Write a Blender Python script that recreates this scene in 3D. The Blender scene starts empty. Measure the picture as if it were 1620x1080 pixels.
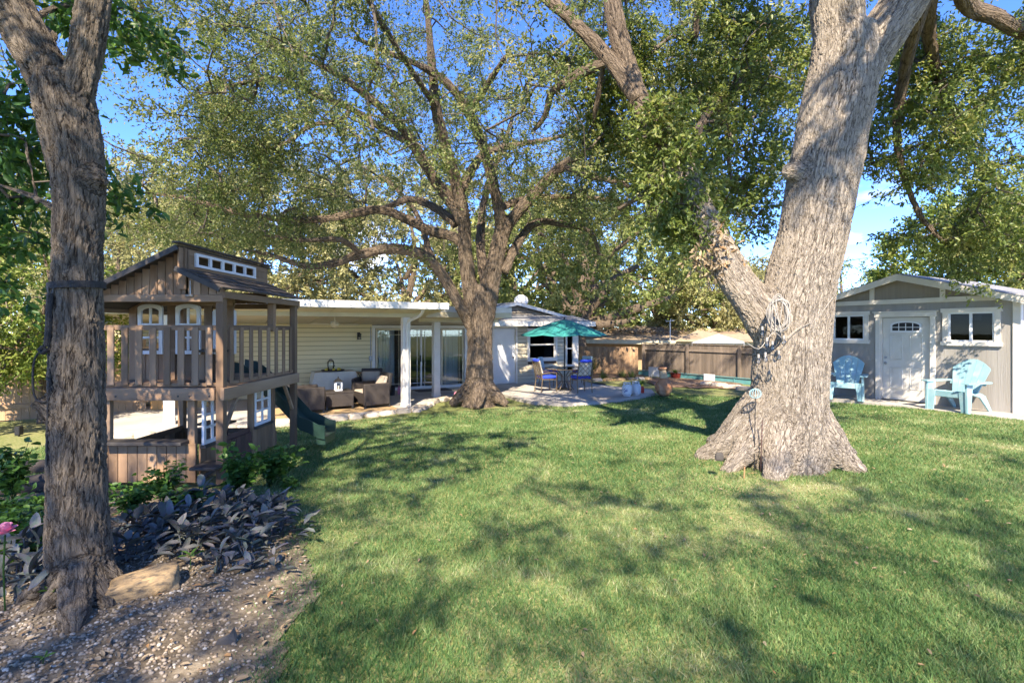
import bpy, bmesh, math, random
import numpy as np
from mathutils import Vector, Matrix, Quaternion, noise as mnoise

random.seed(7)
RNG = np.random.default_rng(11)
SC = bpy.context.scene
COL = SC.collection
R = math.radians

# ------------------------------------------------------------------ camera, sky, sun, exposure
CAMZ = 1.75
FPX, CPX, HPY = 815.0, 810.0, 521.0            # focal length in photo pixels, centre column, horizon row
cam = bpy.data.cameras.new('camera')
cam.sensor_width = 36.0
cam.lens = FPX / 1620.0 * 36.0
cam.shift_y = -(540.0 - HPY) / 1620.0
cam.clip_start = 0.05
cam.clip_end = 2000
cam_o = bpy.data.objects.new('camera', cam)
COL.objects.link(cam_o)
cam_o.location = (0, 0, CAMZ)
cam_o.rotation_euler = (R(90), 0, 0)
SC.camera = cam_o

SUN_AZ = Vector((-0.08, -0.997))               # horizontal direction towards the sun (behind the camera)
SUN_EL = R(43)
world = bpy.data.worlds.new('World')
SC.world = world
world.use_nodes = True
wn, wl = world.node_tree.nodes, world.node_tree.links
wn.clear()
w_out = wn.new('ShaderNodeOutputWorld')
w_bg = wn.new('ShaderNodeBackground')
w_sky = wn.new('ShaderNodeTexSky')
w_sky.sky_type = 'NISHITA'
w_sky.sun_disc = False
w_sky.sun_elevation = SUN_EL
w_sky.sun_rotation = math.atan2(SUN_AZ.x, SUN_AZ.y)
w_sky.altitude = 2500.0
w_sky.air_density = 0.55
w_sky.dust_density = 0.0
w_sky.ozone_density = 3.0
w_bg.inputs[1].default_value = 0.15
w_tc = wn.new('ShaderNodeTexCoord')
w_map = wn.new('ShaderNodeMapping')
w_map.inputs['Scale'].default_value = (3.2, 3.2, 9.0)
w_map.inputs['Location'].default_value = (0.35, 0.4, 0.2)
w_nz = wn.new('ShaderNodeTexNoise')
w_nz.inputs['Scale'].default_value = 1.6
w_nz.inputs['Detail'].default_value = 7
w_nz.inputs['Roughness'].default_value = 0.55
w_rp = wn.new('ShaderNodeValToRGB')
w_rp.color_ramp.elements[0].position = 0.57
w_rp.color_ramp.elements[1].position = 0.68
w_sep = wn.new('ShaderNodeSeparateXYZ')
w_zr = wn.new('ShaderNodeMapRange')            # cumulus banks stay low above the horizon all round
w_zr.inputs['From Min'].default_value = 0.24
w_zr.inputs['From Max'].default_value = 0.15
w_mul = wn.new('ShaderNodeMath'); w_mul.operation = 'MULTIPLY'
w_mix = wn.new('ShaderNodeMixRGB')
w_mix.inputs[2].default_value = (2.6, 2.7, 2.9, 1)
w_hs = wn.new('ShaderNodeHueSaturation')
w_hs.inputs['Saturation'].default_value = 1.22
w_hs.inputs['Hue'].default_value = 0.512
w_hs.inputs['Value'].default_value = 1.0
wl.new(w_tc.outputs['Generated'], w_map.inputs['Vector'])
wl.new(w_map.outputs[0], w_nz.inputs['Vector'])
wl.new(w_nz.outputs[0], w_rp.inputs[0])
wl.new(w_tc.outputs['Generated'], w_sep.inputs[0])
wl.new(w_sep.outputs['Z'], w_zr.inputs['Value'])
wl.new(w_rp.outputs[0], w_mul.inputs[0])
wl.new(w_zr.outputs[0], w_mul.inputs[1])
wl.new(w_mul.outputs[0], w_mix.inputs[0])
wl.new(w_sky.outputs[0], w_hs.inputs['Color'])
wl.new(w_hs.outputs[0], w_mix.inputs[1])
wl.new(w_mix.outputs[0], w_bg.inputs[0])
wl.new(w_bg.outputs[0], w_out.inputs[0])

sun = bpy.data.lights.new('sun', 'SUN')
sun.energy = 2.4
sun.angle = R(0.6)
sun.color = (1.0, 0.94, 0.86)
sun_o = bpy.data.objects.new('sun', sun)
COL.objects.link(sun_o)
SUN_DIR = Vector((SUN_AZ.x * math.cos(SUN_EL), SUN_AZ.y * math.cos(SUN_EL), math.sin(SUN_EL))).normalized()
sun_o.rotation_euler = SUN_DIR.to_track_quat('Z', 'Y').to_euler()
sun_o.location = (0, -20, 30)

SC.view_settings.view_transform = 'Standard'
SC.view_settings.look = 'None'
SC.view_settings.exposure = 2.6
SC.view_settings.gamma = 1.0
SC.view_settings.use_white_balance = True
SC.view_settings.white_balance_temperature = 7800
SC.render.engine = 'CYCLES'
SC.cycles.max_bounces = 6
SC.cycles.diffuse_bounces = 4
SC.cycles.glossy_bounces = 3
SC.cycles.transmission_bounces = 4
SC.cycles.transparent_max_bounces = 8
SC.cycles.use_denoising = True

# ------------------------------------------------------------------ placement helpers
EU = Vector((0.877, 0.480))                    # along the house front
EV = Vector((-0.480, 0.877))                   # from the lawn towards the house
HANG = math.atan2(0.480, 0.877)

def smooth(a, b, x):
    t = min(1.0, max(0.0, (x - a) / (b - a)))
    return t * t * (3 - 2 * t)

def gz(x, y):
    """height of the lawn: level near the camera, falling gently towards the house"""
    v = -0.480 * x + 0.877 * y
    return -0.36 * smooth(5.0, 12.5, v) - 0.22 * smooth(17.0, 24.0, v)

def PD(px, py, d):
    return Vector(((px - CPX) / FPX * d, d, CAMZ - (py - HPY) / FPX * d))

def PZ(px, py, z):
    return PD(px, py, (CAMZ - z) * FPX / (py - HPY))

def PG(px, py):
    z = 0.0
    for _ in range(12):
        p = PZ(px, py, z)
        z = gz(p.x, p.y)
    p.z = z
    return p

def UV(u, v, z=0.0):
    return Vector((EU.x * u + EV.x * v, EU.y * u + EV.y * v, z))

# ------------------------------------------------------------------ object helpers
OFF = {}

def thing(name, label, cat, loc=(0, 0, 0), rotz=None, group=None):
    o = bpy.data.objects.new(name, None)
    o.empty_display_size = 0.1
    COL.objects.link(o)
    o.location = loc
    if rotz is not None:
        o.rotation_euler = (0, 0, rotz)
        OFF[o.name] = Vector((0, 0, 0))        # children in the thing's own axes
    else:
        OFF[o.name] = Vector(loc)              # children given in world coordinates
    o['label'] = label
    o['category'] = cat
    if group:
        o['group'] = group
    return o

def tag(o, label, cat, group=None, kind=None):
    if label: o['label'] = label
    if cat: o['category'] = cat
    if group: o['group'] = group
    if kind: o['kind'] = kind
    return o

def link(name, me, mat=None, parent=None, loc=(0, 0, 0), rot=None):
    o = bpy.data.objects.new(name, me)
    COL.objects.link(o)
    if mat is not None and len(me.materials) == 0:
        me.materials.append(mat)
    loc = Vector(loc)
    OFF[o.name] = loc
    if parent is not None:
        o.parent = parent
        o.location = loc - OFF[parent.name]
    else:
        o.location = loc
    if rot is not None:
        o.rotation_euler = rot.to_euler() if hasattr(rot, 'to_euler') else rot
    return o

KIDS = {}
def copy_tree(o, parent=None):
    c = o.copy()
    COL.objects.link(c)
    OFF[c.name] = OFF.get(o.name, Vector((0, 0, 0)))
    if parent is not None:
        c.parent = parent
    for ch in list(o.children):
        copy_tree(ch, c)
    return c

BOXC = {}
def box_mesh(sx, sy, sz, mat, bev=0.0):
    key = (round(sx, 4), round(sy, 4), round(sz, 4), mat.name if mat else '', round(bev, 4))
    if key in BOXC:
        return BOXC[key]
    bm = bmesh.new()
    bmesh.ops.create_cube(bm, size=1.0)
    for v in bm.verts:
        v.co = Vector((v.co.x * sx, v.co.y * sy, v.co.z * sz))
    if bev > 0:
        bmesh.ops.bevel(bm, geom=bm.edges[:], offset=min(bev, 0.45 * min(sx, sy, sz)), segments=1, affect='EDGES')
    me = bpy.data.meshes.new('board')
    bm.to_mesh(me); bm.free()
    if mat: me.materials.append(mat)
    BOXC[key] = me
    return me

def box(name, mat, parent, x0, x1, y0, y1, z0, z1, bev=0.0):
    me = box_mesh(abs(x1 - x0), abs(y1 - y0), abs(z1 - z0), mat, bev)
    return link(name, me, None, parent, ((x0 + x1) / 2, (y0 + y1) / 2, (z0 + z1) / 2))

def bar(name, mat, parent, p0, p1, w, t, up=(0, 0, 1), bev=0.0):
    """a straight board from p0 to p1: t across 'up', w along it"""
    p0, p1 = Vector(p0), Vector(p1)
    d = p1 - p0
    L = d.length
    x = d.normalized()
    up = Vector(up)
    y = up.cross(x)
    if y.length < 1e-5:
        y = Vector((0, 1, 0)).cross(x)
    y.normalize()
    z = x.cross(y)
    m = Matrix((x, y, z)).transposed()
    me = box_mesh(L, t, w, mat, bev)
    return link(name, me, None, parent, (p0 + p1) / 2, m)

class MB:
    """collects geometry for one mesh"""
    def __init__(self):
        self.v = []; self.f = []
    def add(self, vs, fs):
        b = len(self.v)
        self.v += [tuple(p) for p in vs]
        self.f += [tuple(i + b for i in f) for f in fs]
        return self
    def box(self, x0, x1, y0, y1, z0, z1, m=None):
        vs = [Vector((x, y, z)) for z in (z0, z1) for y in (y0, y1) for x in (x0, x1)]
        if m is not None: vs = [m @ p for p in vs]
        return self.add(vs, [(0, 2, 3, 1), (4, 5, 7, 6), (0, 1, 5, 4), (2, 6, 7, 3), (0, 4, 6, 2), (1, 3, 7, 5)])
    def bar(self, p0, p1, w, t, up=(0, 0, 1)):
        p0, p1 = Vector(p0), Vector(p1)
        x = (p1 - p0).normalized(); y = Vector(up).cross(x)
        if y.length < 1e-5: y = Vector((0, 1, 0)).cross(x)
        y.normalize(); z = x.cross(y)
        vs = [p + y * a * t / 2 + z * b * w / 2 for p in (p0, p1) for a, b in ((-1, -1), (1, -1), (1, 1), (-1, 1))]
        return self.add(vs, [(0, 3, 2, 1), (4, 5, 6, 7), (0, 1, 5, 4), (1, 2, 6, 5), (2, 3, 7, 6), (3, 0, 4, 7)])
    def tube(self, path, radii, n=8, caps=True):
        path = [Vector(p) for p in path]
        if not hasattr(radii, '__len__'): radii = [radii] * len(path)
        rings = []
        t0 = (path[1] - path[0]).normalized()
        nrm = t0.orthogonal().normalized()
        for i, p in enumerate(path):
            a = path[max(0, i - 1)]; b = path[min(len(path) - 1, i + 1)]
            t = (b - a).normalized()
            nrm = (nrm - t * nrm.dot(t))
            nrm = nrm.normalized() if nrm.length > 1e-6 else t.orthogonal().normalized()
            bn = t.cross(nrm)
            rings.append([p + (nrm * math.cos(2 * math.pi * k / n) + bn * math.sin(2 * math.pi * k / n)) * radii[i] for k in range(n)])
        vs = [p for r in rings for p in r]
        fs = []
        for i in range(len(path) - 1):
            for k in range(n):
                k2 = (k + 1) % n
                fs.append((i * n + k, i * n + k2, (i + 1) * n + k2, (i + 1) * n + k))
        if caps:
            fs.append(tuple(range(n - 1, -1, -1)))
            fs.append(tuple((len(path) - 1) * n + k for k in range(n)))
        return self.add(vs, fs)
    def lathe(self, prof, n=16, c=(0, 0, 0), m=None):
        c = Vector(c)
        vs = []; fs = []
        for r, z in prof:
            for k in range(n):
                a = 2 * math.pi * k / n
                p = Vector((r * math.cos(a), r * math.sin(a), z))
                if m is not None: p = m @ p
                vs.append(p + c)
        for i in range(len(prof) - 1):
            for k in range(n):
                k2 = (k + 1) % n
                fs.append((i * n + k, i * n + k2, (i + 1) * n + k2, (i + 1) * n + k))
        fs.append(tuple(range(n - 1, -1, -1)))
        fs.append(tuple((len(prof) - 1) * n + k for k in range(n)))
        return self.add(vs, fs)
    def prism(self, poly, z0, z1):
        n = len(poly)
        vs = [(p[0], p[1], z0) for p in poly] + [(p[0], p[1], z1) for p in poly]
        fs = [tuple(range(n - 1, -1, -1)), tuple(range(n, 2 * n))]
        fs += [(k, (k + 1) % n, n + (k + 1) % n, n + k) for k in range(n)]
        return self.add(vs, fs)
    def extrude(self, poly, vec):
        """closed 3D polygon swept along vec"""
        n = len(poly); vec = Vector(vec)
        vs = [Vector(p) for p in poly] + [Vector(p) + vec for p in poly]
        fs = [tuple(range(n - 1, -1, -1)), tuple(range(n, 2 * n))]
        fs += [(k, (k + 1) % n, n + (k + 1) % n, n + k) for k in range(n)]
        return self.add(vs, fs)
    def mesh(self, smooth=False, fix=True):
        me = bpy.data.meshes.new('mesh')
        me.from_pydata(self.v, [], self.f)
        if fix:
            bm = bmesh.new(); bm.from_mesh(me)
            bmesh.ops.recalc_face_normals(bm, faces=bm.faces[:])
            bm.to_mesh(me); bm.free()
        if smooth:
            me.polygons.foreach_set('use_smooth', [True] * len(me.polygons))
            try:
                me.set_sharp_from_angle(angle=R(40))
            except Exception:
                pass
        me.update()
        return me
    def build(self, name, mat, parent=None, smooth=False, loc=None):
        """verts in the same coordinates as the parent's children"""
        me = self.mesh(smooth)
        o = link(name, me, mat, parent, (0, 0, 0))
        return o

def np_mesh(V, F, attrs=None, smooth=False):
    V = np.asarray(V, dtype=np.float32); F = np.asarray(F, dtype=np.int32)
    me = bpy.data.meshes.new('mesh')
    n, k = F.shape
    me.vertices.add(len(V)); me.vertices.foreach_set('co', V.ravel())
    me.loops.add(n * k); me.loops.foreach_set('vertex_index', F.ravel())
    me.polygons.add(n)
    me.polygons.foreach_set('loop_start', np.arange(0, n * k, k, dtype=np.int32))
    try:
        me.polygons.foreach_set('loop_total', np.full(n, k, dtype=np.int32))
    except Exception:
        pass
    me.update(calc_edges=True)
    if smooth:
        me.polygons.foreach_set('use_smooth', np.ones(n, dtype=bool))
    for nm, a in (attrs or {}).items():
        a = np.asarray(a, dtype=np.float32)
        if a.ndim == 1:
            at = me.attributes.new(nm, 'FLOAT', 'POINT'); at.data.foreach_set('value', a)
        else:
            at = me.attributes.new(nm, 'FLOAT_VECTOR', 'POINT'); at.data.foreach_set('vector', a.ravel())
    return me

# ------------------------------------------------------------------ materials
def new_mat(name):
    m = bpy.data.materials.new(name)
    m.use_nodes = True
    n = m.node_tree.nodes; l = m.node_tree.links
    n.clear()
    out = n.new('ShaderNodeOutputMaterial')
    b = n.new('ShaderNodeBsdfPrincipled')
    l.new(b.outputs[0], out.inputs[0])
    return m, n, l, b, out

def c4(c):
    return (c[0], c[1], c[2], 1.0)

def mk(name, c1, c2=None, rough=0.65, scale=6.0, stretch=(1, 1, 1), bump=0.15, bscale=None, rand=0.0,
       metal=0.0, spec=0.4, detail=6.0, dist=0.02, stain=None, sscale=1.2):
    """colour wandering between c1 and c2, fine relief, a little difference from object to object"""
    m, n, l, b, out = new_mat(name)
    c2 = c2 or tuple(x * 0.8 for x in c1)
    tc = n.new('ShaderNodeTexCoord'); mp = n.new('ShaderNodeMapping')
    mp.inputs['Scale'].default_value = stretch
    oi = n.new('ShaderNodeObjectInfo')
    addv = n.new('ShaderNodeVectorMath'); addv.operation = 'ADD'
    mulr = n.new('ShaderNodeMath'); mulr.operation = 'MULTIPLY'; mulr.inputs[1].default_value = 37.0
    l.new(oi.outputs['Random'], mulr.inputs[0])
    l.new(tc.outputs['Object'], mp.inputs['Vector'])
    l.new(mp.outputs[0], addv.inputs[0]); l.new(mulr.outputs[0], addv.inputs[1])
    nz = n.new('ShaderNodeTexNoise')
    nz.inputs['Scale'].default_value = scale; nz.inputs['Detail'].default_value = detail
    nz.inputs['Roughness'].default_value = 0.6
    l.new(addv.outputs[0], nz.inputs['Vector'])
    rp = n.new('ShaderNodeValToRGB')
    rp.color_ramp.elements[0].position = 0.32; rp.color_ramp.elements[1].position = 0.68
    rp.color_ramp.elements[0].color = c4(c1); rp.color_ramp.elements[1].color = c4(c2)
    l.new(nz.outputs[0], rp.inputs[0])
    col = rp.outputs[0]
    if stain is not None:
        nz3 = n.new('ShaderNodeTexNoise'); nz3.inputs['Scale'].default_value = sscale; nz3.inputs['Detail'].default_value = 5
        l.new(addv.outputs[0], nz3.inputs['Vector'])
        r3 = n.new('ShaderNodeValToRGB'); r3.color_ramp.elements[0].position = 0.5; r3.color_ramp.elements[1].position = 0.7
        l.new(nz3.outputs[0], r3.inputs[0])
        mx = n.new('ShaderNodeMixRGB'); mx.inputs[2].default_value = c4(stain)
        l.new(r3.outputs[0], mx.inputs[0]); l.new(col, mx.inputs[1])
        col = mx.outputs[0]
    if rand > 0:
        mr = n.new('ShaderNodeMapRange')
        mr.inputs['To Min'].default_value = 1 - rand; mr.inputs['To Max'].default_value = 1 + rand
        l.new(oi.outputs['Random'], mr.inputs['Value'])
        hs = n.new('ShaderNodeHueSaturation')
        l.new(mr.outputs[0], hs.inputs['Value']); l.new(col, hs.inputs['Color'])
        col = hs.outputs[0]
    l.new(col, b.inputs['Base Color'])
    b.inputs['Roughness'].default_value = rough
    b.inputs['Metallic'].default_value = metal
    b.inputs['Specular IOR Level'].default_value = spec
    if bump > 0:
        nb = n.new('ShaderNodeTexNoise'); nb.inputs['Scale'].default_value = bscale or scale * 4
        nb.inputs['Detail'].default_value = 5
        l.new(addv.outputs[0], nb.inputs['Vector'])
        bp = n.new('ShaderNodeBump'); bp.inputs['Strength'].default_value = bump; bp.inputs['Distance'].default_value = dist
        l.new(nb.outputs[0], bp.inputs['Height']); l.new(bp.outputs[0], b.inputs['Normal'])
    return m

def leaf_mat(name, cols, trans=0.35, rough=0.5, spec=0.35):
    m, n, l, b, out = new_mat(name)
    at = n.new('ShaderNodeAttribute'); at.attribute_name = 'rnd'
    rp = n.new('ShaderNodeValToRGB')
    while len(rp.color_ramp.elements) < len(cols):
        rp.color_ramp.elements.new(0.5)
    for i, c in enumerate(cols):
        rp.color_ramp.elements[i].position = i / (len(cols) - 1.0)
        rp.color_ramp.elements[i].color = c4(c)
    l.new(at.outputs['Fac'], rp.inputs[0])
    l.new(rp.outputs[0], b.inputs['Base Color'])
    b.inputs['Roughness'].default_value = rough
    b.inputs['Specular IOR Level'].default_value = spec
    tr = n.new('ShaderNodeBsdfTranslucent')
    hs = n.new('ShaderNodeHueSaturation'); hs.inputs['Value'].default_value = 1.25; hs.inputs['Saturation'].default_value = 1.1
    hs.inputs['Hue'].default_value = 0.485
    l.new(rp.outputs[0], hs.inputs['Color']); l.new(hs.outputs[0], tr.inputs['Color'])
    ms = n.new('ShaderNodeMixShader'); ms.inputs[0].default_value = trans
    l.new(b.outputs[0], ms.inputs[1]); l.new(tr.outputs[0], ms.inputs[2])
    l.new(ms.outputs[0], out.inputs[0])
    return m

def bark_mat(name, c_ridge, c_furrow, scale=16.0, depth=0.03, patch=None, crack=0.12):
    """long plates split by narrow cracks, crossed by finer cracks and grain"""
    m, n, l, b, out = new_mat(name)
    at = n.new('ShaderNodeAttribute'); at.attribute_name = 'bark'
    def noise(sc, det, rgh, src=None):
        q = n.new('ShaderNodeTexNoise'); q.inputs['Scale'].default_value = sc; q.inputs['Detail'].default_value = det; q.inputs['Roughness'].default_value = rgh
        l.new(src or at.outputs['Vector'], q.inputs['Vector']); return q
    def warp(src, sc, amt):
        q = noise(sc, 4, 0.6, src); mv = n.new('ShaderNodeMixRGB'); mv.blend_type = 'LINEAR_LIGHT'; mv.inputs[0].default_value = amt
        l.new(src, mv.inputs[1]); l.new(q.outputs['Color'], mv.inputs[2]); return mv.outputs[0]
    w1 = warp(warp(at.outputs['Vector'], scale * 0.3, 0.09), scale * 1.3, 0.022)
    def cracks(sc, end):
        vo = n.new('ShaderNodeTexVoronoi'); vo.feature = 'DISTANCE_TO_EDGE'; vo.inputs['Scale'].default_value = sc
        l.new(w1, vo.inputs['Vector'])
        mr = n.new('ShaderNodeMapRange'); mr.interpolation_type = 'SMOOTHSTEP'; mr.inputs['From Max'].default_value = end
        l.new(vo.outputs['Distance'], mr.inputs['Value']); return mr.outputs[0]
    def madd(a, k, c=None):
        q = n.new('ShaderNodeMath'); q.operation = 'MULTIPLY_ADD'; q.inputs[1].default_value = k; q.inputs[2].default_value = 0.0
        l.new(a, q.inputs[0])
        if c is not None: l.new(c, q.inputs[2])
        return q.outputs[0]
    fine = noise(scale * 3.0, 8, 0.75); mid = noise(scale * 0.8, 4, 0.6)
    h = madd(cracks(scale * 0.5, crack * 1.1), 0.22)
    h = madd(cracks(scale, crack * 1.6), 0.36, h)
    h = madd(cracks(scale * 2.1, crack), 0.20, h)
    h = madd(fine.outputs[0], 0.42, h)
    h = madd(mid.outputs[0], 0.30, h)                     # about 0.2 to 1.1
    rc = n.new('ShaderNodeValToRGB')
    rc.color_ramp.elements[0].position = 0.50; rc.color_ramp.elements[1].position = 0.98
    rc.color_ramp.elements[0].color = c4(c_furrow); rc.color_ramp.elements[1].color = c4(c_ridge)
    l.new(h, rc.inputs[0])
    n3 = noise(scale * 0.16, 5, 0.6)
    r3 = n.new('ShaderNodeValToRGB'); r3.color_ramp.elements[0].position = 0.45; r3.color_ramp.elements[1].position = 0.70
    l.new(n3.outputs[0], r3.inputs[0])
    mx = n.new('ShaderNodeMixRGB'); mx.inputs[2].default_value = c4(patch or tuple(x * 1.3 for x in c_ridge))
    l.new(madd(r3.outputs[0], 0.4), mx.inputs[0]); l.new(rc.outputs[0], mx.inputs[1])
    l.new(mx.outputs[0], b.inputs['Base Color'])
    b.inputs['Roughness'].default_value = 0.9
    b.inputs['Specular IOR Level'].default_value = 0.12
    dp = n.new('ShaderNodeDisplacement'); dp.inputs['Scale'].default_value = depth; dp.inputs['Midlevel'].default_value = 0.9
    l.new(h, dp.inputs['Height']); l.new(dp.outputs[0], out.inputs['Displacement'])
    m.displacement_method = 'BOTH'
    return m

def glass_mat(name, tint=(0.6, 0.7, 0.7), refl=0.25):
    """window glass: mirror reflection at grazing angles over a see-through pane"""
    m, n, l, b, out = new_mat(name)
    n.remove(b)
    gl = n.new('ShaderNodeBsdfGlossy'); gl.inputs['Roughness'].default_value = 0.02
    tr = n.new('ShaderNodeBsdfTransparent'); tr.inputs[0].default_value = c4(tint)
    fr = n.new('ShaderNodeFresnel'); fr.inputs[0].default_value = 1.5
    ad = n.new('ShaderNodeMath'); ad.operation = 'ADD'; ad.inputs[1].default_value = refl
    ms = n.new('ShaderNodeMixShader')
    l.new(fr.outputs[0], ad.inputs[0]); l.new(ad.outputs[0], ms.inputs[0])
    l.new(tr.outputs[0], ms.inputs[1]); l.new(gl.outputs[0], ms.inputs[2]); l.new(ms.outputs[0], out.inputs[0])
    return m

M = {}
M['bark_left'] = bark_mat('bark_left', (0.15, 0.125, 0.10), (0.028, 0.022, 0.018), 26.0, 0.026)
M['bark_big'] = bark_mat('bark_big', (0.36, 0.31, 0.255), (0.075, 0.06, 0.048), 26.0, 0.032, (0.45, 0.395, 0.33), 0.11)
M['bark_mid'] = bark_mat('bark_mid', (0.18, 0.14, 0.105), (0.05, 0.038, 0.03), 18.0, 0.04)
M['bark_far'] = mk('bark_far', (0.22, 0.18, 0.14), (0.10, 0.08, 0.06), 0.9, 3, (1, 1, .3), 0.3)
M['bark_twig'] = mk('bark_twig', (0.12, 0.10, 0.08), (0.06, 0.05, 0.04), 0.9, 8, (1, 1, 1), 0.2)
M['wood_cut'] = mk('wood_cut', (0.28, 0.2, 0.13), (0.16, 0.11, 0.07), 0.85, 10)
M['leaf_oak'] = leaf_mat('leaf_oak', [(0.085, 0.125, 0.038), (0.14, 0.19, 0.055), (0.23, 0.265, 0.095), (0.37, 0.36, 0.17)], 0.5, 0.45, 0.4)
M['leaf_big'] = leaf_mat('leaf_big', [(0.085, 0.13, 0.036), (0.145, 0.205, 0.05), (0.22, 0.27, 0.078), (0.33, 0.33, 0.12)], 0.45, 0.4, 0.45)
M['leaf_left'] = leaf_mat('leaf_left', [(0.037, 0.100, 0.025), (0.062, 0.150, 0.031), (0.112, 0.213, 0.044)], 0.4, 0.4, 0.4)
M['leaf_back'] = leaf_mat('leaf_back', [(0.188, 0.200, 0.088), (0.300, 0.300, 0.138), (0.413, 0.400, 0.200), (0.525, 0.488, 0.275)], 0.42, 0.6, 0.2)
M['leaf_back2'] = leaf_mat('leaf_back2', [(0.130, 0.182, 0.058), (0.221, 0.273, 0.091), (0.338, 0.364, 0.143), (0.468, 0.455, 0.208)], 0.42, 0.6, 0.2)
M['leaf_bush'] = leaf_mat('leaf_bush', [(0.084, 0.144, 0.030), (0.156, 0.228, 0.048), (0.264, 0.312, 0.084), (0.360, 0.384, 0.132)], 0.45, 0.5, 0.3)
M['leaf_weed'] = leaf_mat('leaf_weed', [(0.03, 0.085, 0.018), (0.05, 0.13, 0.025), (0.10, 0.21, 0.04)], 0.35, 0.45, 0.35)
M['leaf_dead'] = leaf_mat('leaf_dead', [(0.22, 0.16, 0.10), (0.36, 0.29, 0.20), (0.30, 0.17, 0.08)], 0.2, 0.8, 0.1)
M['leaf_purple'] = mk('leaf_purple', (0.080, 0.115, 0.088), (0.125, 0.105, 0.125), 0.6, 5, (1, 1, 1), 0.15, rand=0.4, spec=0.2)
M['leaf_grassy'] = leaf_mat('leaf_grassy', [(0.07, 0.12, 0.03), (0.14, 0.2, 0.05), (0.22, 0.25, 0.09)], 0.3)
M['grass'] = leaf_mat('grass', [(0.048, 0.12, 0.038), (0.095, 0.19, 0.062), (0.17, 0.27, 0.10), (0.32, 0.37, 0.175), (0.50, 0.47, 0.30)], 0.35, 0.55, 0.25)
M['wood_play'] = mk('wood_play', (0.27, 0.17, 0.102), (0.15, 0.09, 0.053), 0.75, 5, (1, 1, 0.15), 0.25, 24, rand=0.28, stain=(0.33, 0.23, 0.155))
M['wood_play_h'] = mk('wood_play_h', (0.275, 0.175, 0.106), (0.155, 0.094, 0.056), 0.75, 5, (0.15, 0.15, 1), 0.25, 24, rand=0.25, stain=(0.33, 0.23, 0.155))
M['wood_red'] = mk('wood_red', (0.10, 0.05, 0.045), (0.06, 0.035, 0.03), 0.6, 5, (.2, .2, 1), 0.2, rand=0.2)
M['roof_play'] = mk('roof_play', (0.045, 0.035, 0.03), (0.075, 0.06, 0.05), 0.8, 9, (1, 1, 1), 0.3, rand=0.2)
M['dark_trim'] = mk('dark_trim', (0.035, 0.03, 0.028), (0.055, 0.05, 0.045), 0.6, 6)
M['chalk'] = mk('chalk', (0.012, 0.012, 0.014), (0.02, 0.02, 0.022), 0.55, 4, bump=0.02)
M['white_plastic'] = mk('white_plastic', (0.70, 0.72, 0.74), (0.62, 0.64, 0.66), 0.45, 3, bump=0.03, rand=0.04)
M['white_paint'] = mk('white_paint', (0.72, 0.70, 0.66), (0.62, 0.60, 0.56), 0.55, 2.2, bump=0.06, rand=0.05, stain=(0.66, 0.62, 0.55))
M['beige_paint'] = mk('beige_paint', (0.60, 0.53, 0.38), (0.52, 0.455, 0.32), 0.6, 2.0, bump=0.05, rand=0.03)
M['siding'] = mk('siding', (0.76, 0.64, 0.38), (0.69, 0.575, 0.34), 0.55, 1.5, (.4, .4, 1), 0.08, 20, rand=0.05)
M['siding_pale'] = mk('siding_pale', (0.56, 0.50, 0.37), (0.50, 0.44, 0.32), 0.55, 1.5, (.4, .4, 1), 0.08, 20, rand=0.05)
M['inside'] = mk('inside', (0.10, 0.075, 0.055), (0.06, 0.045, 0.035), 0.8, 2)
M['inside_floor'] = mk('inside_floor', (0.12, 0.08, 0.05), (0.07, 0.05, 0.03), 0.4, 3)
M['curtain'] = mk('curtain', (0.62, 0.66, 0.70), (0.55, 0.60, 0.66), 0.8, 3, bump=0.1)
M['glass'] = glass_mat('glass', (0.85, 0.9, 0.9), 0.04)
M['glass_dark'] = glass_mat('glass_dark', (0.30, 0.33, 0.35), -0.03)
M['glass_clear'] = glass_mat('glass_clear', (0.9, 0.92, 0.92), 0.05)
M['shingle'] = mk('shingle', (0.16, 0.165, 0.17), (0.26, 0.265, 0.27), 0.9, 14, (1, 1, 1), 0.4, 40)
M['shingle_tan'] = mk('shingle_tan', (0.34, 0.26, 0.185), (0.26, 0.20, 0.14), 0.9, 5, (1, 1, 1), 0.35, 30, stain=(0.20, 0.145, 0.10), sscale=0.8)
M['concrete'] = mk('concrete', (0.46, 0.43, 0.39), (0.36, 0.335, 0.30), 0.85, 1.6, bump=0.2, bscale=40, stain=(0.28, 0.25, 0.22), sscale=0.7)
M['limestone'] = mk('limestone', (0.55, 0.48, 0.39), (0.40, 0.34, 0.27), 0.9, 5, bump=0.5, bscale=12, rand=0.15)
M['stone_tan'] = mk('stone_tan', (0.42, 0.29, 0.15), (0.27, 0.19, 0.11), 0.9, 4, bump=0.5, bscale=14, rand=0.15, stain=(0.10, 0.08, 0.06), sscale=3)
M['shed_grey'] = mk('shed_grey', (0.31, 0.295, 0.275), (0.27, 0.256, 0.238), 0.75, 2, (8, 8, .25), 0.35, 9, rand=0.02, stain=(0.255, 0.235, 0.21), sscale=0.35)
M['shed_gable'] = mk('shed_gable', (0.27, 0.235, 0.195), (0.23, 0.20, 0.165), 0.75, 2, (8, 8, .25), 0.3, 9)
M['shed_trim'] = mk('shed_trim', (0.66, 0.62, 0.56), (0.56, 0.53, 0.48), 0.6, 3, bump=0.12, rand=0.05)
M['door_cream'] = mk('door_cream', (0.60, 0.585, 0.54), (0.55, 0.53, 0.49), 0.5, 2, bump=0.05, stain=(0.50, 0.47, 0.42), sscale=2.5)
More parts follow.
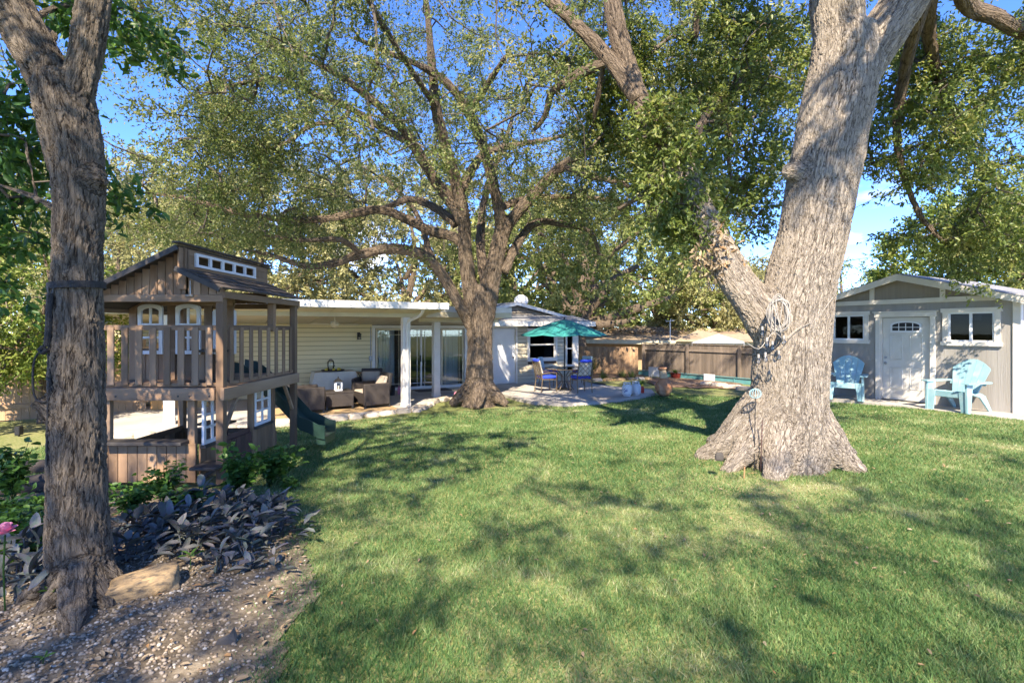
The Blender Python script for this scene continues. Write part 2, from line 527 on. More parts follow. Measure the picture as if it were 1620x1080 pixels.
M['adirondack'] = mk('adirondack', (0.20, 0.385, 0.44), (0.25, 0.43, 0.48), 0.45, 5, bump=0.05, rand=0.03, stain=(0.34, 0.49, 0.53), sscale=4)
M['fence'] = mk('fence', (0.20, 0.158, 0.125), (0.125, 0.10, 0.08), 0.85, 3, (2, 2, 0.2), 0.3, 16, rand=0.25)
M['fence_tan'] = mk('fence_tan', (0.42, 0.27, 0.16), (0.31, 0.20, 0.12), 0.85, 3, (2, 2, 0.2), 0.3, 16, rand=0.18)
M['fence_cedar'] = mk('fence_cedar', (0.52, 0.30, 0.12), (0.40, 0.22, 0.09), 0.8, 3, (2, 2, 0.2), 0.3, 16, rand=0.15)
M['teal_paint'] = mk('teal_paint', (0.10, 0.30, 0.31), (0.07, 0.22, 0.24), 0.6, 4, bump=0.15, rand=0.1)
M['umbrella'] = mk('umbrella', (0.012, 0.19, 0.185), (0.018, 0.22, 0.21), 0.8, 3, bump=0.12, bscale=60)
M['metal_dark'] = mk('metal_dark', (0.03, 0.03, 0.032), (0.05, 0.05, 0.05), 0.45, 6, metal=0.3)
M['metal_bronze'] = mk('metal_bronze', (0.22, 0.16, 0.10), (0.15, 0.11, 0.07), 0.45, 6, metal=0.3)
M['metal_white'] = mk('metal_white', (0.66, 0.67, 0.68), (0.58, 0.59, 0.6), 0.4, 4)
M['metal_grey'] = mk('metal_grey', (0.35, 0.36, 0.37), (0.28, 0.29, 0.3), 0.4, 5, metal=0.6)
M['cushion_blue'] = mk('cushion_blue', (0.012, 0.045, 0.42), (0.02, 0.06, 0.5), 0.85, 6, bump=0.2)
M['cushion_sky'] = mk('cushion_sky', (0.25, 0.42, 0.50), (0.4, 0.5, 0.52), 0.85, 22, bump=0.2)
M['cushion_cream'] = mk('cushion_cream', (0.60, 0.56, 0.47), (0.52, 0.48, 0.40), 0.9, 6, bump=0.2)
M['cushion_tan'] = mk('cushion_tan', (0.36, 0.31, 0.25), (0.30, 0.25, 0.2), 0.9, 6, bump=0.2)
M['wicker'] = mk('wicker', (0.045, 0.036, 0.032), (0.027, 0.022, 0.02), 0.6, 40, (1, 1, 3), 0.8, 60, rand=0.1)
M['wicker_dark'] = mk('wicker_dark', (0.025, 0.022, 0.022), (0.04, 0.036, 0.034), 0.6, 40, (1, 1, 3), 0.8, 60)
M['cloth'] = mk('cloth', (0.58, 0.55, 0.47), (0.52, 0.49, 0.42), 0.9, 3, bump=0.15)
M['rug'] = mk('rug', (0.42, 0.29, 0.15), (0.34, 0.23, 0.12), 0.95, 20, bump=0.4)
M['doormat'] = mk('doormat', (0.11, 0.08, 0.065), (0.07, 0.055, 0.045), 0.95, 20, bump=0.4)
M['terracotta'] = mk('terracotta', (0.46, 0.22, 0.11), (0.36, 0.16, 0.08), 0.75, 4, bump=0.15, stain=(0.62, 0.42, 0.28), sscale=2.5)
M['clay_pale'] = mk('clay_pale', (0.52, 0.41, 0.27), (0.42, 0.31, 0.2), 0.8, 6, bump=0.15)
M['pot_red'] = mk('pot_red', (0.16, 0.025, 0.018), (0.11, 0.018, 0.014), 0.35, 5, bump=0.05)
M['red'] = mk('red', (0.55, 0.05, 0.03), (0.45, 0.04, 0.025), 0.5, 5, bump=0.03)
M['pink'] = mk('pink', (0.62, 0.16, 0.28), (0.72, 0.30, 0.42), 0.7, 14, bump=0.1)
M['slide_green'] = mk('slide_green', (0.012, 0.034, 0.027), (0.017, 0.043, 0.034), 0.35, 4, bump=0.04, stain=(0.028, 0.052, 0.042), sscale=3)
M['black'] = mk('black', (0.012, 0.012, 0.013), (0.02, 0.02, 0.02), 0.55, 8, bump=0.1)
M['rope'] = mk('rope', (0.016, 0.016, 0.018), (0.03, 0.03, 0.03), 0.8, 30, bump=0.5, bscale=80)
M['cable_grey'] = mk('cable_grey', (0.36, 0.34, 0.31), (0.24, 0.22, 0.20), 0.5, 6, bump=0.03)
M['log_dark'] = mk('log_dark', (0.03, 0.026, 0.024), (0.06, 0.05, 0.045), 0.9, 5, (.3, 1, 1), 0.6, 14)
M['slate'] = mk('slate', (0.05, 0.045, 0.042), (0.09, 0.08, 0.07), 0.8, 5, bump=0.4)
M['tent_grey'] = mk('tent_grey', (0.36, 0.39, 0.44), (0.31, 0.34, 0.39), 0.8, 2, bump=0.1)
M['blue_mark'] = mk('blue_mark', (0.02, 0.05, 0.20), (0.02, 0.06, 0.24), 0.5, 5, bump=0.0)
M['lemon'] = mk('lemon', (0.75, 0.55, 0.05), (0.65, 0.5, 0.04), 0.5, 5, bump=0.05)
M['lawn_far'] = None

def ground_mat(name, cols, scales, bump=0.3, rough=0.95):
    m, n, l, b, out = new_mat(name)
    tc = n.new('ShaderNodeTexCoord')
    n1 = n.new('ShaderNodeTexNoise'); n1.inputs['Scale'].default_value = scales[0]; n1.inputs['Detail'].default_value = 6
    n2 = n.new('ShaderNodeTexNoise'); n2.inputs['Scale'].default_value = scales[1]; n2.inputs['Detail'].default_value = 4
    l.new(tc.outputs['Object'], n1.inputs['Vector']); l.new(tc.outputs['Object'], n2.inputs['Vector'])
    ad = n.new('ShaderNodeMath'); ad.operation = 'MULTIPLY_ADD'; ad.inputs[1].default_value = 0.5
    l.new(n2.outputs[0], ad.inputs[0])
    h2 = n.new('ShaderNodeMath'); h2.operation = 'MULTIPLY'; h2.inputs[1].default_value = 0.5
    l.new(n1.outputs[0], h2.inputs[0]); l.new(h2.outputs[0], ad.inputs[2])
    rp = n.new('ShaderNodeValToRGB')
    while len(rp.color_ramp.elements) < len(cols): rp.color_ramp.elements.new(0.5)
    for i, c in enumerate(cols):
        rp.color_ramp.elements[i].position = 0.34 + 0.32 * i / (len(cols) - 1.0)
        rp.color_ramp.elements[i].color = c4(c)
    l.new(ad.outputs[0], rp.inputs[0]); l.new(rp.outputs[0], b.inputs['Base Color'])
    b.inputs['Roughness'].default_value = rough; b.inputs['Specular IOR Level'].default_value = 0.1
    bp = n.new('ShaderNodeBump'); bp.inputs['Strength'].default_value = bump; bp.inputs['Distance'].default_value = 0.03
    l.new(n2.outputs[0], bp.inputs['Height']); l.new(bp.outputs[0], b.inputs['Normal'])
    return m
M['lawn'] = ground_mat('lawn', [(0.09, 0.12, 0.04), (0.14, 0.17, 0.06), (0.22, 0.22, 0.10), (0.32, 0.28, 0.16)], (0.55, 30), 0.5)
M['soil'] = ground_mat('soil', [(0.075, 0.060, 0.044), (0.15, 0.122, 0.088), (0.27, 0.225, 0.165)], (2.0, 24), 0.6)
M['mulch'] = ground_mat('mulch', [(0.10, 0.06, 0.04), (0.20, 0.13, 0.085), (0.34, 0.25, 0.18)], (1.5, 20), 0.6)

# ------------------------------------------------------------------ ground
def inside_poly(px, py, poly):
    r = np.zeros(px.shape, bool)
    n = len(poly); j = n - 1
    for i in range(n):
        xi, yi = poly[i]; xj, yj = poly[j]
        c = ((yi > py) != (yj > py)) & (px < (xj - xi) * (py - yi) / (yj - yi + 1e-12) + xi)
        r ^= c; j = i
    return r

def np_gz(x, y):
    v = -0.480 * x + 0.877 * y
    def sm(a, b):
        t = np.clip((v - a) / (b - a), 0, 1)
        return t * t * (3 - 2 * t)
    return -0.36 * sm(5.0, 12.5) - 0.22 * sm(17.0, 24.0)

def axis(lo, hi, fine_lo, fine_hi, fine, coarse):
    a = list(np.arange(lo, fine_lo, coarse)) + list(np.arange(fine_lo, fine_hi, fine)) + list(np.arange(fine_hi, hi + coarse, coarse))
    return np.array(a)

gx = axis(-300, 300, -18, 22, 0.5, 12.0); gy = axis(-60, 600, -6, 34, 0.5, 12.0)
GX, GY = np.meshgrid(gx, gy)
GZ = np_gz(GX, GY)
nx, ny = len(gx), len(gy)
idx = np.arange(nx * ny).reshape(ny, nx)
gf = np.stack([idx[:-1, :-1], idx[:-1, 1:], idx[1:, 1:], idx[1:, :-1]], -1).reshape(-1, 4)
lawn = link('lawn', np_mesh(np.stack([GX, GY, GZ], -1).reshape(-1, 3), gf, smooth=True), M['lawn'])
lawn['kind'] = 'structure'

def sheet(name, poly, lift, mat, step=0.12, wob=0.0):
    xs = [p[0] for p in poly]; ys = [p[1] for p in poly]
    X, Y = np.meshgrid(np.arange(min(xs), max(xs) + step, step), np.arange(min(ys), max(ys) + step, step))
    Z = np_gz(X, Y) + lift
    if wob:
        for i in range(X.shape[0]):
            for j in range(X.shape[1]):
                Z[i, j] += wob * max(0, .25 + mnoise.noise(Vector((X[i, j] * 2.3, Y[i, j] * 2.3, 0))))
    h, w = X.shape
    cx = (X[:-1, :-1] + X[1:, 1:]) / 2; cy = (Y[:-1, :-1] + Y[1:, 1:]) / 2
    nzv = np.array([[0.12 * mnoise.noise(Vector((a * 3.1, b * 3.1, 5.0))) for a, b in zip(ra, rb)] for ra, rb in zip(cx, cy)])
    keep = inside_poly(cx + nzv, cy + nzv, poly)
    id_ = np.arange(h * w).reshape(h, w)
    F = np.stack([id_[:-1, :-1], id_[:-1, 1:], id_[1:, 1:], id_[1:, :-1]], -1)[keep]
    o = link(name, np_mesh(np.stack([X, Y, Z], -1).reshape(-1, 3), F, smooth=True), mat)
    o['kind'] = 'structure'
    return o

BED = [(-7.5, -1.0), (-1.0, -1.0), (-1.1, 2.2), (-1.30, 2.9), (-1.28, 3.4), (-1.62, 4.0), (-1.95, 4.6), (-2.3, 5.2), (-3.2, 5.75), (-5.2, 5.8), (-6.2, 6.6), (-9.0, 6.9)]
sheet('gravel_bed', BED, 0.006, M['soil'], 0.045, 0.02)
PATIO_Z = -0.27

def pz2(pts, z=PATIO_Z):
    return [tuple(PZ(a, b, z)[:2]) for a, b in pts]

def slab(name, poly, z0, z1, mat):
    me = MB().prism(poly, z0, z1).mesh()
    bm = bmesh.new(); bm.from_mesh(me)
    bmesh.ops.triangulate(bm, faces=[f for f in bm.faces if len(f.verts) > 4])
    bm.to_mesh(me); bm.free()
    o = link(name, me, mat); o['kind'] = 'structure'
    return o

def uvp(u, v):
    p = UV(u, v); return (p.x, p.y)

slab('covered_patio', [uvp(-2.5, 12.4), uvp(1.0, 12.4), uvp(2.6, 12.65), uvp(4.3, 13.0), uvp(5.2, 14.2), uvp(5.9, 14.75), uvp(7.0, 14.9), uvp(7.0, 17.0), uvp(-2.5, 17.0)],
     -0.55, PATIO_Z, M['concrete'])
round_edge = [(793, 622), (815, 629), (845, 635), (893, 639), (940, 637), (982, 632), (1012, 627), (1036, 621), (1030, 615), (985, 612), (940, 607)]
slab('round_patio', [uvp(7.03, 16.98), uvp(7.03, 14.6)] + pz2(round_edge) + [uvp(12.4, 16.98)], -0.56, PATIO_Z - 0.004, M['concrete'])
slab('shed_slab', [tuple(Vector((9.4, 12.4)) + Vector((0.489, -0.872)) * t + Vector((0.872, 0.489)) * n) for t, n in ((-2.6, -0.85), (6.0, -0.85), (6.0, 5.0), (-2.6, 5.0))], -0.3, 0.02, M['concrete'])
sheet('mulch_bed', pz2([(905, 608), (935, 601), (1150, 601), (1175, 612), (1165, 620), (1060, 617), (1030, 613)], -0.45) + [uvp(20, 22), uvp(13, 22)], 0.02, M['mulch'], 0.25, 0.04)
drv = pz2([(160, 640), (330, 640), (330, 668), (160, 672)])

# grass blades, nearest lawn densest (real blades as far as single ones could be told apart)
def grass_patch(n, ylo, yhi, hgt, wid, seed):
    rng = np.random.default_rng(seed)
    y = np.sqrt(rng.uniform(ylo ** 2, yhi ** 2, n * 14))
    y = y[rng.uniform(0, 1, len(y)) < np.minimum(1.0, (3.2 / y) ** 1.75)]
    x = rng.uniform(-1.06, 1.06, len(y)) * y
    keep = ~inside_poly(x + np.abs(rng.normal(0, .20, len(x))) * (rng.random(len(x)) < .5), y + rng.normal(0, .10, len(y)), BED)
    v = -0.480 * x + 0.877 * y; u = 0.877 * x + 0.480 * y
    keep &= ~((v > 12.2) & (u < 12.5))
    keep &= ~((x - 9.4) * 0.872 + (y - 12.4) * 0.489 > -0.85)
    keep &= ~((x > -5.0) & (x < -3.5) & (y > 5.75) & (y < 7.8))
    x, y = x[keep][:n], y[keep][:n]
    n = len(x)
    pat = np.array([mnoise.noise(Vector((a * 0.5, b * 0.5, 3))) * 0.65 + mnoise.noise(Vector((a * 1.7, b * 1.7, 9))) * 0.5 + mnoise.noise(Vector((a * 6, b * 6, 1))) * 0.2 for a, b in zip(x, y)])
    far = np.maximum(1.0, y / 4.2)
    h = hgt * rng.uniform(0.5, 1.3, n) * (1 - 0.4 * np.clip(pat * 2, 0, 1))
    w = wid * rng.uniform(0.7, 1.3, n) * far
    ang = rng.uniform(0, 2 * np.pi, n)
    lean = rng.normal(0, 0.6, (n, 2)) * h[:, None]
    z = np_gz(x, y) - 0.004
    dx, dy = np.cos(ang) * w / 2, np.sin(ang) * w / 2
    V = np.empty((n, 3, 3))
    V[:, 0] = np.stack([x - dx, y - dy, z], -1)
    V[:, 1] = np.stack([x + dx, y + dy, z], -1)
    V[:, 2] = np.stack([x + lean[:, 0], y + lean[:, 1], z + h], -1)
    st = np.array([mnoise.noise(Vector((a * 1.5 + 40, b * 1.5, 2))) + 0.6 * mnoise.noise(Vector((a * 3.6, b * 3.6, 6))) + 0.35 * mnoise.noise(Vector((a * 9, b * 9, 6))) for a, b in zip(x, y)])
    rnd = np.clip(0.27 + pat * 0.45 + 0.38 * np.clip((st - 0.10) * 1.5, 0, 1) + rng.normal(0, 0.19, n), 0, 1)
    return V.reshape(-1, 3), np.repeat(rnd, 3)

def make_grass():
    parts = [grass_patch(345000, 2.2, 17.0, 0.045, 0.0065, 1)]
    V = np.concatenate([p[0] for p in parts]); r = np.concatenate([p[1] for p in parts])
    F = np.arange(len(V)).reshape(-1, 3)
    o = link('grass', np_mesh(V, F, {'rnd': r}), M['grass'])
    tag(o, 'short mown green lawn grass with straw coloured patches', 'grass', kind='stuff')
make_grass()

# pebbles in the bed at the lower left
def make_pebbles():
    rng = np.random.default_rng(5)
    m, n, l, b, out = new_mat('pebble')
    at = n.new('ShaderNodeAttribute'); at.attribute_name = 'rnd'
    rp = n.new('ShaderNodeValToRGB')
    cols = [(0.09, 0.074, 0.056), (0.20, 0.165, 0.125), (0.32, 0.272, 0.212), (0.23, 0.17, 0.115), (0.50, 0.46, 0.39)]
    while len(rp.color_ramp.elements) < 5: rp.color_ramp.elements.new(0.5)
    for i, c in enumerate(cols):
        rp.color_ramp.elements[i].position = i / 4.0; rp.color_ramp.elements[i].color = c4(c)
    l.new(at.outputs['Fac'], rp.inputs[0]); l.new(rp.outputs[0], b.inputs['Base Color'])
    b.inputs['Roughness'].default_value = 0.8
    bm = bmesh.new(); bmesh.ops.create_icosphere(bm, subdivisions=1, radius=1.0)
    bv = np.array([v.co[:] for v in bm.verts]); bf = np.array([[v.index for v in f.verts] for f in bm.faces]); bm.free()
    N = 12500
    y = rng.uniform(1.9, 5.2, N * 2); x = rng.uniform(-5.2, -1.1, N * 2)
    keep = inside_poly(x, y, BED) & (x > -1.05 * y)
    dens = np.clip(1.1 - (y - 2.2) * 0.24, 0.2, 1) * np.clip((-1.05 - x - 0.25 * (y - 2.3)) * 1.1, 0.10, 1)
    keep &= rng.uniform(0, 1, N * 2) < dens
    x, y = x[keep][:N], y[keep][:N]; N = len(x)
    s = rng.uniform(0.0055, 0.013, N)
    sc = np.stack([s * rng.uniform(0.8, 1.5, N), s * rng.uniform(0.7, 1.1, N), s * rng.uniform(0.45, 0.8, N)], -1)
    a = rng.uniform(0, 6.28, N)
    P = bv[None] * sc[:, None]
    P = P * (1 + rng.normal(0, 0.09, P.shape))
    c, sn = np.cos(a)[:, None], np.sin(a)[:, None]
    Q = np.stack([P[..., 0] * c - P[..., 1] * sn, P[..., 0] * sn + P[..., 1] * c, P[..., 2]], -1)
    wob = np.array([0.02 * max(0, .25 + mnoise.noise(Vector((p * 2.3, q * 2.3, 0)))) for p, q in zip(x, y)])
    Q += np.stack([x, y, 0.006 + wob + sc[:, 2] * 0.5], -1)[:, None]
    F = bf[None] + (np.arange(N) * len(bv))[:, None, None]
    o = link('pebbles', np_mesh(Q.reshape(-1, 3), F.reshape(-1, 3), {'rnd': np.repeat(rng.uniform(0, 1, N), len(bv))}, True), m)
    tag(o, 'loose tan and grey pebbles covering the planting bed', 'pebbles', kind='stuff')
make_pebbles()

# ------------------------------------------------------------------ trees
def catmull(pts, step):
    """pts: list of (Vector, r) -> finely sampled positions and radii"""
    P = [Vector(p) for p, r in pts]; Rr = [r for p, r in pts]
    out = []; rad = []
    for i in range(len(P) - 1):
        p0 = P[max(0, i - 1)]; p1 = P[i]; p2 = P[i + 1]; p3 = P[min(len(P) - 1, i + 2)]
        n = max(2, int((p2 - p1).length / step))
        for k in range(n):
            t = k / n
            q = 0.5 * ((2 * p1) + (p2 - p0) * t + (2 * p0 - 5 * p1 + 4 * p2 - p3) * t * t + (3 * p1 - p0 - 3 * p2 + p3) * t ** 3)
            out.append(q); rad.append(Rr[i] * (1 - t) + Rr[i + 1] * t)
    out.append(P[-1]); rad.append(Rr[-1])
    return out, rad

def bark_coords(V, limbs, k=0.19):
    """per-vertex coordinates across and along the limb, so that bark plates run lengthwise"""
    C = []; N1 = []; N2 = []; S = []; RR = []
    for li, (path, rad) in enumerate(limbs):
        t0 = (path[1] - path[0]).normalized(); nrm = Vector((1, 0, 0.01)) - t0 * t0.x; nrm.normalize()
        s = li * 7.3
        for i, p in enumerate(path):
            a = path[max(0, i - 1)]; b = path[min(len(path) - 1, i + 1)]
            t = (b - a).normalized(); nrm = (nrm - t * nrm.dot(t)).normalized()
            if i: s += (p - path[i - 1]).length
            C.append(p[:]); N1.append(nrm[:]); N2.append(t.cross(nrm)[:]); S.append(s); RR.append(rad[i])
    C, N1, N2, S, RR = map(np.array, (C, N1, N2, S, RR))
    out = np.empty_like(V)
    for a in range(0, len(V), 4000):
        v = V[a:a + 4000]
        d = np.sqrt(((v[:, None] - C[None]) ** 2).sum(-1)) / np.sqrt(RR)[None]
        j = d.argmin(1); o = v - C[j]
        T = np.cross(N1[j], N2[j])
        al = (o * T).sum(-1)
        out[a:a + 4000] = np.stack([(o * N1[j]).sum(-1), (o * N2[j]).sum(-1), (S[j] + al) * k], -1)
    return out

def trunk_mesh(limbs, voxel, sides=18, smooth_it=6, lump=0.0):
    mb = MB()
    for path, rad in limbs:
        mb.tube(path, rad, sides)
    me = mb.mesh(fix=True)
    ob = bpy.data.objects.new('tmp', me); COL.objects.link(ob)
    md = ob.modifiers.new('r', 'REMESH'); md.mode = 'VOXEL'; md.voxel_size = voxel
    ms = ob.modifiers.new('s', 'SMOOTH'); ms.factor = 0.5; ms.iterations = smooth_it
    dg = bpy.context.evaluated_depsgraph_get(); dg.update()
    ev = ob.evaluated_get(dg)
    m2 = bpy.data.meshes.new_from_object(ev)
    bpy.data.objects.remove(ob); bpy.data.meshes.remove(me)
    n = len(m2.vertices)
    V = np.empty(n * 3, np.float32); m2.vertices.foreach_get('co', V); V = V.reshape(-1, 3)
    if lump:
        NN = np.empty(n * 3, np.float32); m2.vertices.foreach_get('normal', NN); NN = NN.reshape(-1, 3)
        h = np.array([mnoise.noise(Vector((p[0] * 2.2, p[1] * 2.2, p[2] * 1.1))) * 0.7 + mnoise.noise(Vector((p[0] * 6, p[1] * 6, p[2] * 2.5))) * 0.3 for p in V])
        V = V + NN * (h * lump)[:, None]
        m2.vertices.foreach_set('co', V.ravel().astype(np.float32))
    bc = bark_coords(V.astype(np.float64), limbs)
    at = m2.attributes.new('bark', 'FLOAT_VECTOR', 'POINT'); at.data.foreach_set('vector', bc.astype(np.float32).ravel())
    m2.polygons.foreach_set('use_smooth', np.ones(len(m2.polygons), dtype=bool))
    m2.materials.clear()
    m2.update()
    return m2

def limb_tube(path, rad, n=9):
    mb = MB(); mb.tube(path, rad, n)
    me = mb.mesh(fix=False)
    V = np.array(mb.v)
    at = me.attributes.new('bark', 'FLOAT_VECTOR', 'POINT')
    at.data.foreach_set('vector', bark_coords(V, [(path, rad)]).astype(np.float32).ravel())
    me.polygons.foreach_set('use_smooth', np.ones(len(me.polygons), dtype=bool))
    return me

def grow(limbs, A, rng, rtip=0.006, rmax=0.09, step=0.35, up=0.12, jit=0.16):
    """connect every foliage centre to the nearest wood already there; returns branch chains"""
    cap = 400000
    N = np.empty((cap, 3)); par = np.full(cap, -1, int); lim = np.full(cap, rmax)
    n = 0
    for path, rad in limbs:
        for i in range(0, len(path), 2):
            N[n] = path[i]; lim[n] = max(0.012, min(rmax, rad[i] * 0.7)); n += 1
    base = n
    d0 = np.array([((N[:base] - a) ** 2).sum(1).min() for a in A])
    chains = []
    for ai in np.argsort(d0):
        a = A[ai]
        d2 = ((N[:n] - a) ** 2).sum(1)
        i = int(d2.argmin()); L = math.sqrt(d2[i])
        if L < 0.15: continue
        k = max(2, int(L / step))
        s = N[i].copy()
        c = (s + a) / 2 + rng.normal(0, jit, 3) * L + np.array([0, 0, up * L])
        ids = [i]
        for q in range(1, k + 1):
            t = q / k
            p = (1 - t) ** 2 * s + 2 * t * (1 - t) * c + t * t * a
            if q < k: p = p + rng.normal(0, 0.04, 3) * min(1, L)
            N[n] = p; par[n] = ids[-1]; lim[n] = lim[i]; ids.append(n); n += 1
        chains.append(ids)
    cnt = np.zeros(n)
    for ids in chains: cnt[ids[-1]] += 1
    for i in range(n - 1, base - 1, -1):
        if par[i] >= 0: cnt[par[i]] += cnt[i]
    rad = np.minimum(rtip * np.power(np.maximum(cnt, 1), 0.48), lim[:n])
    return N[:n], rad, chains

def chains_mesh(N, rad, chains, sides=5):
    V = []; F = []; b = 0
    ang = np.arange(sides) * 2 * np.pi / sides
    cs, sn = np.cos(ang), np.sin(ang)
    ka = np.arange(sides); kb = (ka + 1) % sides
    for ids in chains:
        P = N[ids]; r = rad[ids].copy()
        r[0] = min(r[0], r[1] * 1.15)
        T = np.gradient(P, axis=0); T /= np.linalg.norm(T, axis=1)[:, None] + 1e-9
        ref = np.where(np.abs(T[:, 2:3]) < 0.9, np.array([[0, 0, 1.0]]), np.array([[1.0, 0, 0]]))
        n1 = np.cross(T, ref); n1 /= np.linalg.norm(n1, axis=1)[:, None] + 1e-9
        n2 = np.cross(T, n1)
        ring = P[:, None] + (n1[:, None] * cs[None, :, None] + n2[:, None] * sn[None, :, None]) * r[:, None, None]
        m = len(ids)
        V.append(ring.reshape(-1, 3))
        for i in range(m - 1):
            F.append(np.stack([b + i * sides + ka, b + i * sides + kb, b + (i + 1) * sides + kb, b + (i + 1) * sides + ka], -1))
        b += m * sides
    return np.concatenate(V), np.concatenate(F)

def leaf_arrays(P, axis_, size, rng, aspect=0.45, upb=0.5, shape='rhomb', fold=0.18, rnd=None):
    n = len(P)
    a = axis_ / (np.linalg.norm(axis_, axis=1)[:, None] + 1e-9)
    nr = rng.normal(0, 1, (n, 3)) + np.array([0, 0, upb])
    s = np.cross(a, nr); s /= np.linalg.norm(s, axis=1)[:, None] + 1e-9
    nn = np.cross(s, a)
    L = size[:, None]; W = L * aspect * 0.5
    if shape == 'rhomb':
        V = np.stack([P, P + a * L * 0.5 + s * W + nn * L * fold, P + a * L, P + a * L * 0.5 - s * W + nn * L * fold], 1)
        F = np.array([[0, 1, 2], [0, 2, 3]])
    else:
        V = np.stack([P, P + a * L * 0.28 + s * W * 0.85 + nn * L * fold * 0.6, P + a * L * 0.68 + s * W * 0.8 + nn * L * fold * 0.6,
                      P + a * L - nn * L * 0.08, P + a * L * 0.68 - s * W * 0.8 + nn * L * fold * 0.6, P + a * L * 0.28 - s * W * 0.85 + nn * L * fold * 0.6], 1)
        F = np.array([[0, 1, 2], [0, 2, 3], [0, 3, 4], [0, 4, 5]])
    k = V.shape[1]
    FF = (F[None] + (np.arange(n) * k)[:, None, None]).reshape(-1, 3)
    if rnd is None: rnd = rng.uniform(0, 1, n)
    return V.reshape(-1, 3), FF, np.repeat(rnd, k)

def foliage(A, rng, twigs, leaves, size, spread=0.5, centre=None, shape='rhomb', aspect=0.45, droop=0.25, tone=0.25, twig_geo=True, twig_r=0.0025, upb=0.5):
    """twigs round every foliage centre, leaves along every twig"""
    M_ = len(A)
    T = M_ * twigs
    base = np.repeat(A, twigs, 0) + rng.normal(0, 0.06, (T, 3))
    d = rng.normal(0, 1, (T, 3)); d /= np.linalg.norm(d, axis=1)[:, None]
    if centre is not None:
        o = np.repeat(A, twigs, 0) - centre; o /= np.linalg.norm(o, axis=1)[:, None] + 1e-9
        d = d + 0.5 * o
    d[:, 2] -= droop; d /= np.linalg.norm(d, axis=1)[:, None]
    L = spread * rng.uniform(0.45, 1.15, T)
    tip = base + d * L[:, None]; tip[:, 2] -= 0.12 * L
    K = T * leaves
    t = rng.uniform(0.15, 1.03, K)
    b2 = np.repeat(base, leaves, 0); t2 = np.repeat(tip, leaves, 0); d2 = np.repeat(d, leaves, 0)
    P = b2 + (t2 - b2) * t[:, None] + rng.normal(0, 0.025, (K, 3))
    ax = d2 * 0.6 + rng.normal(0, 0.6, (K, 3)); ax[:, 2] -= 0.15
    clump = np.repeat(rng.normal(0, 1, M_), twigs * leaves) * 0.5 + np.repeat(rng.normal(0, 1, T), leaves) * 0.4 + rng.normal(0, 0.7, K)
    rnd = np.clip(0.42 + tone * clump, 0, 1)
    V, F, r = leaf_arrays(P, ax, size * rng.uniform(0.7, 1.3, K), rng, aspect, upb, shape, rnd=rnd)
    tw = None
    if twig_geo:
        s = np.cross(d, np.array([0.3, 0.2, 1.0])); s /= np.linalg.norm(s, axis=1)[:, None] + 1e-9
        n2 = np.cross(d, s)
        q = np.stack([base + s * twig_r, base - s * twig_r * 0.5 + n2 * twig_r * 0.87, base - s * twig_r * 0.5 - n2 * twig_r * 0.87, tip], 1)
        f = np.array([[0, 1, 3], [1, 2, 3], [2, 0, 3]])
        tw = (q.reshape(-1, 3), (f[None] + (np.arange(T) * 4)[:, None, None]).reshape(-1, 3))
    return V, F, r, tw

def ellipsoid_points(rng, n, c, rad, inner=0.5, zmin=None, flat=None):
    out = []
    while len(out) < n:
        p = rng.normal(0, 1, 3); p /= np.linalg.norm(p)
        q = p * (inner ** 3 + (1 - inner ** 3) * rng.uniform()) ** (1 / 3)
        w = np.array(c) + q * np.array(rad)
        if zmin is not None and w[2] < zmin: continue
        if mnoise.noise(Vector(w * 0.42)) + 0.5 * mnoise.noise(Vector(w * 1.1)) < -0.16: continue
        out.append(w)
    return np.array(out)

def thin(A, d):
    """drop centres that fall closer together than d"""
    seen = {}; keep = []
    for i, p in enumerate(A):
        k = tuple(np.floor(p / d).astype(int))
        if seen.get(k, 0) < 1:
            seen[k] = 1; keep.append(i)
    return A[keep]

def finish_crown(root, A, limbs, rng, bark, leafm, twigs, leaves, size, spread, centre, shape='rhomb', aspect=0.45, rtip=0.006, rmax=0.08,
                 droop=0.25, tone=0.25, twig_geo=True, sides=5, upb=0.5, twig_r=0.0025, branch_mat=None):
    N, rad, ch = grow(limbs, A, rng, rtip, rmax)
    V, F = chains_mesh(N, rad, ch, sides)
    br = link('branches', np_mesh(V, F, {'bark': V * np.array([1, 1, 0.5])}, True), branch_mat or M['bark_twig'], root)
    br['kind'] = 'stuff'
    V, F, r, tw = foliage(A, rng, twigs, leaves, size, spread, centre, shape, aspect, droop, tone, twig_geo, twig_r, upb)
    cr = link('crown', np_mesh(V, F, {'rnd': r}), leafm, root)
    cr['kind'] = 'stuff'
    if tw is not None:
        t = link('twigs', np_mesh(tw[0], tw[1]), branch_mat or M['bark_twig'], root)
        t['kind'] = 'stuff'
    return N

def L(*pts):
    return [(PD(a, b, d), r) for a, b, d, r in pts]

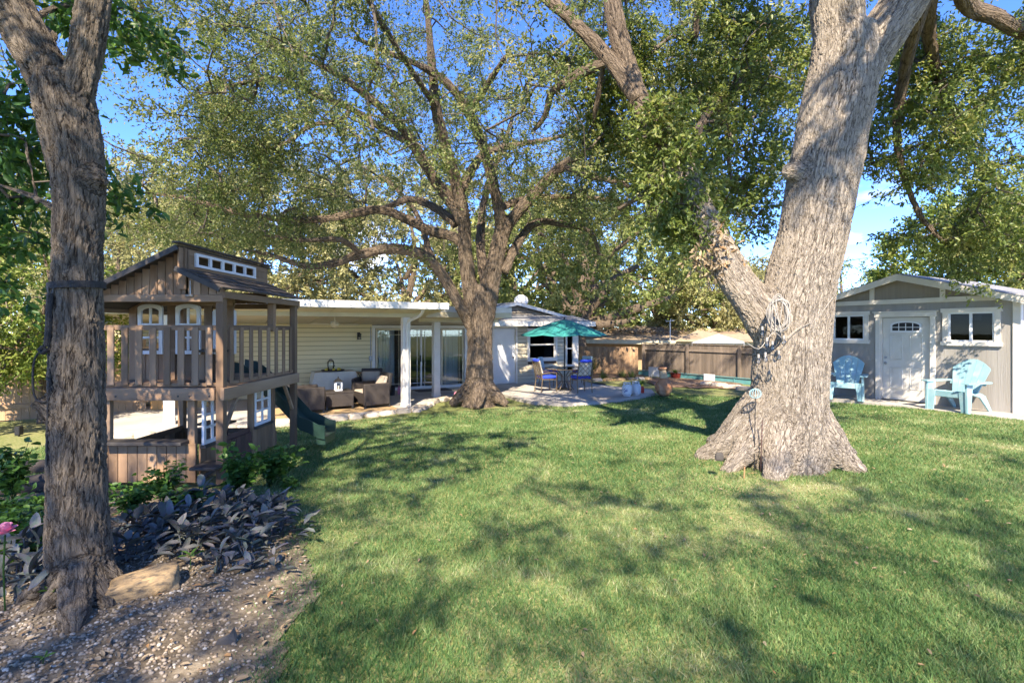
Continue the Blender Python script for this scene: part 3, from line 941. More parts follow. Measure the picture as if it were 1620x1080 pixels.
# ---- the forked oak in front of the house
def centre_oak():
    rng = np.random.default_rng(21)
    base = PG(757, 634); base.z -= 0.02
    root = thing('oak_tree', 'wide spreading oak with forked limbs standing in front of the house patio', 'tree', base)
    D = 14.3
    trunk = L((757, 645, D, .54), (757, 632, D, .47), (758, 610, D, .40), (759, 560, D, .355), (759, 510, D, .34), (758, 475, D, .30), (756, 450, D, .2))
    roots = [L((757, 600, D, .25), (735, 622, D - .15, .2), (712, 640, D - .3, .08)), L((757, 600, D, .25), (780, 622, D - .15, .2), (803, 640, D - .3, .08)),
             L((757, 600, D, .25), (757, 625, D - .5, .2), (752, 646, D - .8, .08))]
    main = {
     'A': L((752, 530, D, .24), (744, 460, D, .215), (736, 400, D - .1, .19), (733, 345, D - .2, .17), (722, 290, D - .5, .17), (702, 225, D - 1, .15), (690, 170, D - 1.4, .13), (683, 100, D - 1.8, .10), (676, 20, D - 2.2, .07), (665, -60, D - 2.6, .05)),
     'C': L((762, 530, D, .24), (772, 450, D + .1, .215), (784, 400, D + .1, .20), (792, 355, D, .17), (787, 320, D - .2, .15), (775, 270, D - .5, .14), (764, 230, D - .8, .135), (742, 180, D - 1.2, .12), (715, 140, D - 1.6, .11), (680, 112, D - 2, .09), (630, 90, D - 2.5, .06), (560, 60, D - 3, .04)),
     'D': L((768, 520, D, .2), (786, 420, D, .17), (797, 372, D, .16), (815, 340, D - .1, .16), (850, 302, D - .3, .15), (890, 262, D - .6, .13), (950, 232, D - 1, .10), (1010, 228, D - 1.3, .06), (1060, 240, D - 1.6, .03)),
     'F': L((750, 525, D, .18), (722, 474, D - .2, .155), (692, 425, D - .4, .145), (660, 400, D - .6, .15), (620, 393, D - .8, .14), (570, 403, D - 1, .12), (520, 418, D - 1.3, .10), (480, 420, D - 1.6, .08), (430, 404, D - 2, .05), (385, 395, D - 2.3, .03)),
    }
    tm = trunk_mesh([catmull(trunk, .12)] + [catmull(r, .1) for r in roots] + [catmull(main[k][:5], .1) for k in 'ACDF'], 0.032, 16, 5, 0.03)
    link('trunk', tm, M['bark_mid'], root)
    extra = [
     L((733, 352, D - .2, .15), (716, 322, D - .3, .14), (690, 288, D - .5, .13), (656, 232, D - 1, .12), (632, 198, D - 1.4, .10), (590, 160, D - 1.8, .08), (545, 125, D - 2.2, .07), (480, 90, D - 2.7, .05), (400, 60, D - 3.2, .03)),
     L((797, 430, D, .13), (822, 380, D + .4, .11), (850, 352, D + .7, .10), (900, 356, D + 1, .08), (935, 368, D + 1.2, .06), (948, 402, D + 1.3, .04)),
     L((737, 388, D, .14), (712, 373, D - .1, .13), (680, 365, D - .2, .12), (640, 345, D - .4, .11), (600, 332, D - .7, .10), (550, 340, D - 1.1, .09), (500, 348, D - 1.5, .08), (430, 345, D - 2, .065), (370, 335, D - 2.5, .055), (300, 315, D - 3, .04), (230, 305, D - 3.5, .025)),
     L((722, 355, D, .12), (690, 330, D + .3, .10), (650, 315, D + .7, .09), (615, 326, D + 1, .07), (560, 345, D + 1.4, .04)),
     L((640, 222, D - 1.2, .09), (600, 200, D - 1.5, .08), (555, 172, D - 1.9, .07), (500, 150, D - 2.4, .06), (440, 125, D - 3, .05), (370, 135, D - 3.6, .04), (310, 155, D - 4, .02)),
     L((790, 330, D - .1, .10), (830, 316, D + .2, .09), (900, 311, D + .7, .07), (980, 318, D + 1.2, .045)),
     L((730, 300, D - .4, .12), (750, 262, D - .2, .11), (772, 240, D, .09), (820, 228, D + .4, .07), (880, 218, D + .9, .05), (940, 195, D + 1.3, .03)),
     L((555, 170, D - 1.9, .06), (540, 190, D - 2.1, .05), (490, 200, D - 2.3, .045), (455, 225, D - 2.6, .035), (400, 250, D - 3, .02)),
     L((700, 440, D, .10), (680, 400, D + .8, .09), (660, 340, D + 1.8, .07), (610, 280, D + 3, .05)),
     L((770, 460, D, .14), (760, 380, D + 1.2, .12), (770, 300, D + 2.4, .1), (800, 220, D + 3.5, .07), (820, 150, D + 4.2, .04)),
     L((690, 170, D - 1.4, .07), (650, 110, D - 3.0, .06), (600, 30, D - 4.6, .05), (540, -80, D - 6, .03)),
     L((742, 180, D - 1.2, .07), (780, 120, D - 2.6, .06), (800, 90, D - 3.6, .035)),
     L((570, 403, D - 1, .07), (540, 380, D - 2.0, .06), (480, 380, D - 3, .04), (420, 372, D - 3.8, .025)),
     L((890, 262, D - .6, .07), (930, 280, D - 1.2, .06), (985, 290, D - 2, .05), (1040, 330, D - 2.6, .03)),
    ]
    limbs = [catmull(main[k], .15) for k in 'ACDF'] + [catmull(e, .15) for e in extra]
    for k in 'ACDF':
        p, r = catmull(main[k][3:], .12)
        link('limb', limb_tube(p, r, 10), M['bark_mid'], root)
    for e in extra:
        p, r = catmull(e, .12)
        link('limb', limb_tube(p, [q * 1.15 for q in r], 8), M['bark_mid'], root)
    c = np.array(PD(730, 360, D))
    A = np.concatenate([
        ellipsoid_points(rng, 1250, (c[0] + .3, c[1] - .3, 6.4), (8.2, 7.4, 5.6), 0.62, 4.3),
        ellipsoid_points(rng, 210, (c[0] - 6.0, c[1] - 2.0, 5.0), (4.2, 3.6, 1.7), 0.2, 3.7),
        ellipsoid_points(rng, 170, (c[0] - 4.6, c[1] - 4.2, 7.4), (4.2, 3.2, 2.4), 0.2, 4.4),
        ellipsoid_points(rng, 90, (c[0] + 4.4, c[1] + .5, 5.6), (3.0, 3.0, 1.2), 0.2, 4.4),
        ellipsoid_points(rng, 160, (c[0] + 1.5, c[1] + 1.0, 7.0), (4.0, 3.4, 2.4), 0.2, 5),
    ])
    for _ in range(60):
        lp, lr = limbs[rng.integers(len(limbs))]
        q = np.array(lp[int(len(lp) * rng.uniform(0.5, 1)) - 1]) + rng.normal(0, 0.45, 3)
        if q[2] > 3.3: A = np.vstack([A, q])
    # open sky window to the right of the top, as in the photograph's crown gap
    A = thin(A, 0.31)
    A = A[~((A[:, 0] > -0.6) & (A[:, 0] < 1.1) & (A[:, 2] > 7.4) & (A[:, 1] < 13.5))]
    finish_crown(root, A, limbs, rng, M['bark_mid'], M['leaf_oak'], 12, 14, 0.070, 0.60, c, rtip=0.008, rmax=0.06, tone=0.3, branch_mat=M['bark_twig'])
    return root
centre_oak()

# ---- the big leaning oak at the right
def big_oak():
    rng = np.random.default_rng(33)
    D = 6.7
    base = PD(1240, 735, D); base.z = 0
    root = thing('oak_tree', 'huge pale barked oak with flared roots and a coil of cable hung on it', 'tree', base)
    trunk = L((1238, 762, D, .60), (1238, 745, D, .565), (1239, 725, D, .53), (1242, 700, D, .50), (1246, 665, D, 0.482), (1248, 620, D, 0.453), (1250, 570, D, 0.444), (1255, 510, D, 0.444), (1266, 450, D, 0.430), (1279, 400, D, 0.411), (1291, 340, D, 0.402), (1303, 270, D, 0.421), (1317, 200, D, 0.425), (1330, 140, D, 0.421), (1337, 95, D, 0.402), (1336, 50, D, 0.346))
    lft = L((1336, 110, D, 0.278), (1329, 50, D, 0.303), (1324, 0, D, 0.303), (1318, -80, D - .1, 0.278), (1300, -200, D - .3, 0.244), (1270, -380, D - .6, 0.185), (1230, -600, D - 1, 0.101))
    rgt = L((1345, 140, D, 0.278), (1375, 85, D, 0.278), (1405, 40, D, 0.278), (1432, 0, D, 0.278), (1480, -70, D, 0.252), (1560, -190, D + .2, 0.210), (1660, -340, D + .5, 0.143), (1760, -520, D + .6, 0.067))
    stub = L((1240, 560, D, 0.252), (1215, 510, D, 0.269), (1190, 475, D + .03, 0.236), (1165, 440, D + .1, 0.215), (1145, 405, D + .2, 0.202), (1112, 345, D + .45, 0.190), (1078, 270, D + .7, 0.177), (1040, 205, D + .9, 0.172), (1005, 150, D + 1.1, 0.160), (965, 95, D + 1.2, 0.131), (915, 42, D + 1.3, 0.118), (868, 0, D + 1.4, 0.109), (780, -70, D + 1.5, 0.084), (680, -140, D + 1.6, 0.050))
    def root_(px0, px, py, dd, r0=.30, r1=.11):
        e = PZ(px, py, 0.0)
        s = PD(px0, 640, D - .02)
        m1 = s.lerp(e, .45); m1.z = s.z * .42
        m2 = s.lerp(e, .8); m2.z = .10
        return [(s, r0), (m1, r0 * .85), (m2, r0 * .5), (Vector((e.x, e.y, 0.0)), r1), (e + (e - s) * .12 + Vector((0, 0, -.12 - (e.z + (e - s).z * .12))), r1 * .4)]
    roots = [root_(1212, 1112, 724, 0, .29, .12), root_(1222, 1150, 744, 0, .24, .09), root_(1238, 1226, 756, 0, .27, .13), root_(1255, 1288, 748, 0, .22, .08), root_(1266, 1362, 746, 0, .29, .10), root_(1268, 1345, 718, 0, .24, .10), root_(1212, 1128, 700, 0, .24, .1)]
    knob = L((1290, 285, D, .2), (1254, 272, D - .12, .10), (1240, 268, D - .14, .05))
    limbs_t = [catmull(trunk, .1), catmull(lft[:4], .1), catmull(rgt[:5], .1), catmull(stub[:7], .1), catmull(knob, .05)] + [catmull(r, .06) for r in roots]
    link('trunk', trunk_mesh(limbs_t, 0.022, 26, 6, 0.035), M['bark_big'], root)
    extra = [
        L((1012, 160, D + 1.05, .15), (988, 90, D + 1.25, .15), (972, 20, D + 1.3, .145), (962, -60, D + 1.4, .12), (950, -200, D + 1.5, .07)),
        L((968, 96, D + 1.2, .09), (930, 110, D + 1.4, .085), (900, 128, D + 1.6, .075), (872, 148, D + 1.9, .06), (862, 185, D + 2.1, .05), (845, 205, D + 2.3, .035)),
        L((955, 90, D + 1.2, .05), (945, 160, D + 1.6, .045), (940, 190, D + 1.8, .03)),
        L((1500, -100, D, .14), (1530, 5, D + 1.2, .13), (1570, 25, D + 1.4, .125), (1625, 52, D + 1.6, .11), (1720, 80, D + 1.8, .07)),
        L((1100, 320, D + .5, .08), (1040, 300, D + 1.4, .06), (980, 330, D + 2.4, .04)),
        L((1078, 270, D + .7, .08), (1120, 180, D + 1.8, .07), (1180, 120, D + 2.6, .05), (1230, 60, D + 3.2, .03)),
        L((1480, -70, D, .12), (1470, 60, D + 2.0, .10), (1500, 160, D + 2.8, .08), (1540, 250, D + 3.2, .06), (1590, 300, D + 3.4, .04)),
        L((1480, -70, D, .12), (1430, 120, D + 2.2, .09), (1420, 230, D + 2.8, .07), (1450, 330, D + 3.1, .05), (1490, 380, D + 3.2, .03)),
        L((1318, -80, D, .14), (1200, -100, D + 1, .11), (1120, -40, D + 1.8, .08), (1100, 60, D + 2.4, .05)),
        L((1318, -80, D - .1, .2), (1250, -260, D - 2, .15), (1150, -560, D - 3.4, .08)),
        L((1480, -70, D, .2), (1560, -260, D - 1.8, .15), (1700, -600, D - 3.2, .08)),
    ]
    for e, bm_ in ((lft[3:], 'bark_big'), (rgt[4:], 'bark_big'), (stub[6:], 'bark_mid')):
        p, r = catmull(e, .12); link('limb', limb_tube(p, [q * (.86 if bm_ == 'bark_mid' else 1) for q in r], 12), M[bm_], root)
    for e in extra:
        p, r = catmull(e, .1); link('limb', limb_tube(p, r, 9), M['bark_mid'], root)
    limbs = [catmull(e, .15) for e in (lft[3:], rgt[4:], stub[6:])] + [catmull(e, .15) for e in extra]
    def blob(n, px, py, d, rx, ry, rz, inner=0.1):
        return ellipsoid_points(rng, n, PD(px, py, d)[:], (rx, ry, rz), inner)
    A = np.concatenate([
        blob(90, 1080, 120, 8.8, 1.9, 1.5, 1.5), blob(48, 1120, 260, 9.0, 1.3, 1.3, 1.1), blob(40, 1010, 190, 9.2, 1.1, 1.2, 1.0),
        blob(60, 1190, 60, 9.4, 1.4, 1.4, 1.3), blob(36, 950, 40, 8.6, 1.0, 1.2, 0.9), blob(14, 1060, 330, 9.3, 1.0, 1.0, 0.5),
        blob(16, 1170, 320, 9.2, .6, .8, .6),
        blob(80, 1450, 220, 9.6, 1.2, 1.4, 1.5), blob(70, 1570, 170, 9.8, 1.3, 1.4, 1.5), blob(60, 1510, 330, 9.8, 1.3, 1.3, .8),
        blob(44, 1590, 370, 10.2, .9, 1.2, 1.0), blob(50, 1530, 60, 9.0, 1.4, 1.4, 1.0), blob(24, 1420, 110, 9.6, .8, 1, 1.0),
        ellipsoid_points(rng, 120, (5.0, 8.6, 9.2), (6.2, 5.6, 2.8), 0.45, 6.2),
        ellipsoid_points(rng, 110, (4.3, 1.6, 9.8), (2.8, 2.4, 1.5), 0.2, 7.8),  # unseen leaf clump above the view, added to shade the upper trunk
    ])
    A = np.concatenate([A, blob(20, 1085, 320, 7.2, .6, .5, .6), blob(20, 1060, 250, 7.4, .6, .5, .6), blob(18, 1030, 190, 7.5, .5, .5, .5), blob(12, 1120, 240, 7.7, .6, .6, .7), blob(10, 1115, 375, 7.0, .35, .3, .25)])
    A = thin(A, 0.25)
    # keep the trunk itself and the low sky beside it free of leaves
    px = A[:, 0] / A[:, 1] * FPX + CPX; py = HPY - (A[:, 2] - CAMZ) / A[:, 1] * FPX
    bad = (A[:, 1] < 7.4) & (px > 1180) & (px < 1470) & (py > -10) & (A[:, 1] > 0.5)
    A = A[~bad]
    finish_crown(root, A, limbs, rng, M['bark_mid'], M['leaf_big'], 10, 13, 0.084, 0.44, None, rtip=0.007, rmax=0.05, tone=0.3, droop=0.35)
    # dead brown leaf cluster on the stump-like side limb
    rg = np.random.default_rng(8)
    Ad = np.array([PD(a, b, D + .05)[:] for a, b in ((1120, 395), (1135, 385), (1150, 405), (1108, 410), (1128, 420), (1145, 380))])
    V, F, r, tw = foliage(Ad, rg, 7, 6, 0.09, 0.22, None, 'hex', 0.42, 0.5, 0.3, True, 0.002)
    o = link('dead_leaves', np_mesh(V, F, {'rnd': r}), M['leaf_dead'], root); o['kind'] = 'stuff'
    Ad = np.array([PD(a, b, D - .4)[:] for a, b in ((1225, 405), (1240, 420), (1262, 430))])
    V, F, r, tw = foliage(Ad, rg, 5, 2, 0.05, 0.25, None, 'hex', 0.42, 0.3, 0.3, True, 0.003)
    o = link('dead_twigs', np_mesh(tw[0], tw[1]), M['bark_far'], root); o['kind'] = 'stuff'
    return root
big_oak()

# ---- the near tree at the left edge
def left_tree():
    rng = np.random.default_rng(44)
    D = 3.45
    base = PZ(135, 935, 0.0)
    root = thing('shade_tree', 'dark barked tree in the near planting bed with a black strap round it', 'tree', base)
    trunk = L((131, 955, D, 0.216), (129, 930, D, 0.198), (127, 890, D, 0.180), (124, 840, D, 0.172), (122, 760, D, 0.161), (122, 660, D, 0.157), (122, 560, D, 0.148), (122, 460, D, 0.136), (124, 380, D, 0.134), (126, 310, D, 0.141), (121, 260, D, 0.151), (113, 215, D, 0.163), (104, 170, D, 0.167), (98, 140, D, 0.158), (96, 120, D, 0.141))
    lft = L((100, 170, D, 0.123), (78, 120, D, 0.132), (50, 70, D, 0.132), (18, 12, D, 0.132), (-40, -90, D - .1, 0.123), (-130, -230, D - .2, 0.106), (-260, -420, D - .4, 0.070), (-400, -600, D - .4, 0.035))
    rgt = L((112, 190, D, 0.097), (126, 130, D, 0.097), (136, 80, D, 0.095), (144, 30, D, 0.093), (150, -20, D, 0.092), (160, -120, D - .1, 0.084), (185, -300, D - .3, 0.070), (230, -500, D - .4, 0.044), (300, -700, D - .5, 0.026))
    stub = L((118, 690, D, 0.079), (96, 668, D - .05, 0.075), (76, 645, D - .08, 0.062), (60, 632, D - .1, 0.053))
    knob = L((130, 290, D, 0.114), (152, 283, D - .02, 0.066), (163, 280, D - .03, 0.040))
    def rt(px, py, r0=.12):
        e = PZ(px, py, 0.0); s = PD(128, 880, D); m1 = s.lerp(e, .5); m1.z = .09; m2 = s.lerp(e, .8); m2.z = .04
        return [(s, r0), (m1, r0 * .8), (m2, r0 * .65), (Vector((e.x, e.y, .0)), r0 * .45), (e + Vector((0, -.05, -.09)), r0 * .2)]
    roots = [rt(112, 1000, .11), rt(205, 935, .11), rt(35, 955, .10), rt(170, 960, .09), rt(60, 975, .08)]
    tl = [catmull(trunk, .06), catmull(lft[:5], .06), catmull(rgt[:5], .06), catmull(stub, .04), catmull(knob, .03)] + [catmull(r, .04) for r in roots]
    link('trunk', trunk_mesh(tl, 0.0115, 24, 6, 0.012), M['bark_left'], root)
    for e in (lft[4:], rgt[4:]):
        p, r = catmull(e, .08); link('limb', limb_tube(p, r, 12), M['bark_left'], root)
    extra = [L((105, 335, D, .03), (85, 328, D + .05, .022), (45, 308, D + .15, .016), (0, 292, D + .3, .01), (-50, 270, D + .5, .006)),
             L((60, 320, D + .1, .012), (50, 270, D + .2, .009), (38, 220, D + .4, .006)),
             L((85, 60, D + .1, .03), (60, 28, D + .5, .025), (110, 10, D + .8, .02), (170, 40, D + 1, .012)),
             L((150, -20, D, .05), (220, -60, D + .7, .035), (260, -10, D + 1.1, .02))]
    for e in extra:
        p, r = catmull(e, .05); link('limb', limb_tube(p, r, 7), M['bark_left'], root)
    limbs = [catmull(e, .1) for e in (lft[4:], rgt[4:])] + [catmull(e, .08) for e in extra]
    def blob(n, px, py, d, rx, ry, rz, inner=0.1):
        return ellipsoid_points(rng, n, PD(px, py, d)[:], (rx, ry, rz), inner)
    A = np.concatenate([
        blob(22, 10, 230, 4.1, .40, .5, .40), blob(9, 15, 360, 4.2, .36, .5, .3), blob(10, 30, 170, 4.3, .3, .4, .3), blob(3, 20, 455, 4.4, .2, .3, .15),
        blob(10, 205, 55, 4.6, .35, .4, .25), blob(5, 175, 305, 3.9, .12, .15, .1), blob(9, 95, 25, 4.4, .35, .4, .3),
        ellipsoid_points(rng, 520, (-3.9, 1.0, 7.0), (3.8, 4.4, 1.8), 0.2, 5.2),
    ])
    A = thin(A, 0.2)
    finish_crown(root, A, limbs, rng, M['bark_left'], M['leaf_left'], 6, 8, 0.085, 0.26, None, 'hex', 0.5, rtip=0.004, rmax=0.025, tone=0.28, droop=0.2, twig_r=0.002)
    return root
left_tree()

# ---- trees beyond the house and fences, and the two whose shade falls over the lawn from behind
def back_tree(name, label, x, y, h, rx, rz, leafm, seed, n=260, lsize=0.23, trunk_r=0.3, zc=None, limbs_px=None, twigs=9, leaves=11, spread=0.95, group='trees beyond the house', ry=None, thinning=.45):
    rng = np.random.default_rng(seed)
    g = gz(x, y)
    root = thing(name, label, 'tree', (x, y, g), None, group)
    zc = zc if zc is not None else g + h - rz
    limbs = []
    tr = catmull([(Vector((x, y, g - .2)), trunk_r * 1.25), (Vector((x + .05, y, g + 1)), trunk_r), (Vector((x + rng.normal(0, .2), y, g + (zc - g) * .55)), trunk_r * .8), (Vector((x + rng.normal(0, .3), y, zc)), trunk_r * .5), (Vector((x, y, zc + rz * .7)), trunk_r * .15)], .4)
    limbs.append(tr)
    for k in range(7):
        a = k * 2.4 + rng.uniform(0, 1)
        z0 = g + (zc - g) * rng.uniform(.35, .8)
        e = Vector((x + math.cos(a) * rx * .75, y + math.sin(a) * rx * .75, zc + rng.uniform(-.4, .5) * rz))
        s = Vector((x, y, z0)); mid = s.lerp(e, .5) + Vector((rng.normal(0, .3), rng.normal(0, .3), rng.uniform(.2, .9)))
        limbs.append(catmull([(s, trunk_r * .5), (mid, trunk_r * .33), (e, trunk_r * .1)], .4))
    if limbs_px:
        limbs += [catmull(l, .3) for l in limbs_px]
    mb = MB()
    p, r = limbs[0]; link('trunk', limb_tube(p, r, 9), M['bark_mid'], root)
    for p, r in limbs[1:]:
        link('limb', limb_tube(p, r, 7), M['bark_mid'], root)
    A = ellipsoid_points(rng, n, (x, y, zc), (rx, ry or rx, rz), 0.55)
    A = thin(A, thinning)
    A = A[A[:, 2] > g + 1.2]
    finish_crown(root, A, limbs, rng, M['bark_far'], leafm, twigs, leaves, lsize, spread, np.array([x, y, zc]), rtip=0.012, rmax=0.09, twig_geo=False, tone=0.25, sides=4, branch_mat=M['bark_far'])
    return root

def at(px, d):
    return (px - CPX) / FPX * d

BT = [
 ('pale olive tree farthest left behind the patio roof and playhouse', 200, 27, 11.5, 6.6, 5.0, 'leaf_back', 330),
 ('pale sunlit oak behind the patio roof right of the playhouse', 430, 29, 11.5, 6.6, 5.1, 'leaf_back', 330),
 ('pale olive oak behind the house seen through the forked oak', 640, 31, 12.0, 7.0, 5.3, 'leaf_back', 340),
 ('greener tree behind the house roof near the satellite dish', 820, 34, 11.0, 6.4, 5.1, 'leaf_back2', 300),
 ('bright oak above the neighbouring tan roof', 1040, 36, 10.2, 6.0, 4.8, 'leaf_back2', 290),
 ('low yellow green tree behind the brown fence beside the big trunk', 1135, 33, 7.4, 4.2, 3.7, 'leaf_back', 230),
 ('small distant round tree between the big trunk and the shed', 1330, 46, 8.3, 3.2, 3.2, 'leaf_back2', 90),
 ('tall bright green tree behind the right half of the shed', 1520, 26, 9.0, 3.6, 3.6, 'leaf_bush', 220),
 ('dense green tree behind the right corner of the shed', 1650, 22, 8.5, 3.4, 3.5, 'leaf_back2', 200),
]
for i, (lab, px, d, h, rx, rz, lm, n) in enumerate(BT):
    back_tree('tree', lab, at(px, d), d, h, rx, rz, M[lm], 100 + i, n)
d = 27.0
ox = at(915, d)
back_tree('tree', 'old oak with thick bare dark limbs behind the teal umbrella', ox, d, 9.0, 6.4, 3.0, M['leaf_back2'], 131, 260, trunk_r=.42,
    limbs_px=[[(PD(915, 520, d), .42), (PD(925, 495, d), .38), (PD(950, 465, d), .3), (PD(975, 440, d), .2), (PD(1010, 420, d), .1)],
              [(PD(918, 515, d), .35), (PD(945, 508, d), .3), (PD(985, 495, d - .5), .25), (PD(1025, 482, d - 1), .18), (PD(1060, 470, d - 1.4), .1)],
              [(PD(918, 515, d), .3), (PD(950, 513, d - .4), .22), (PD(985, 510, d - .8), .16), (PD(1005, 502, d - 1), .07)],
              [(PD(915, 510, d), .35), (PD(897, 490, d), .28), (PD(880, 465, d), .2), (PD(850, 440, d), .1)],
              [(PD(915, 500, d), .3), (PD(922, 470, d + .5), .25), (PD(935, 440, d + 1), .18), (PD(950, 400, d + 1.4), .1)]])
# left boundary greenery
back_tree('leafy_bush', 'bright yellow green bushy tree over the left board fence', -10.6, 11.6, 4.6, 1.9, 1.9, M['leaf_bush'], 150, 170, 0.10, 0.08, twigs=8, leaves=12, spread=0.45, group='greenery over the left fence', thinning=.24)
back_tree('leafy_bush', 'sunlit shrub left of the near trunk, in front of the board fence', -10.3, 10.2, 3.0, 1.1, 1.25, M['leaf_bush'], 151, 110, 0.09, 0.05, twigs=8, leaves=12, spread=0.4, group='greenery over the left fence', thinning=.22)
back_tree('leafy_bush', 'light green tree between playhouse and house at far left', -12.6, 16.5, 6.0, 2.6, 2.4, M['leaf_back'], 152, 150, 0.12, 0.12, twigs=8, leaves=12, spread=0.6, group='greenery over the left fence', thinning=.3)
# behind the camera: only their dappled shade is seen
back_tree('shade_oak', 'oak behind the viewer whose shade dapples the near lawn', 0.6, -7.2, 9.8, 5.8, 2.3, M['leaf_oak'], 160, 420, 0.09, 0.07, twigs=6, leaves=10, spread=0.6, group='oaks behind the viewer', thinning=.4)
back_tree('shade_oak', 'second oak behind the viewer shading the planting bed', -4.6, -5.6, 9.5, 3.9, 2.4, M['leaf_oak'], 161, 190, 0.09, 0.09, twigs=8, leaves=11, spread=0.7, group='oaks behind the viewer', thinning=.45)
back_tree('shade_oak', 'third oak behind the viewer shading lawn beside the shed', 9.0, -5.0, 10.5, 4.6, 2.6, M['leaf_oak'], 162, 200, 0.09, 0.09, twigs=8, leaves=11, spread=0.7, group='oaks behind the viewer', thinning=.45)

def distant_wood():
    rng = np.random.default_rng(501); A = []
    while len(A) < 620:
        y = rng.uniform(44, 54); px = rng.uniform(-150, 1270); x = (px - CPX) / FPX * y
        top = 10.0 if px < 950 else (7.0 if px < 1160 else 4.6)
        top *= 0.8 + 0.35 * mnoise.noise(Vector((x * .16, 0, 3)))
        A.append((x, y, gz(x, y) + rng.uniform(0.3, top)))
    while len(A) < 1050:
        x = rng.uniform(-48, 48); y = -rng.uniform(30, 40); A.append((x, y, rng.uniform(0.3, 8.5 + 2.5 * mnoise.noise(Vector((x * .16, 0, 3))))))
    V, F, r, tw = foliage(np.array(A), rng, 8, 8, 0.38, 1.5, None, 'rhomb', 0.5, 0.1, 0.28, False)
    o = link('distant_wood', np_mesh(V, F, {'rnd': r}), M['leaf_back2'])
    tag(o, 'far band of pale green trees filling the gaps behind the houses', 'trees', kind='stuff')
distant_wood()

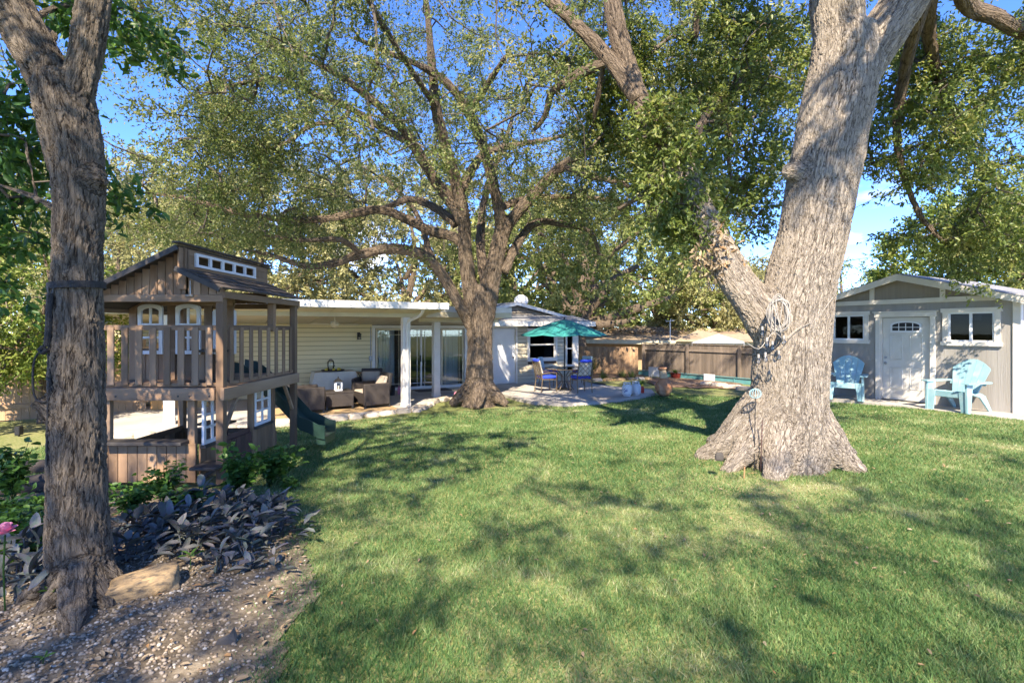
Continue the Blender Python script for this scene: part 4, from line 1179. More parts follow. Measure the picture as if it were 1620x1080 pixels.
# ------------------------------------------------------------------ the house
def house():
    o = UV(0, 16.9, PATIO_Z)
    H = thing('house', 'cream sided single storey house with a deep white edged patio roof', 'house', o, HANG)
    B = M['beige_paint']; W = M['white_paint']
    # core walls with openings; siding boards are laid on them one course at a time
    def wall(a0, a1, z0, z1): box('wall', M['inside'], H, a0, a1, 0.03, 0.18, z0, z1)  # dark core colour shows in the siding gaps, standing in for shadow lines
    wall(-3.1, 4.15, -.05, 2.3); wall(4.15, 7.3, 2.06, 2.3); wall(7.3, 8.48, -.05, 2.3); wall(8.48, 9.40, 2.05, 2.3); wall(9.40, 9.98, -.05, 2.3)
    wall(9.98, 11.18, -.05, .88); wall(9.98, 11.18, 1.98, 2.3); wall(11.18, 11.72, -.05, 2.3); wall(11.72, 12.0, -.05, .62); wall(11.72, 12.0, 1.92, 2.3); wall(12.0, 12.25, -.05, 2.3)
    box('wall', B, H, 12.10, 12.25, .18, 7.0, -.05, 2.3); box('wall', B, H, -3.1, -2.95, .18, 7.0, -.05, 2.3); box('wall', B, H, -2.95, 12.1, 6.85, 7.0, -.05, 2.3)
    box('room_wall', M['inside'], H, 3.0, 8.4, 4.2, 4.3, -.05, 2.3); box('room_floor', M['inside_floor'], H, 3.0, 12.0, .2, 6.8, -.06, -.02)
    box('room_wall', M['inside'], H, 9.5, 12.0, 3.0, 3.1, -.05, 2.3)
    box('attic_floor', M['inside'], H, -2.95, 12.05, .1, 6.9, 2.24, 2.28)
    def siding(a0, a1, z0, z1, mat):
        c = 0.138
        mb = MB(); mb.extrude([(0, -.040, 0), (0, -.012, c - .012), (0, .012, c - .012), (0, .012, 0)], (a1 - a0, 0, 0))
        me = mb.mesh()
        me.materials.append(mat)
        z = z0
        while z + c <= z1 + 0.02:
            link('siding_board', me, None, H, (a0, .015, z)); z += c
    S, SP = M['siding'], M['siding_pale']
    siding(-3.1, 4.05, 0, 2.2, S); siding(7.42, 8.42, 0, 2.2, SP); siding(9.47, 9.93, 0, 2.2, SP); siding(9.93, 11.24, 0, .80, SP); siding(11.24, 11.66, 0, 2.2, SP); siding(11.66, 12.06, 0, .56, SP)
    box('corner_trim', W, H, 12.06, 12.28, -.02, .05, 0, 2.25); 
    # sliding glass doors
    def frame(prt, a0, a1, z0, z1, w, y0, y1, mat, name='frame'):
        mb = MB()
        mb.box(a0, a0 + w, y0, y1, z0, z1); mb.box(a1 - w, a1, y0, y1, z0, z1)
        mb.box(a0 + w, a1 - w, y0, y1, z0, z0 + w); mb.box(a0 + w, a1 - w, y0, y1, z1 - w, z1)
        return mb.build(name, mat, prt)
    T = frame(H, 4.05, 7.42, -.01, 2.16, .10, -.03, .05, W, 'door_casing')
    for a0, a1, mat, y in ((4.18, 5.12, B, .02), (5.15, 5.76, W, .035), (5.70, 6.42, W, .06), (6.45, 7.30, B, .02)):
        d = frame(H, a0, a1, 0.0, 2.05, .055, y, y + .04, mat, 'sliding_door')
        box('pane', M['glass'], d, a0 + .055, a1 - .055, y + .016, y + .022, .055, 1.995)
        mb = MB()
        for q in (a0 + .17, a1 - .17): mb.box(q - .008, q + .008, y + .006, y + .014, .055, 1.995)
        for q in (.2, 1.84): mb.box(a0 + .055, a1 - .055, y + .004, y + .012, q - .008, q + .008)
        mb.build('glazing_bars', mat, d)
    box('door_handle', M['black'], H, 5.69, 5.72, .0, .03, .92, 1.14)
    for a0, a1 in ((4.3, 4.85), (6.62, 7.15)):
        n = 46; pts = []
        for k in range(n + 1):
            t = k / n; pts.append((a0 + (a1 - a0) * t, .22 + .035 * math.sin(k * 1.35) + .01 * math.sin(k * .7)))
        mb = MB()
        vs = [(x, y, z) for z in (.03, 2.0) for x, y in pts] + [(x, y + .006, z) for z in (.03, 2.0) for x, y in pts]
        m_ = n + 1
        fs = [(k, k + 1, m_ + k + 1, m_ + k) for k in range(n)] + [(2 * m_ + k, 3 * m_ + k, 3 * m_ + k + 1, 2 * m_ + k + 1) for k in range(n)]
        mb.add(vs, fs); mb.build('curtain', M['curtain'], H, True)
    # back door and kitchen window
    frame(H, 8.42, 9.47, -.01, 2.14, .07, -.03, .05, W, 'door_casing')
    D = box('back_door', M['white_plastic'], H, 8.495, 9.395, .03, .08, .02, 2.06, .004)
    mb = MB(); mb.lathe([(.0, 0), (.03, .0), (.03, .03), (.0, .05)], 10, (9.32, .03, .98), Matrix.Rotation(R(90), 3, 'X')); mb.build('door_knob', M['metal_dark'], D, True)
    box('threshold', M['metal_grey'], H, 8.49, 9.40, -.06, .03, -.005, .018)
    Wn = frame(H, 9.90, 11.26, .80, 2.06, .09, -.035, .05, W, 'window')
    s1 = frame(Wn, 9.99, 11.17, 1.42, 1.97, .045, -.01, .04, W, 'sash'); s2 = frame(Wn, 9.99, 11.17, .89, 1.445, .045, .012, .062, W, 'sash')
    box('pane', M['glass_dark'], s1, 10.03, 11.13, .012, .018, 1.46, 1.93); box('pane', M['glass_dark'], s2, 10.03, 11.13, .034, .04, .93, 1.40)
    box('window_blind', M['curtain'], Wn, 10.75, 11.1, .12, .13, .92, 1.95)
    Wn = frame(H, 11.66, 12.06, .56, 1.98, .07, -.035, .05, W, 'window')
    box('meeting_rail', W, Wn, 11.73, 11.99, -.01, .04, 1.24, 1.29)
    box('pane', M['glass_dark'], Wn, 11.73, 11.99, .012, .018, .63, 1.24); box('pane', M['glass_dark'], Wn, 11.73, 11.99, .012, .018, 1.29, 1.91)
    # electrical conduit on the wall
    cd = MB(); cd.tube([(4.0, -.03, .5), (4.0, -.03, 2.1)], .014, 8); cd.box(3.95, 4.05, -.07, -.012, 1.0, 1.16); cd.build('conduit', M['metal_grey'], H)
    # patio roof: white fascia, beams, sloping ceiling, posts
    box('fascia', W, H, -2.7, 4.85, -4.72, -4.66, 2.52, 2.685, .006)
    box('fascia', W, H, 4.79, 4.85, -4.66, -2.95, 2.52, 2.685)
    box('fascia', W, H, 4.852, 7.6, -3.0, -2.94, 2.52, 2.685, .006); box('fascia_board', B, H, 4.852, 7.6, -2.985, -2.945, 2.37, 2.519)
    rf = MB(); rf.extrude([(-2.7, -4.66, 2.60), (-2.7, -4.66, 2.67), (-2.7, .2, 2.62), (-2.7, .2, 2.55)], (7.49, 0, 0)); rf.build('patio_roof', W, H)
    rf = MB(); rf.extrude([(4.79, -2.94, 2.60), (4.79, -2.94, 2.67), (4.79, .2, 2.62), (4.79, .2, 2.55)], (2.8, 0, 0)); rf.build('patio_roof', W, H)
    k = 0
    a = -2.68
    while a < 4.7:                                             # ceiling boards between the beam and the wall
        w = min(1.18, 4.78 - a)
        mb = MB(); mb.extrude([(a + .006, -4.6, 2.50), (a + .006, -4.6, 2.515), (a + .006, .0, 2.195), (a + .006, .0, 2.18)], (w - .012, 0, 0)); mb.build('ceiling_panel', B, H)
        a += 1.2
    mb = MB(); mb.extrude([(4.80, -2.9, 2.39), (4.80, -2.9, 2.405), (4.80, .0, 2.195), (4.80, .0, 2.18)], (2.75, 0, 0)); mb.build('ceiling_panel', B, H)
    box('beam', B, H, -2.7, 4.4, -3.78, -3.62, 2.34, 2.50)
    box('beam', B, H, 4.9, 7.5, -2.28, -2.12, 2.24, 2.40)
    box('wall_beam', B, H, -3.1, 7.9, -.10, -.03, 1.985 + .2, 2.33)
    def post(a, b, z1):
        p = MB(); w = .10
        p.box(a - w, a + w, b - w, b + w, 0, z1); p.box(a - w - .012, a + w + .012, b - w - .012, b + w + .012, 0.0, .10)
        p.build('post', W, H)
    post(4.04, -3.7, 2.335); post(5.44, -2.2, 2.235); post(-1.14, -3.7, 2.335)
    mb = MB(); mb.tube([(4.22, -4.66, 2.56), (4.22, -4.5, 2.45), (4.20, -4.35, 2.36), (4.05, -3.92, 2.24), (4.04, -3.86, 2.15), (4.04, -3.86, .1), (4.04, -3.95, .05)], .04, 8); mb.build('downspout', W, H, True)
    # roof over the right half: grey shingle skirt below a small louvred gable
    sk = MB(); ez, gzz = 2.24, 2.56
    sk.extrude([(7.7, -.55, ez + .03), (7.7, -.55, ez + .07), (7.7, .95, gzz + .05), (7.7, .95, gzz)], (5.0, 0, 0)); sk.build('roof_skirt', M['shingle'], H)
    box('fascia', W, H, 7.7, 12.7, -.60, -.56, ez - .10, ez + .08); box('soffit', W, H, 7.7, 12.7, -.56, .02, ez - .05, ez - .02)
    ap = Vector((9.9, .9, 3.02))
    g = MB(); g.extrude([(7.9, .93, 2.56), (11.9, .93, 2.56), (9.9, .93, 2.99)], (0, .05, 0)); g.build('gable', M['dark_trim'], H)
    for i in range(5):
        z = 2.62 + i * .065; w = 2.0 * (2.99 - z) / .43 - .25
        if w > .1: box('louvre', M['shed_gable'], H, 9.9 - w, 9.9 + w, .905, .925, z, z + .035)
    for sgn in (-1, 1):
        r_ = MB(); e = Vector((9.9 + sgn * 2.7, .75, 2.46)); t_ = Vector((9.9, .75, 3.04))
        r_.extrude([t_, e, e + Vector((0, 0, .06)), t_ + Vector((0, 0, .07))], (0, 6.4, 0)); r_.build('gable_roof', M['shingle'], H)
        f = MB(); f.extrude([t_ + Vector((0, -.03, -.07)), e + Vector((0, -.03, -.06)), e + Vector((0, -.03, .045)), t_ + Vector((0, -.03, .05))], (0, .025, 0)); f.build('rake_board', M['metal_grey'], H)
    mr = MB(); mr.extrude([(-3.4, -.4, 2.62), (-3.4, 3.4, 2.90), (-3.4, 7.4, 2.62), (-3.4, 7.4, 2.55), (-3.4, -.4, 2.55)], (12.0, 0, 0)); mr.build('main_roof', M['shingle'], H)
    return H
house()

def hl(a, b, z=0.0):
    """house axes -> world"""
    p = UV(a, 16.9 + b, PATIO_Z + z); return p

# ------------------------------------------------------------------ things on the covered patio
def patio_things():
    # ceiling fan
    F = thing('ceiling_fan', 'beige ceiling fan hanging under the patio roof', 'ceiling fan', hl(2.43, -2.7, 2.15), HANG)
    mb = MB(); mb.lathe([(.015, .22), (.015, .08), (.10, .07), (.12, .02), (.10, -.04), (.06, -.07), (.01, -.09)], 14); mb.build('motor', M['beige_paint'], F, True)
    for k in range(4):
        a = R(20 + 90 * k); m = Matrix.Rotation(a, 3, 'Z') @ Matrix.Rotation(R(10), 3, 'X')
        mb = MB(); mb.extrude([m @ Vector(p) for p in ((.10, -.04, 0), (.25, -.075, 0), (.66, -.085, 0), (.72, -.04, 0), (.72, .04, 0), (.66, .085, 0), (.25, .075, 0), (.10, .04, 0))], (0, 0, .012)); mb.build('blade', M['beige_paint'], F)
    # wall lantern
    Lw = thing('wall_lantern', 'small black lantern on the cream siding', 'lantern', hl(3.62, -.05, 1.72), HANG)
    box('bracket', M['black'], Lw, -.04, .04, .0, .04, .05, .2); box('lamp_glass', M['glass_clear'], Lw, -.045, .045, -.12, -.03, .0, .14)
    mb = MB(); mb.add([(-.075, -.15, .14), (.075, -.15, .14), (.075, 0, .14), (-.075, 0, .14), (0, -.075, .20)], [(3, 2, 1, 0), (0, 1, 4), (1, 2, 4), (2, 3, 4), (3, 0, 4)]); mb.build('cap', M['black'], Lw)
    for sx in (-.045, .045):
        for sy in (-.12, -.03): box('cage_bar', M['black'], Lw, sx - .006, sx + .006, sy - .006, sy + .006, 0, .14)
    box('base', M['black'], Lw, -.055, .055, -.13, -.02, -.02, 0)
    # table with floor length cloth
    Tb = thing('table', 'table under a cream cloth against the cream siding', 'table', hl(2.75, -.62), HANG)
    mb = MB(); n = 96; rings = []
    hw, hd = .58, .36
    per = []
    for k in range(n):
        t = k / n * 4; s = int(t); f = t - s
        c = [(-hw, -hd), (hw, -hd), (hw, hd), (-hw, hd)]
        x = c[s][0] + (c[(s + 1) % 4][0] - c[s][0]) * f; y = c[s][1] + (c[(s + 1) % 4][1] - c[s][1]) * f
        per.append(Vector((x, y)))
    vs = []; fs = []
    for zi, z in enumerate((.76, .70, .5, .3, .12, .02)):
        e = (0, .02, .05, .08, .10, .115)[zi]
        for k, p in enumerate(per):
            w = (.022 * math.sin(k * .9) + .012 * math.sin(k * 2.3 + 1)) * (zi / 5)
            q = p + p.normalized() * (e + w); vs.append((q.x, q.y, z))
    for zi in range(5):
        for k in range(n): fs.append((zi * n + k, zi * n + (k + 1) % n, (zi + 1) * n + (k + 1) % n, (zi + 1) * n + k))
    fs.append(tuple(range(n)))
    mb.add(vs, fs); mb.build('tablecloth', M['cloth'], Tb, True)
    box('table_top', M['wood_play'], Tb, -.56, .56, -.34, .34, .72, .745)
    for sx in (-.5, .5):
        for sy in (-.28, .28): box('leg', M['metal_dark'], Tb, sx - .02, sx + .02, sy - .02, sy + .02, 0, .72)
    # drink dispenser on tray with lemons
    Tr = thing('serving_tray', 'dark tray of lemons on the cloth covered table', 'tray', hl(2.72, -.70, .765), HANG)
    mb = MB(); mb.lathe([(.28, 0), (.33, .02), (.34, .045), (.32, .045), (.27, .02), (0.001, .018)], 20); mb.build('tray', M['doormat'], Tr, True)
    for k in range(9):
        a = k * 2.3; r = .20 + .05 * math.sin(k * 3); mb = MB(); mb.lathe([(.002, -.04), (.022, -.033), (.032, 0), (.022, .033), (.002, .042)], 8, (r * math.cos(a), r * math.sin(a), .05)); mb.build('lemon', M['lemon'], Tr, True)
    J = thing('drink_dispenser', 'clear glass drink dispenser standing on the tray of lemons', 'dispenser', hl(2.66, -.68, .785), HANG)
    mb = MB(); mb.lathe([(.08, 0), (.09, .02), (.09, .10), (.10, .12), (.10, .26), (.07, .30), (.05, .31)], 16); mb.build('jar', M['glass_clear'], J, True)
    mb = MB(); mb.lathe([(.055, .31), (.06, .33), (.03, .345), (.012, .35), (.012, .37), (.002, .375)], 14); mb.build('lid', M['metal_grey'], J, True)
    mb = MB(); mb.tube([(.06, -.06, .15), (.10, -.11, .15), (.10, -.11, .13)], .012, 6); mb.build('tap', M['metal_dark'], J)
    # folding side table
    Ft = thing('folding_table', 'small folding table with crossed metal legs beside the sliding doors', 'side table', hl(3.72, -.55), HANG)
    box('table_top', M['stone_tan'], Ft, -.24, .24, -.22, .22, .66, .69, .006)
    for sy in (-.19, .19):
        for s in (-1, 1):
            mb = MB(); mb.tube([(-.22 * s, sy + .012 * s, 0), (.2 * s, sy + .012 * s, .66)], .012, 6); mb.build('leg', M['metal_dark'], Ft)
    # wicker lounge set
    def wchair(label, loc, rot):
        C = thing('wicker_chair', label, 'armchair', loc, rot, 'wicker lounge set on the patio')
        Wk = M['wicker']
        for s in (-1, 1):
            box('arm_panel', Wk, C, s * .36 - .06, s * .36 + .06, -.36, .34, .07, .62, .02)
        box('seat_base', Wk, C, -.298, .298, -.34, .34, .10, .36, .01)
        m = bar('backrest', M['wicker_dark'], C, (0, .34, .30), (0, .44, .86), .10, .62, (0, 1, 0), .02)
        box('cushion', M['cushion_tan'], C, -.29, .29, -.35, .28, .362, .44, .03)
        bar('back_cushion', M['cushion_tan'], C, (0, .25, .46), (0, .33, .78), .09, .54, (0, 1, 0), .03)
        for sx in (-.39, .39):
            for sy in (-.33, .33): box('foot', M['metal_dark'], C, sx - .02, sx + .02, sy - .02, sy + .02, 0, .07)
        return C
    wchair('dark wicker armchair nearest the playhouse, left of the wicker coffee table', hl(1.62, -3.45, .012), HANG + R(95))
    wchair('dark wicker armchair right of the wicker coffee table', hl(3.25, -3.25, .012), HANG + R(-80))
    wchair('dark wicker armchair farthest back, beside the sliding doors', hl(3.55, -1.75, .0), HANG + R(-25))
    Ct = thing('coffee_table', 'square brown wicker coffee table with a white lantern on it', 'coffee table', hl(2.42, -3.2, .012), HANG)
    box('table_top', M['wicker'], Ct, -.34, .34, -.30, .30, .40, .45, .01)
    for s in (-1, 1):
        box('side_panel', M['wicker'], Ct, -.33, .33, s * .28 - .012, s * .28 + .012, .08, .40); box('side_panel', M['wicker'], Ct, s * .32 - .012, s * .32 + .012, -.265, .265, .08, .40)
    for sx in (-.31, .31):
        for sy in (-.27, .27): box('foot', M['metal_dark'], Ct, sx - .02, sx + .02, sy - .02, sy + .02, 0, .079)
    Ln = thing('candle_lantern', 'white house shaped lantern with dark roof on the coffee table', 'lantern', hl(2.42, -3.25, .465), HANG)
    box('base', M['white_plastic'], Ln, -.09, .09, -.09, .09, 0, .03)
    for sx in (-.07, .07):
        for sy in (-.07, .07): box('corner_post', M['white_plastic'], Ln, sx - .015, sx + .015, sy - .015, sy + .015, .03, .20)
    box('top_plate', M['white_plastic'], Ln, -.09, .09, -.09, .09, .20, .225)
    mb = MB(); mb.add([(-.11, -.11, .225), (.11, -.11, .225), (.11, .11, .225), (-.11, .11, .225), (0, 0, .33)], [(3, 2, 1, 0), (0, 1, 4), (1, 2, 4), (2, 3, 4), (3, 0, 4)]); mb.build('roof', M['black'], Ln)
    mb = MB(); mb.tube([(0, 0, .32), (0, 0, .36)], .012, 6); mb.build('finial', M['black'], Ln)
    mb = MB(); mb.lathe([(.03, .03), (.03, .12), (.002, .125)], 10); mb.build('candle', M['cushion_cream'], Ln, True)
    rg = box('rug', M['rug'], None, 0, 2.9, 0, 1.7, 0, .010); rg.location = hl(2.3, -3.25, .006); rg.rotation_euler = (0, 0, HANG)
    tag(rg, 'tan woven rug under the wicker lounge set', 'rug')
    dm = box('doormat', M['doormat'], None, 0, 1.15, 0, .6, 0, .02); dm.location = hl(5.9, -.6, .011); dm.rotation_euler = (0, 0, HANG)
    tag(dm, 'dark brown mat in front of the sliding doors', 'doormat')
    # odds and ends by the glass
    for k, (a, lab) in enumerate(((4.62, 'left pink bottle on the floor by the sliding door'), (4.74, 'right pink bottle on the floor by the sliding door'))):
        b = MB(); b.lathe([(.04, 0), (.045, .02), (.045, .17), (.02, .22), (.02, .26), (.001, .265)], 10)
        ob = b.build('bottle', M['pink'], None, True); ob.location = hl(a, -1.1); tag(ob, lab, 'bottle', 'bottles by the sliding door')
    O = thing('storage_bin', 'black storage bin behind the wicker chairs by the glass', 'bin', hl(4.35, -1.2), HANG)
    mb = MB(); mb.lathe([(.11, 0), (.13, .28), (.14, .30), (.12, .30), (.10, .03), (.001, .03)], 14); mb.build('bin', M['black'], O, True)
    # small red and white ornament at the foot of the oak
    p = PG(727, 633)
    G = thing('garden_ornament', 'small red and white ornament at the foot of the forked oak', 'ornament', p)
    mb = MB(); mb.lathe([(.05, 0), (.13, .05), (.15, .14), (.10, .23), (.02, .27)], 12, p); mb.build('body', M['red'], G, True)
    mb = MB(); mb.lathe([(.02, -.08), (.08, -.05), (.10, .02), (.06, .09), (.005, .11)], 12, p + Vector((.14, -.04, .17))); mb.build('head', M['white_plastic'], G, True)
    mb = MB(); mb.lathe([(.02, 0), (.06, .03), (.05, .08), (.005, .1)], 10, p + Vector((-.10, -.08, .16))); mb.build('petal', M['pink'], G, True)
    # things seen through the playhouse
    p = PZ(220, 641, PATIO_Z)
    Bg = thing('white_bag', 'stuffed white bag on the patio seen through the playhouse', 'bag', p)
    mb = MB(); mb.lathe([(.15, 0), (.26, .06), (.28, .2), (.22, .34), (.1, .4), (.02, .42)], 12, p + Vector((.12, 0, 0))); mb.build('bag', M['white_plastic'], Bg, True)
    p2 = PZ(208, 640, PATIO_Z)
    Bl = thing('red_ball', 'red and pink ball beside the white bag on the patio', 'ball', p2)
    mb = MB(); mb.lathe([(.17 * math.sin(R(a)) + .001, .17 - .17 * math.cos(R(a))) for a in range(0, 181, 15)], 14, p2); mb.build('ball', M['pink'], Bl, True)
    # limestone edging along the patio, stone by stone
    rng = random.Random(3)
    E = thing('stone_edging', 'row of pale limestone blocks edging the covered patio', 'stone edging', hl(1.5, -4.4))
    pts = [(-2.5, 12.22), (1.0, 12.27), (2.6, 12.52), (4.25, 12.85), (5.15, 14.05), (5.9, 14.6), (6.3, 14.7)]
    path = []
    for (u0, v0), (u1, v1) in zip(pts, pts[1:]):
        Ls = math.hypot(u1 - u0, v1 - v0); k = max(1, int(Ls / .34))
        for q in range(k): path.append((u0 + (u1 - u0) * q / k, v0 + (v1 - v0) * q / k, math.atan2(v1 - v0, u1 - u0)))
    for u, v, a in path:
        p = UV(u, v, 0); p.z = gz(p.x, p.y)
        s = rock_mesh(rng.randint(0, 5), M['limestone'])
        ob = link('stone', s, None, E, p + Vector((0, 0, .02)), Matrix.Rotation(HANG + a + rng.uniform(-.25, .25), 3, 'Z'))
        ob.scale = (rng.uniform(.17, .24), rng.uniform(.11, .16), rng.uniform(.07, .11))

ROCKS = {}
def rock_mesh(seed, mat, sub=2):
    key = (seed, mat.name, sub)
    if key in ROCKS: return ROCKS[key]
    bm = bmesh.new(); bmesh.ops.create_icosphere(bm, subdivisions=sub, radius=1.0)
    for v in bm.verts:
        p = v.co.copy()
        q = Vector([math.copysign(abs(c) ** 0.55, c) for c in p])
        v.co = q * (1 + .16 * mnoise.noise(p * 1.6 + Vector((seed * 9.1, 0, 0))) + .06 * mnoise.noise(p * 4 + Vector((0, seed * 5.0, 0))))
    me = bpy.data.meshes.new('stone'); bm.to_mesh(me); bm.free()
    me.polygons.foreach_set('use_smooth', [sub > 2] * len(me.polygons))
    me.materials.append(mat)
    ROCKS[key] = me
    return me
patio_things()

def satellite_dish():
    o = hl(10.9, 2.2, 3.02 - .18)
    S = thing('satellite_dish', 'white satellite dish on the grey house roof', 'satellite dish', o)
    mb = MB(); mb.tube([o, o + Vector((0, 0, .25)), o + Vector((0, -.06, .32))], .02, 8); mb.build('mast', M['metal_grey'], S)
    m = Matrix.Rotation(R(62), 3, 'X')
    mb = MB(); mb.lathe([(.001, 0), (.12, .012), (.24, .05), (.30, .08), (.29, .085), (.23, .06), (.12, .024), (.001, .012)], 24, o + Vector((0, -.06, .36)), m); mb.build('dish', M['metal_white'], S, True)
    c = o + Vector((0, -.06, .36)); mb = MB(); mb.tube([c + m @ Vector((0, -.28, .07)), c + m @ Vector((0, -.05, .36))], .012, 6); mb.build('feed_arm', M['metal_grey'], S)
satellite_dish()

# ------------------------------------------------------------------ playhouse with deck, roof and slide
def playhouse():
    X0, X1, Y0, Y1 = -4.98, -3.30, 5.85, 7.78          # deck posts
    LX = -3.56                                          # right wall of the lower room
    P = thing('playhouse', 'brown wooden two storey playhouse with railed deck, white windows and green slide', 'playhouse', (-4.2, 6.8, 0))
    Wv, Wh, WP, DT = M['wood_play'], M['wood_play_h'], M['white_plastic'], M['dark_trim']
    b = .004
    # posts
    for x, y, z1 in ((X1, Y0, 2.14), (X0, Y0, 2.14), (X1, Y1, 2.16), (X0, Y1, 2.16), (X1 - .02, (Y0 + Y1) / 2 + .3, 2.14)):
        z0 = 0 if not (y > Y0 + .3 and y < Y1 - .3) else 1.72
        box('post', Wv, P, x - .042, x + .042, y - .042, y + .042, z0, z1, b)
    # deck beams and boards
    box('deck_beam', Wh, P, X0 - .05, X1 - .045, Y0 - .065, Y0 - .02, .95, 1.09, b); box('deck_beam', Wh, P, X0 - .05, X1 - .045, Y1 + .02, Y1 + .065, .95, 1.09, b)
    box('deck_beam', Wh, P, X1 + .02, X1 + .065, Y0 - .065, Y1 + .065, .95, 1.09, b); box('deck_beam', Wh, P, X0 - .065, X0 - .02, Y0 - .015, Y1 + .015, .95, 1.09, b)
    k = 0; y = Y0 - .02
    while y < Y1 - .02:
        box('deck_board', Wh, P, X0 - .015, X1 + .015, y, y + .128, 1.062, 1.085); y += .135
    # railings
    def rail_x(xa, xb, y, n):
        box('handrail', Wh, P, xa, xb, y - .02, y + .045, 1.74, 1.80, b); box('rail', Wh, P, xa, xb, y - .012, y + .012, 1.10, 1.145, b)
        for i in range(n):
            x = xa + (xb - xa) * (i + .5) / n
            box('baluster', Wv, P, x - .038, x + .038, y - .034, y - .014, 1.12, 1.775, b)
    def rail_y(ya, yb, x, n):
        box('handrail', Wh, P, x - .045, x + .02, ya, yb, 1.74, 1.80, b); box('rail', Wh, P, x - .012, x + .012, ya, yb, 1.10, 1.145, b)
        for i in range(n):
            y = ya + (yb - ya) * (i + .5) / n
            box('baluster', Wv, P, x + .014, x + .034, y - .038, y + .038, 1.12, 1.775, b)
    rail_x(X0 + .045, X1 - .045, Y0, 10)
    rail_y(Y0 + .045, Y1 - .045, X1, 8)
    rail_x(X0 + .045, -4.35, Y1 - .02, 3)
    # corner brackets under the deck
    for (x, y, dx, dy) in ((X1, Y0, 0, .32), (X1, Y1, 0, -.32)):
        bar('brace', Wv, P, (x, y + dy * .12, .56), (x, y + dy, .95), .045, .035, (1, 0, 0), b)
    # upper room wall with arched white windows, set back behind the balcony
    YB = 6.72
    for x0, x1 in ((-5.0, -4.90), (-4.50, -4.40), (-4.02, -3.92), (-3.72, -3.64)):
        box('stud', Wv, P, x0, x1, YB, YB + .04, 1.09, 2.1, b)
    x = -4.98
    while x < -3.7:
        box('wall_board', Wv, P, x, x + .082, YB + .042, YB + .058, 1.09, 1.48, .003); x += .086
    box('wall_rail', Wh, P, -5.0, -3.64, YB - .004, YB + .058, 2.06, 2.14, b); box('wall_rail', Wh, P, -4.9, -3.7, YB - .002, YB + .06, 1.46, 1.50, b)
    box('shelf', M['dark_trim'], P, -4.1, -3.7, YB - .12, YB - .002, 1.46, 1.485)
    def arched(px0, px1, z0, z1, y, nx, nz, name='window'):
        """white plastic window with an arched head in the plane y"""
        mb = MB(); w = .045; cx = (px0 + px1) / 2; hw = (px1 - px0) / 2; N = 10
        out = [(px0, z0), (px1, z0)] + [(cx + hw * math.cos(math.pi * t / N), z1 + .05 * math.sin(math.pi * t / N)) for t in range(N + 1)]
        ins = [(px0 + w, z0 + w), (px1 - w, z0 + w)] + [(cx + (hw - w) * math.cos(math.pi * t / N), z1 - w + .045 * math.sin(math.pi * t / N)) for t in range(N + 1)]
        n = len(out); vs = []; fs = []
        for yy in (y, y + .03):
            vs += [(p[0], yy, p[1]) for p in out] + [(p[0], yy, p[1]) for p in ins]
        for i in range(n):
            j = (i + 1) % n
            fs += [(i, j, n + j, n + i), (2 * n + j, 2 * n + i, 3 * n + i, 3 * n + j), (i, 2 * n + i, 2 * n + j, j), (n + j, 3 * n + j, 3 * n + i, n + i)]
        mb.add(vs, fs); Wn = mb.build(name, WP, P)
        for i in range(1, nx):
            q = px0 + w + (px1 - px0 - 2 * w) * i / nx; box('glazing_bar', WP, Wn, q - .013, q + .013, y + .004, y + .026, z0 + w, z1 - w + .04)
        for i in range(1, nz):
            q = z0 + w + (z1 - z0 - 2 * w) * i / nz; box('glazing_bar', WP, Wn, px0 + w, px1 - w, y + .006, y + .024, q - .013, q + .013)
    arched(-4.86, -4.54, 1.43, 2.03, YB - .035, 2, 3); arched(-4.37, -4.05, 1.43, 2.03, YB - .035, 2, 3); arched(-3.92, -3.62, 1.43, 1.98, YB + .02, 2, 3)
    # roof: long left slope to the ridge, clerestory, short right slope
    RX, RZ, RY0, RY1 = -3.70, 2.675, 5.66, 7.82
    EXL, EZL = -5.06, 1.99
    def slope(xa, za, xb, zb, n, name):
        """overlapping roof boards running front to back"""
        d = Vector((xb - xa, 0, zb - za)); Ls = d.length; d.normalize(); nr = Vector((-d.z, 0, d.x))
        if nr.z < 0: nr = -nr
        for i in range(n):
            a = Vector((xa, 0, za)) + d * (Ls * i / n); c = Vector((xa, 0, za)) + d * (Ls * (i + 1) / n + .015)
            mb = MB(); mb.extrude([(a.x, RY0, a.z), (c.x, RY0, c.z), (c.x + nr.x * .022, RY0, c.z + nr.z * .022), (a.x + nr.x * .010, RY0, a.z + nr.z * .010)], (0, RY1 - RY0, 0)); mb.build(name, M['roof_play'], P)
    slope(RX + .03, RZ, EXL, EZL, 10, 'roof_board')
    slope(RX - .01, 2.44, -3.20, 2.205, 4, 'roof_board')
    # front gable boards and barge boards
    x = EXL + .1
    while x < RX - .02:
        zt = EZL + (x + .045 - EXL) / (RX - EXL) * (RZ - EZL) - .03
        if zt > 2.16: box('gable_board', Wv, P, x, x + .082, Y0 - .045, Y0 - .025, 2.13, zt, .003)
        x += .088
    x = RX + .02
    while x < X1:
        zt = 2.44 - (x - RX) / .5 * .235 - .03
        if zt > 2.15: box('gable_board', Wv, P, x, x + .082, Y0 - .045, Y0 - .025, 2.13, zt, .003)
        x += .088
    bar('barge_board', DT, P, (RX + .03, RY0 - .012, RZ - .02), (EXL, RY0 - .012, EZL - .02), .06, .022, (0, 0, 1), .003)
    bar('barge_board', DT, P, (RX, RY0 - .012, 2.42), (-3.20, RY0 - .012, 2.185), .055, .022, (0, 0, 1), .003)
    box('ridge_post', Wv, P, RX - .05, RX + .04, Y0 - .07, Y0 - .047, 2.2, RZ - .01, b)
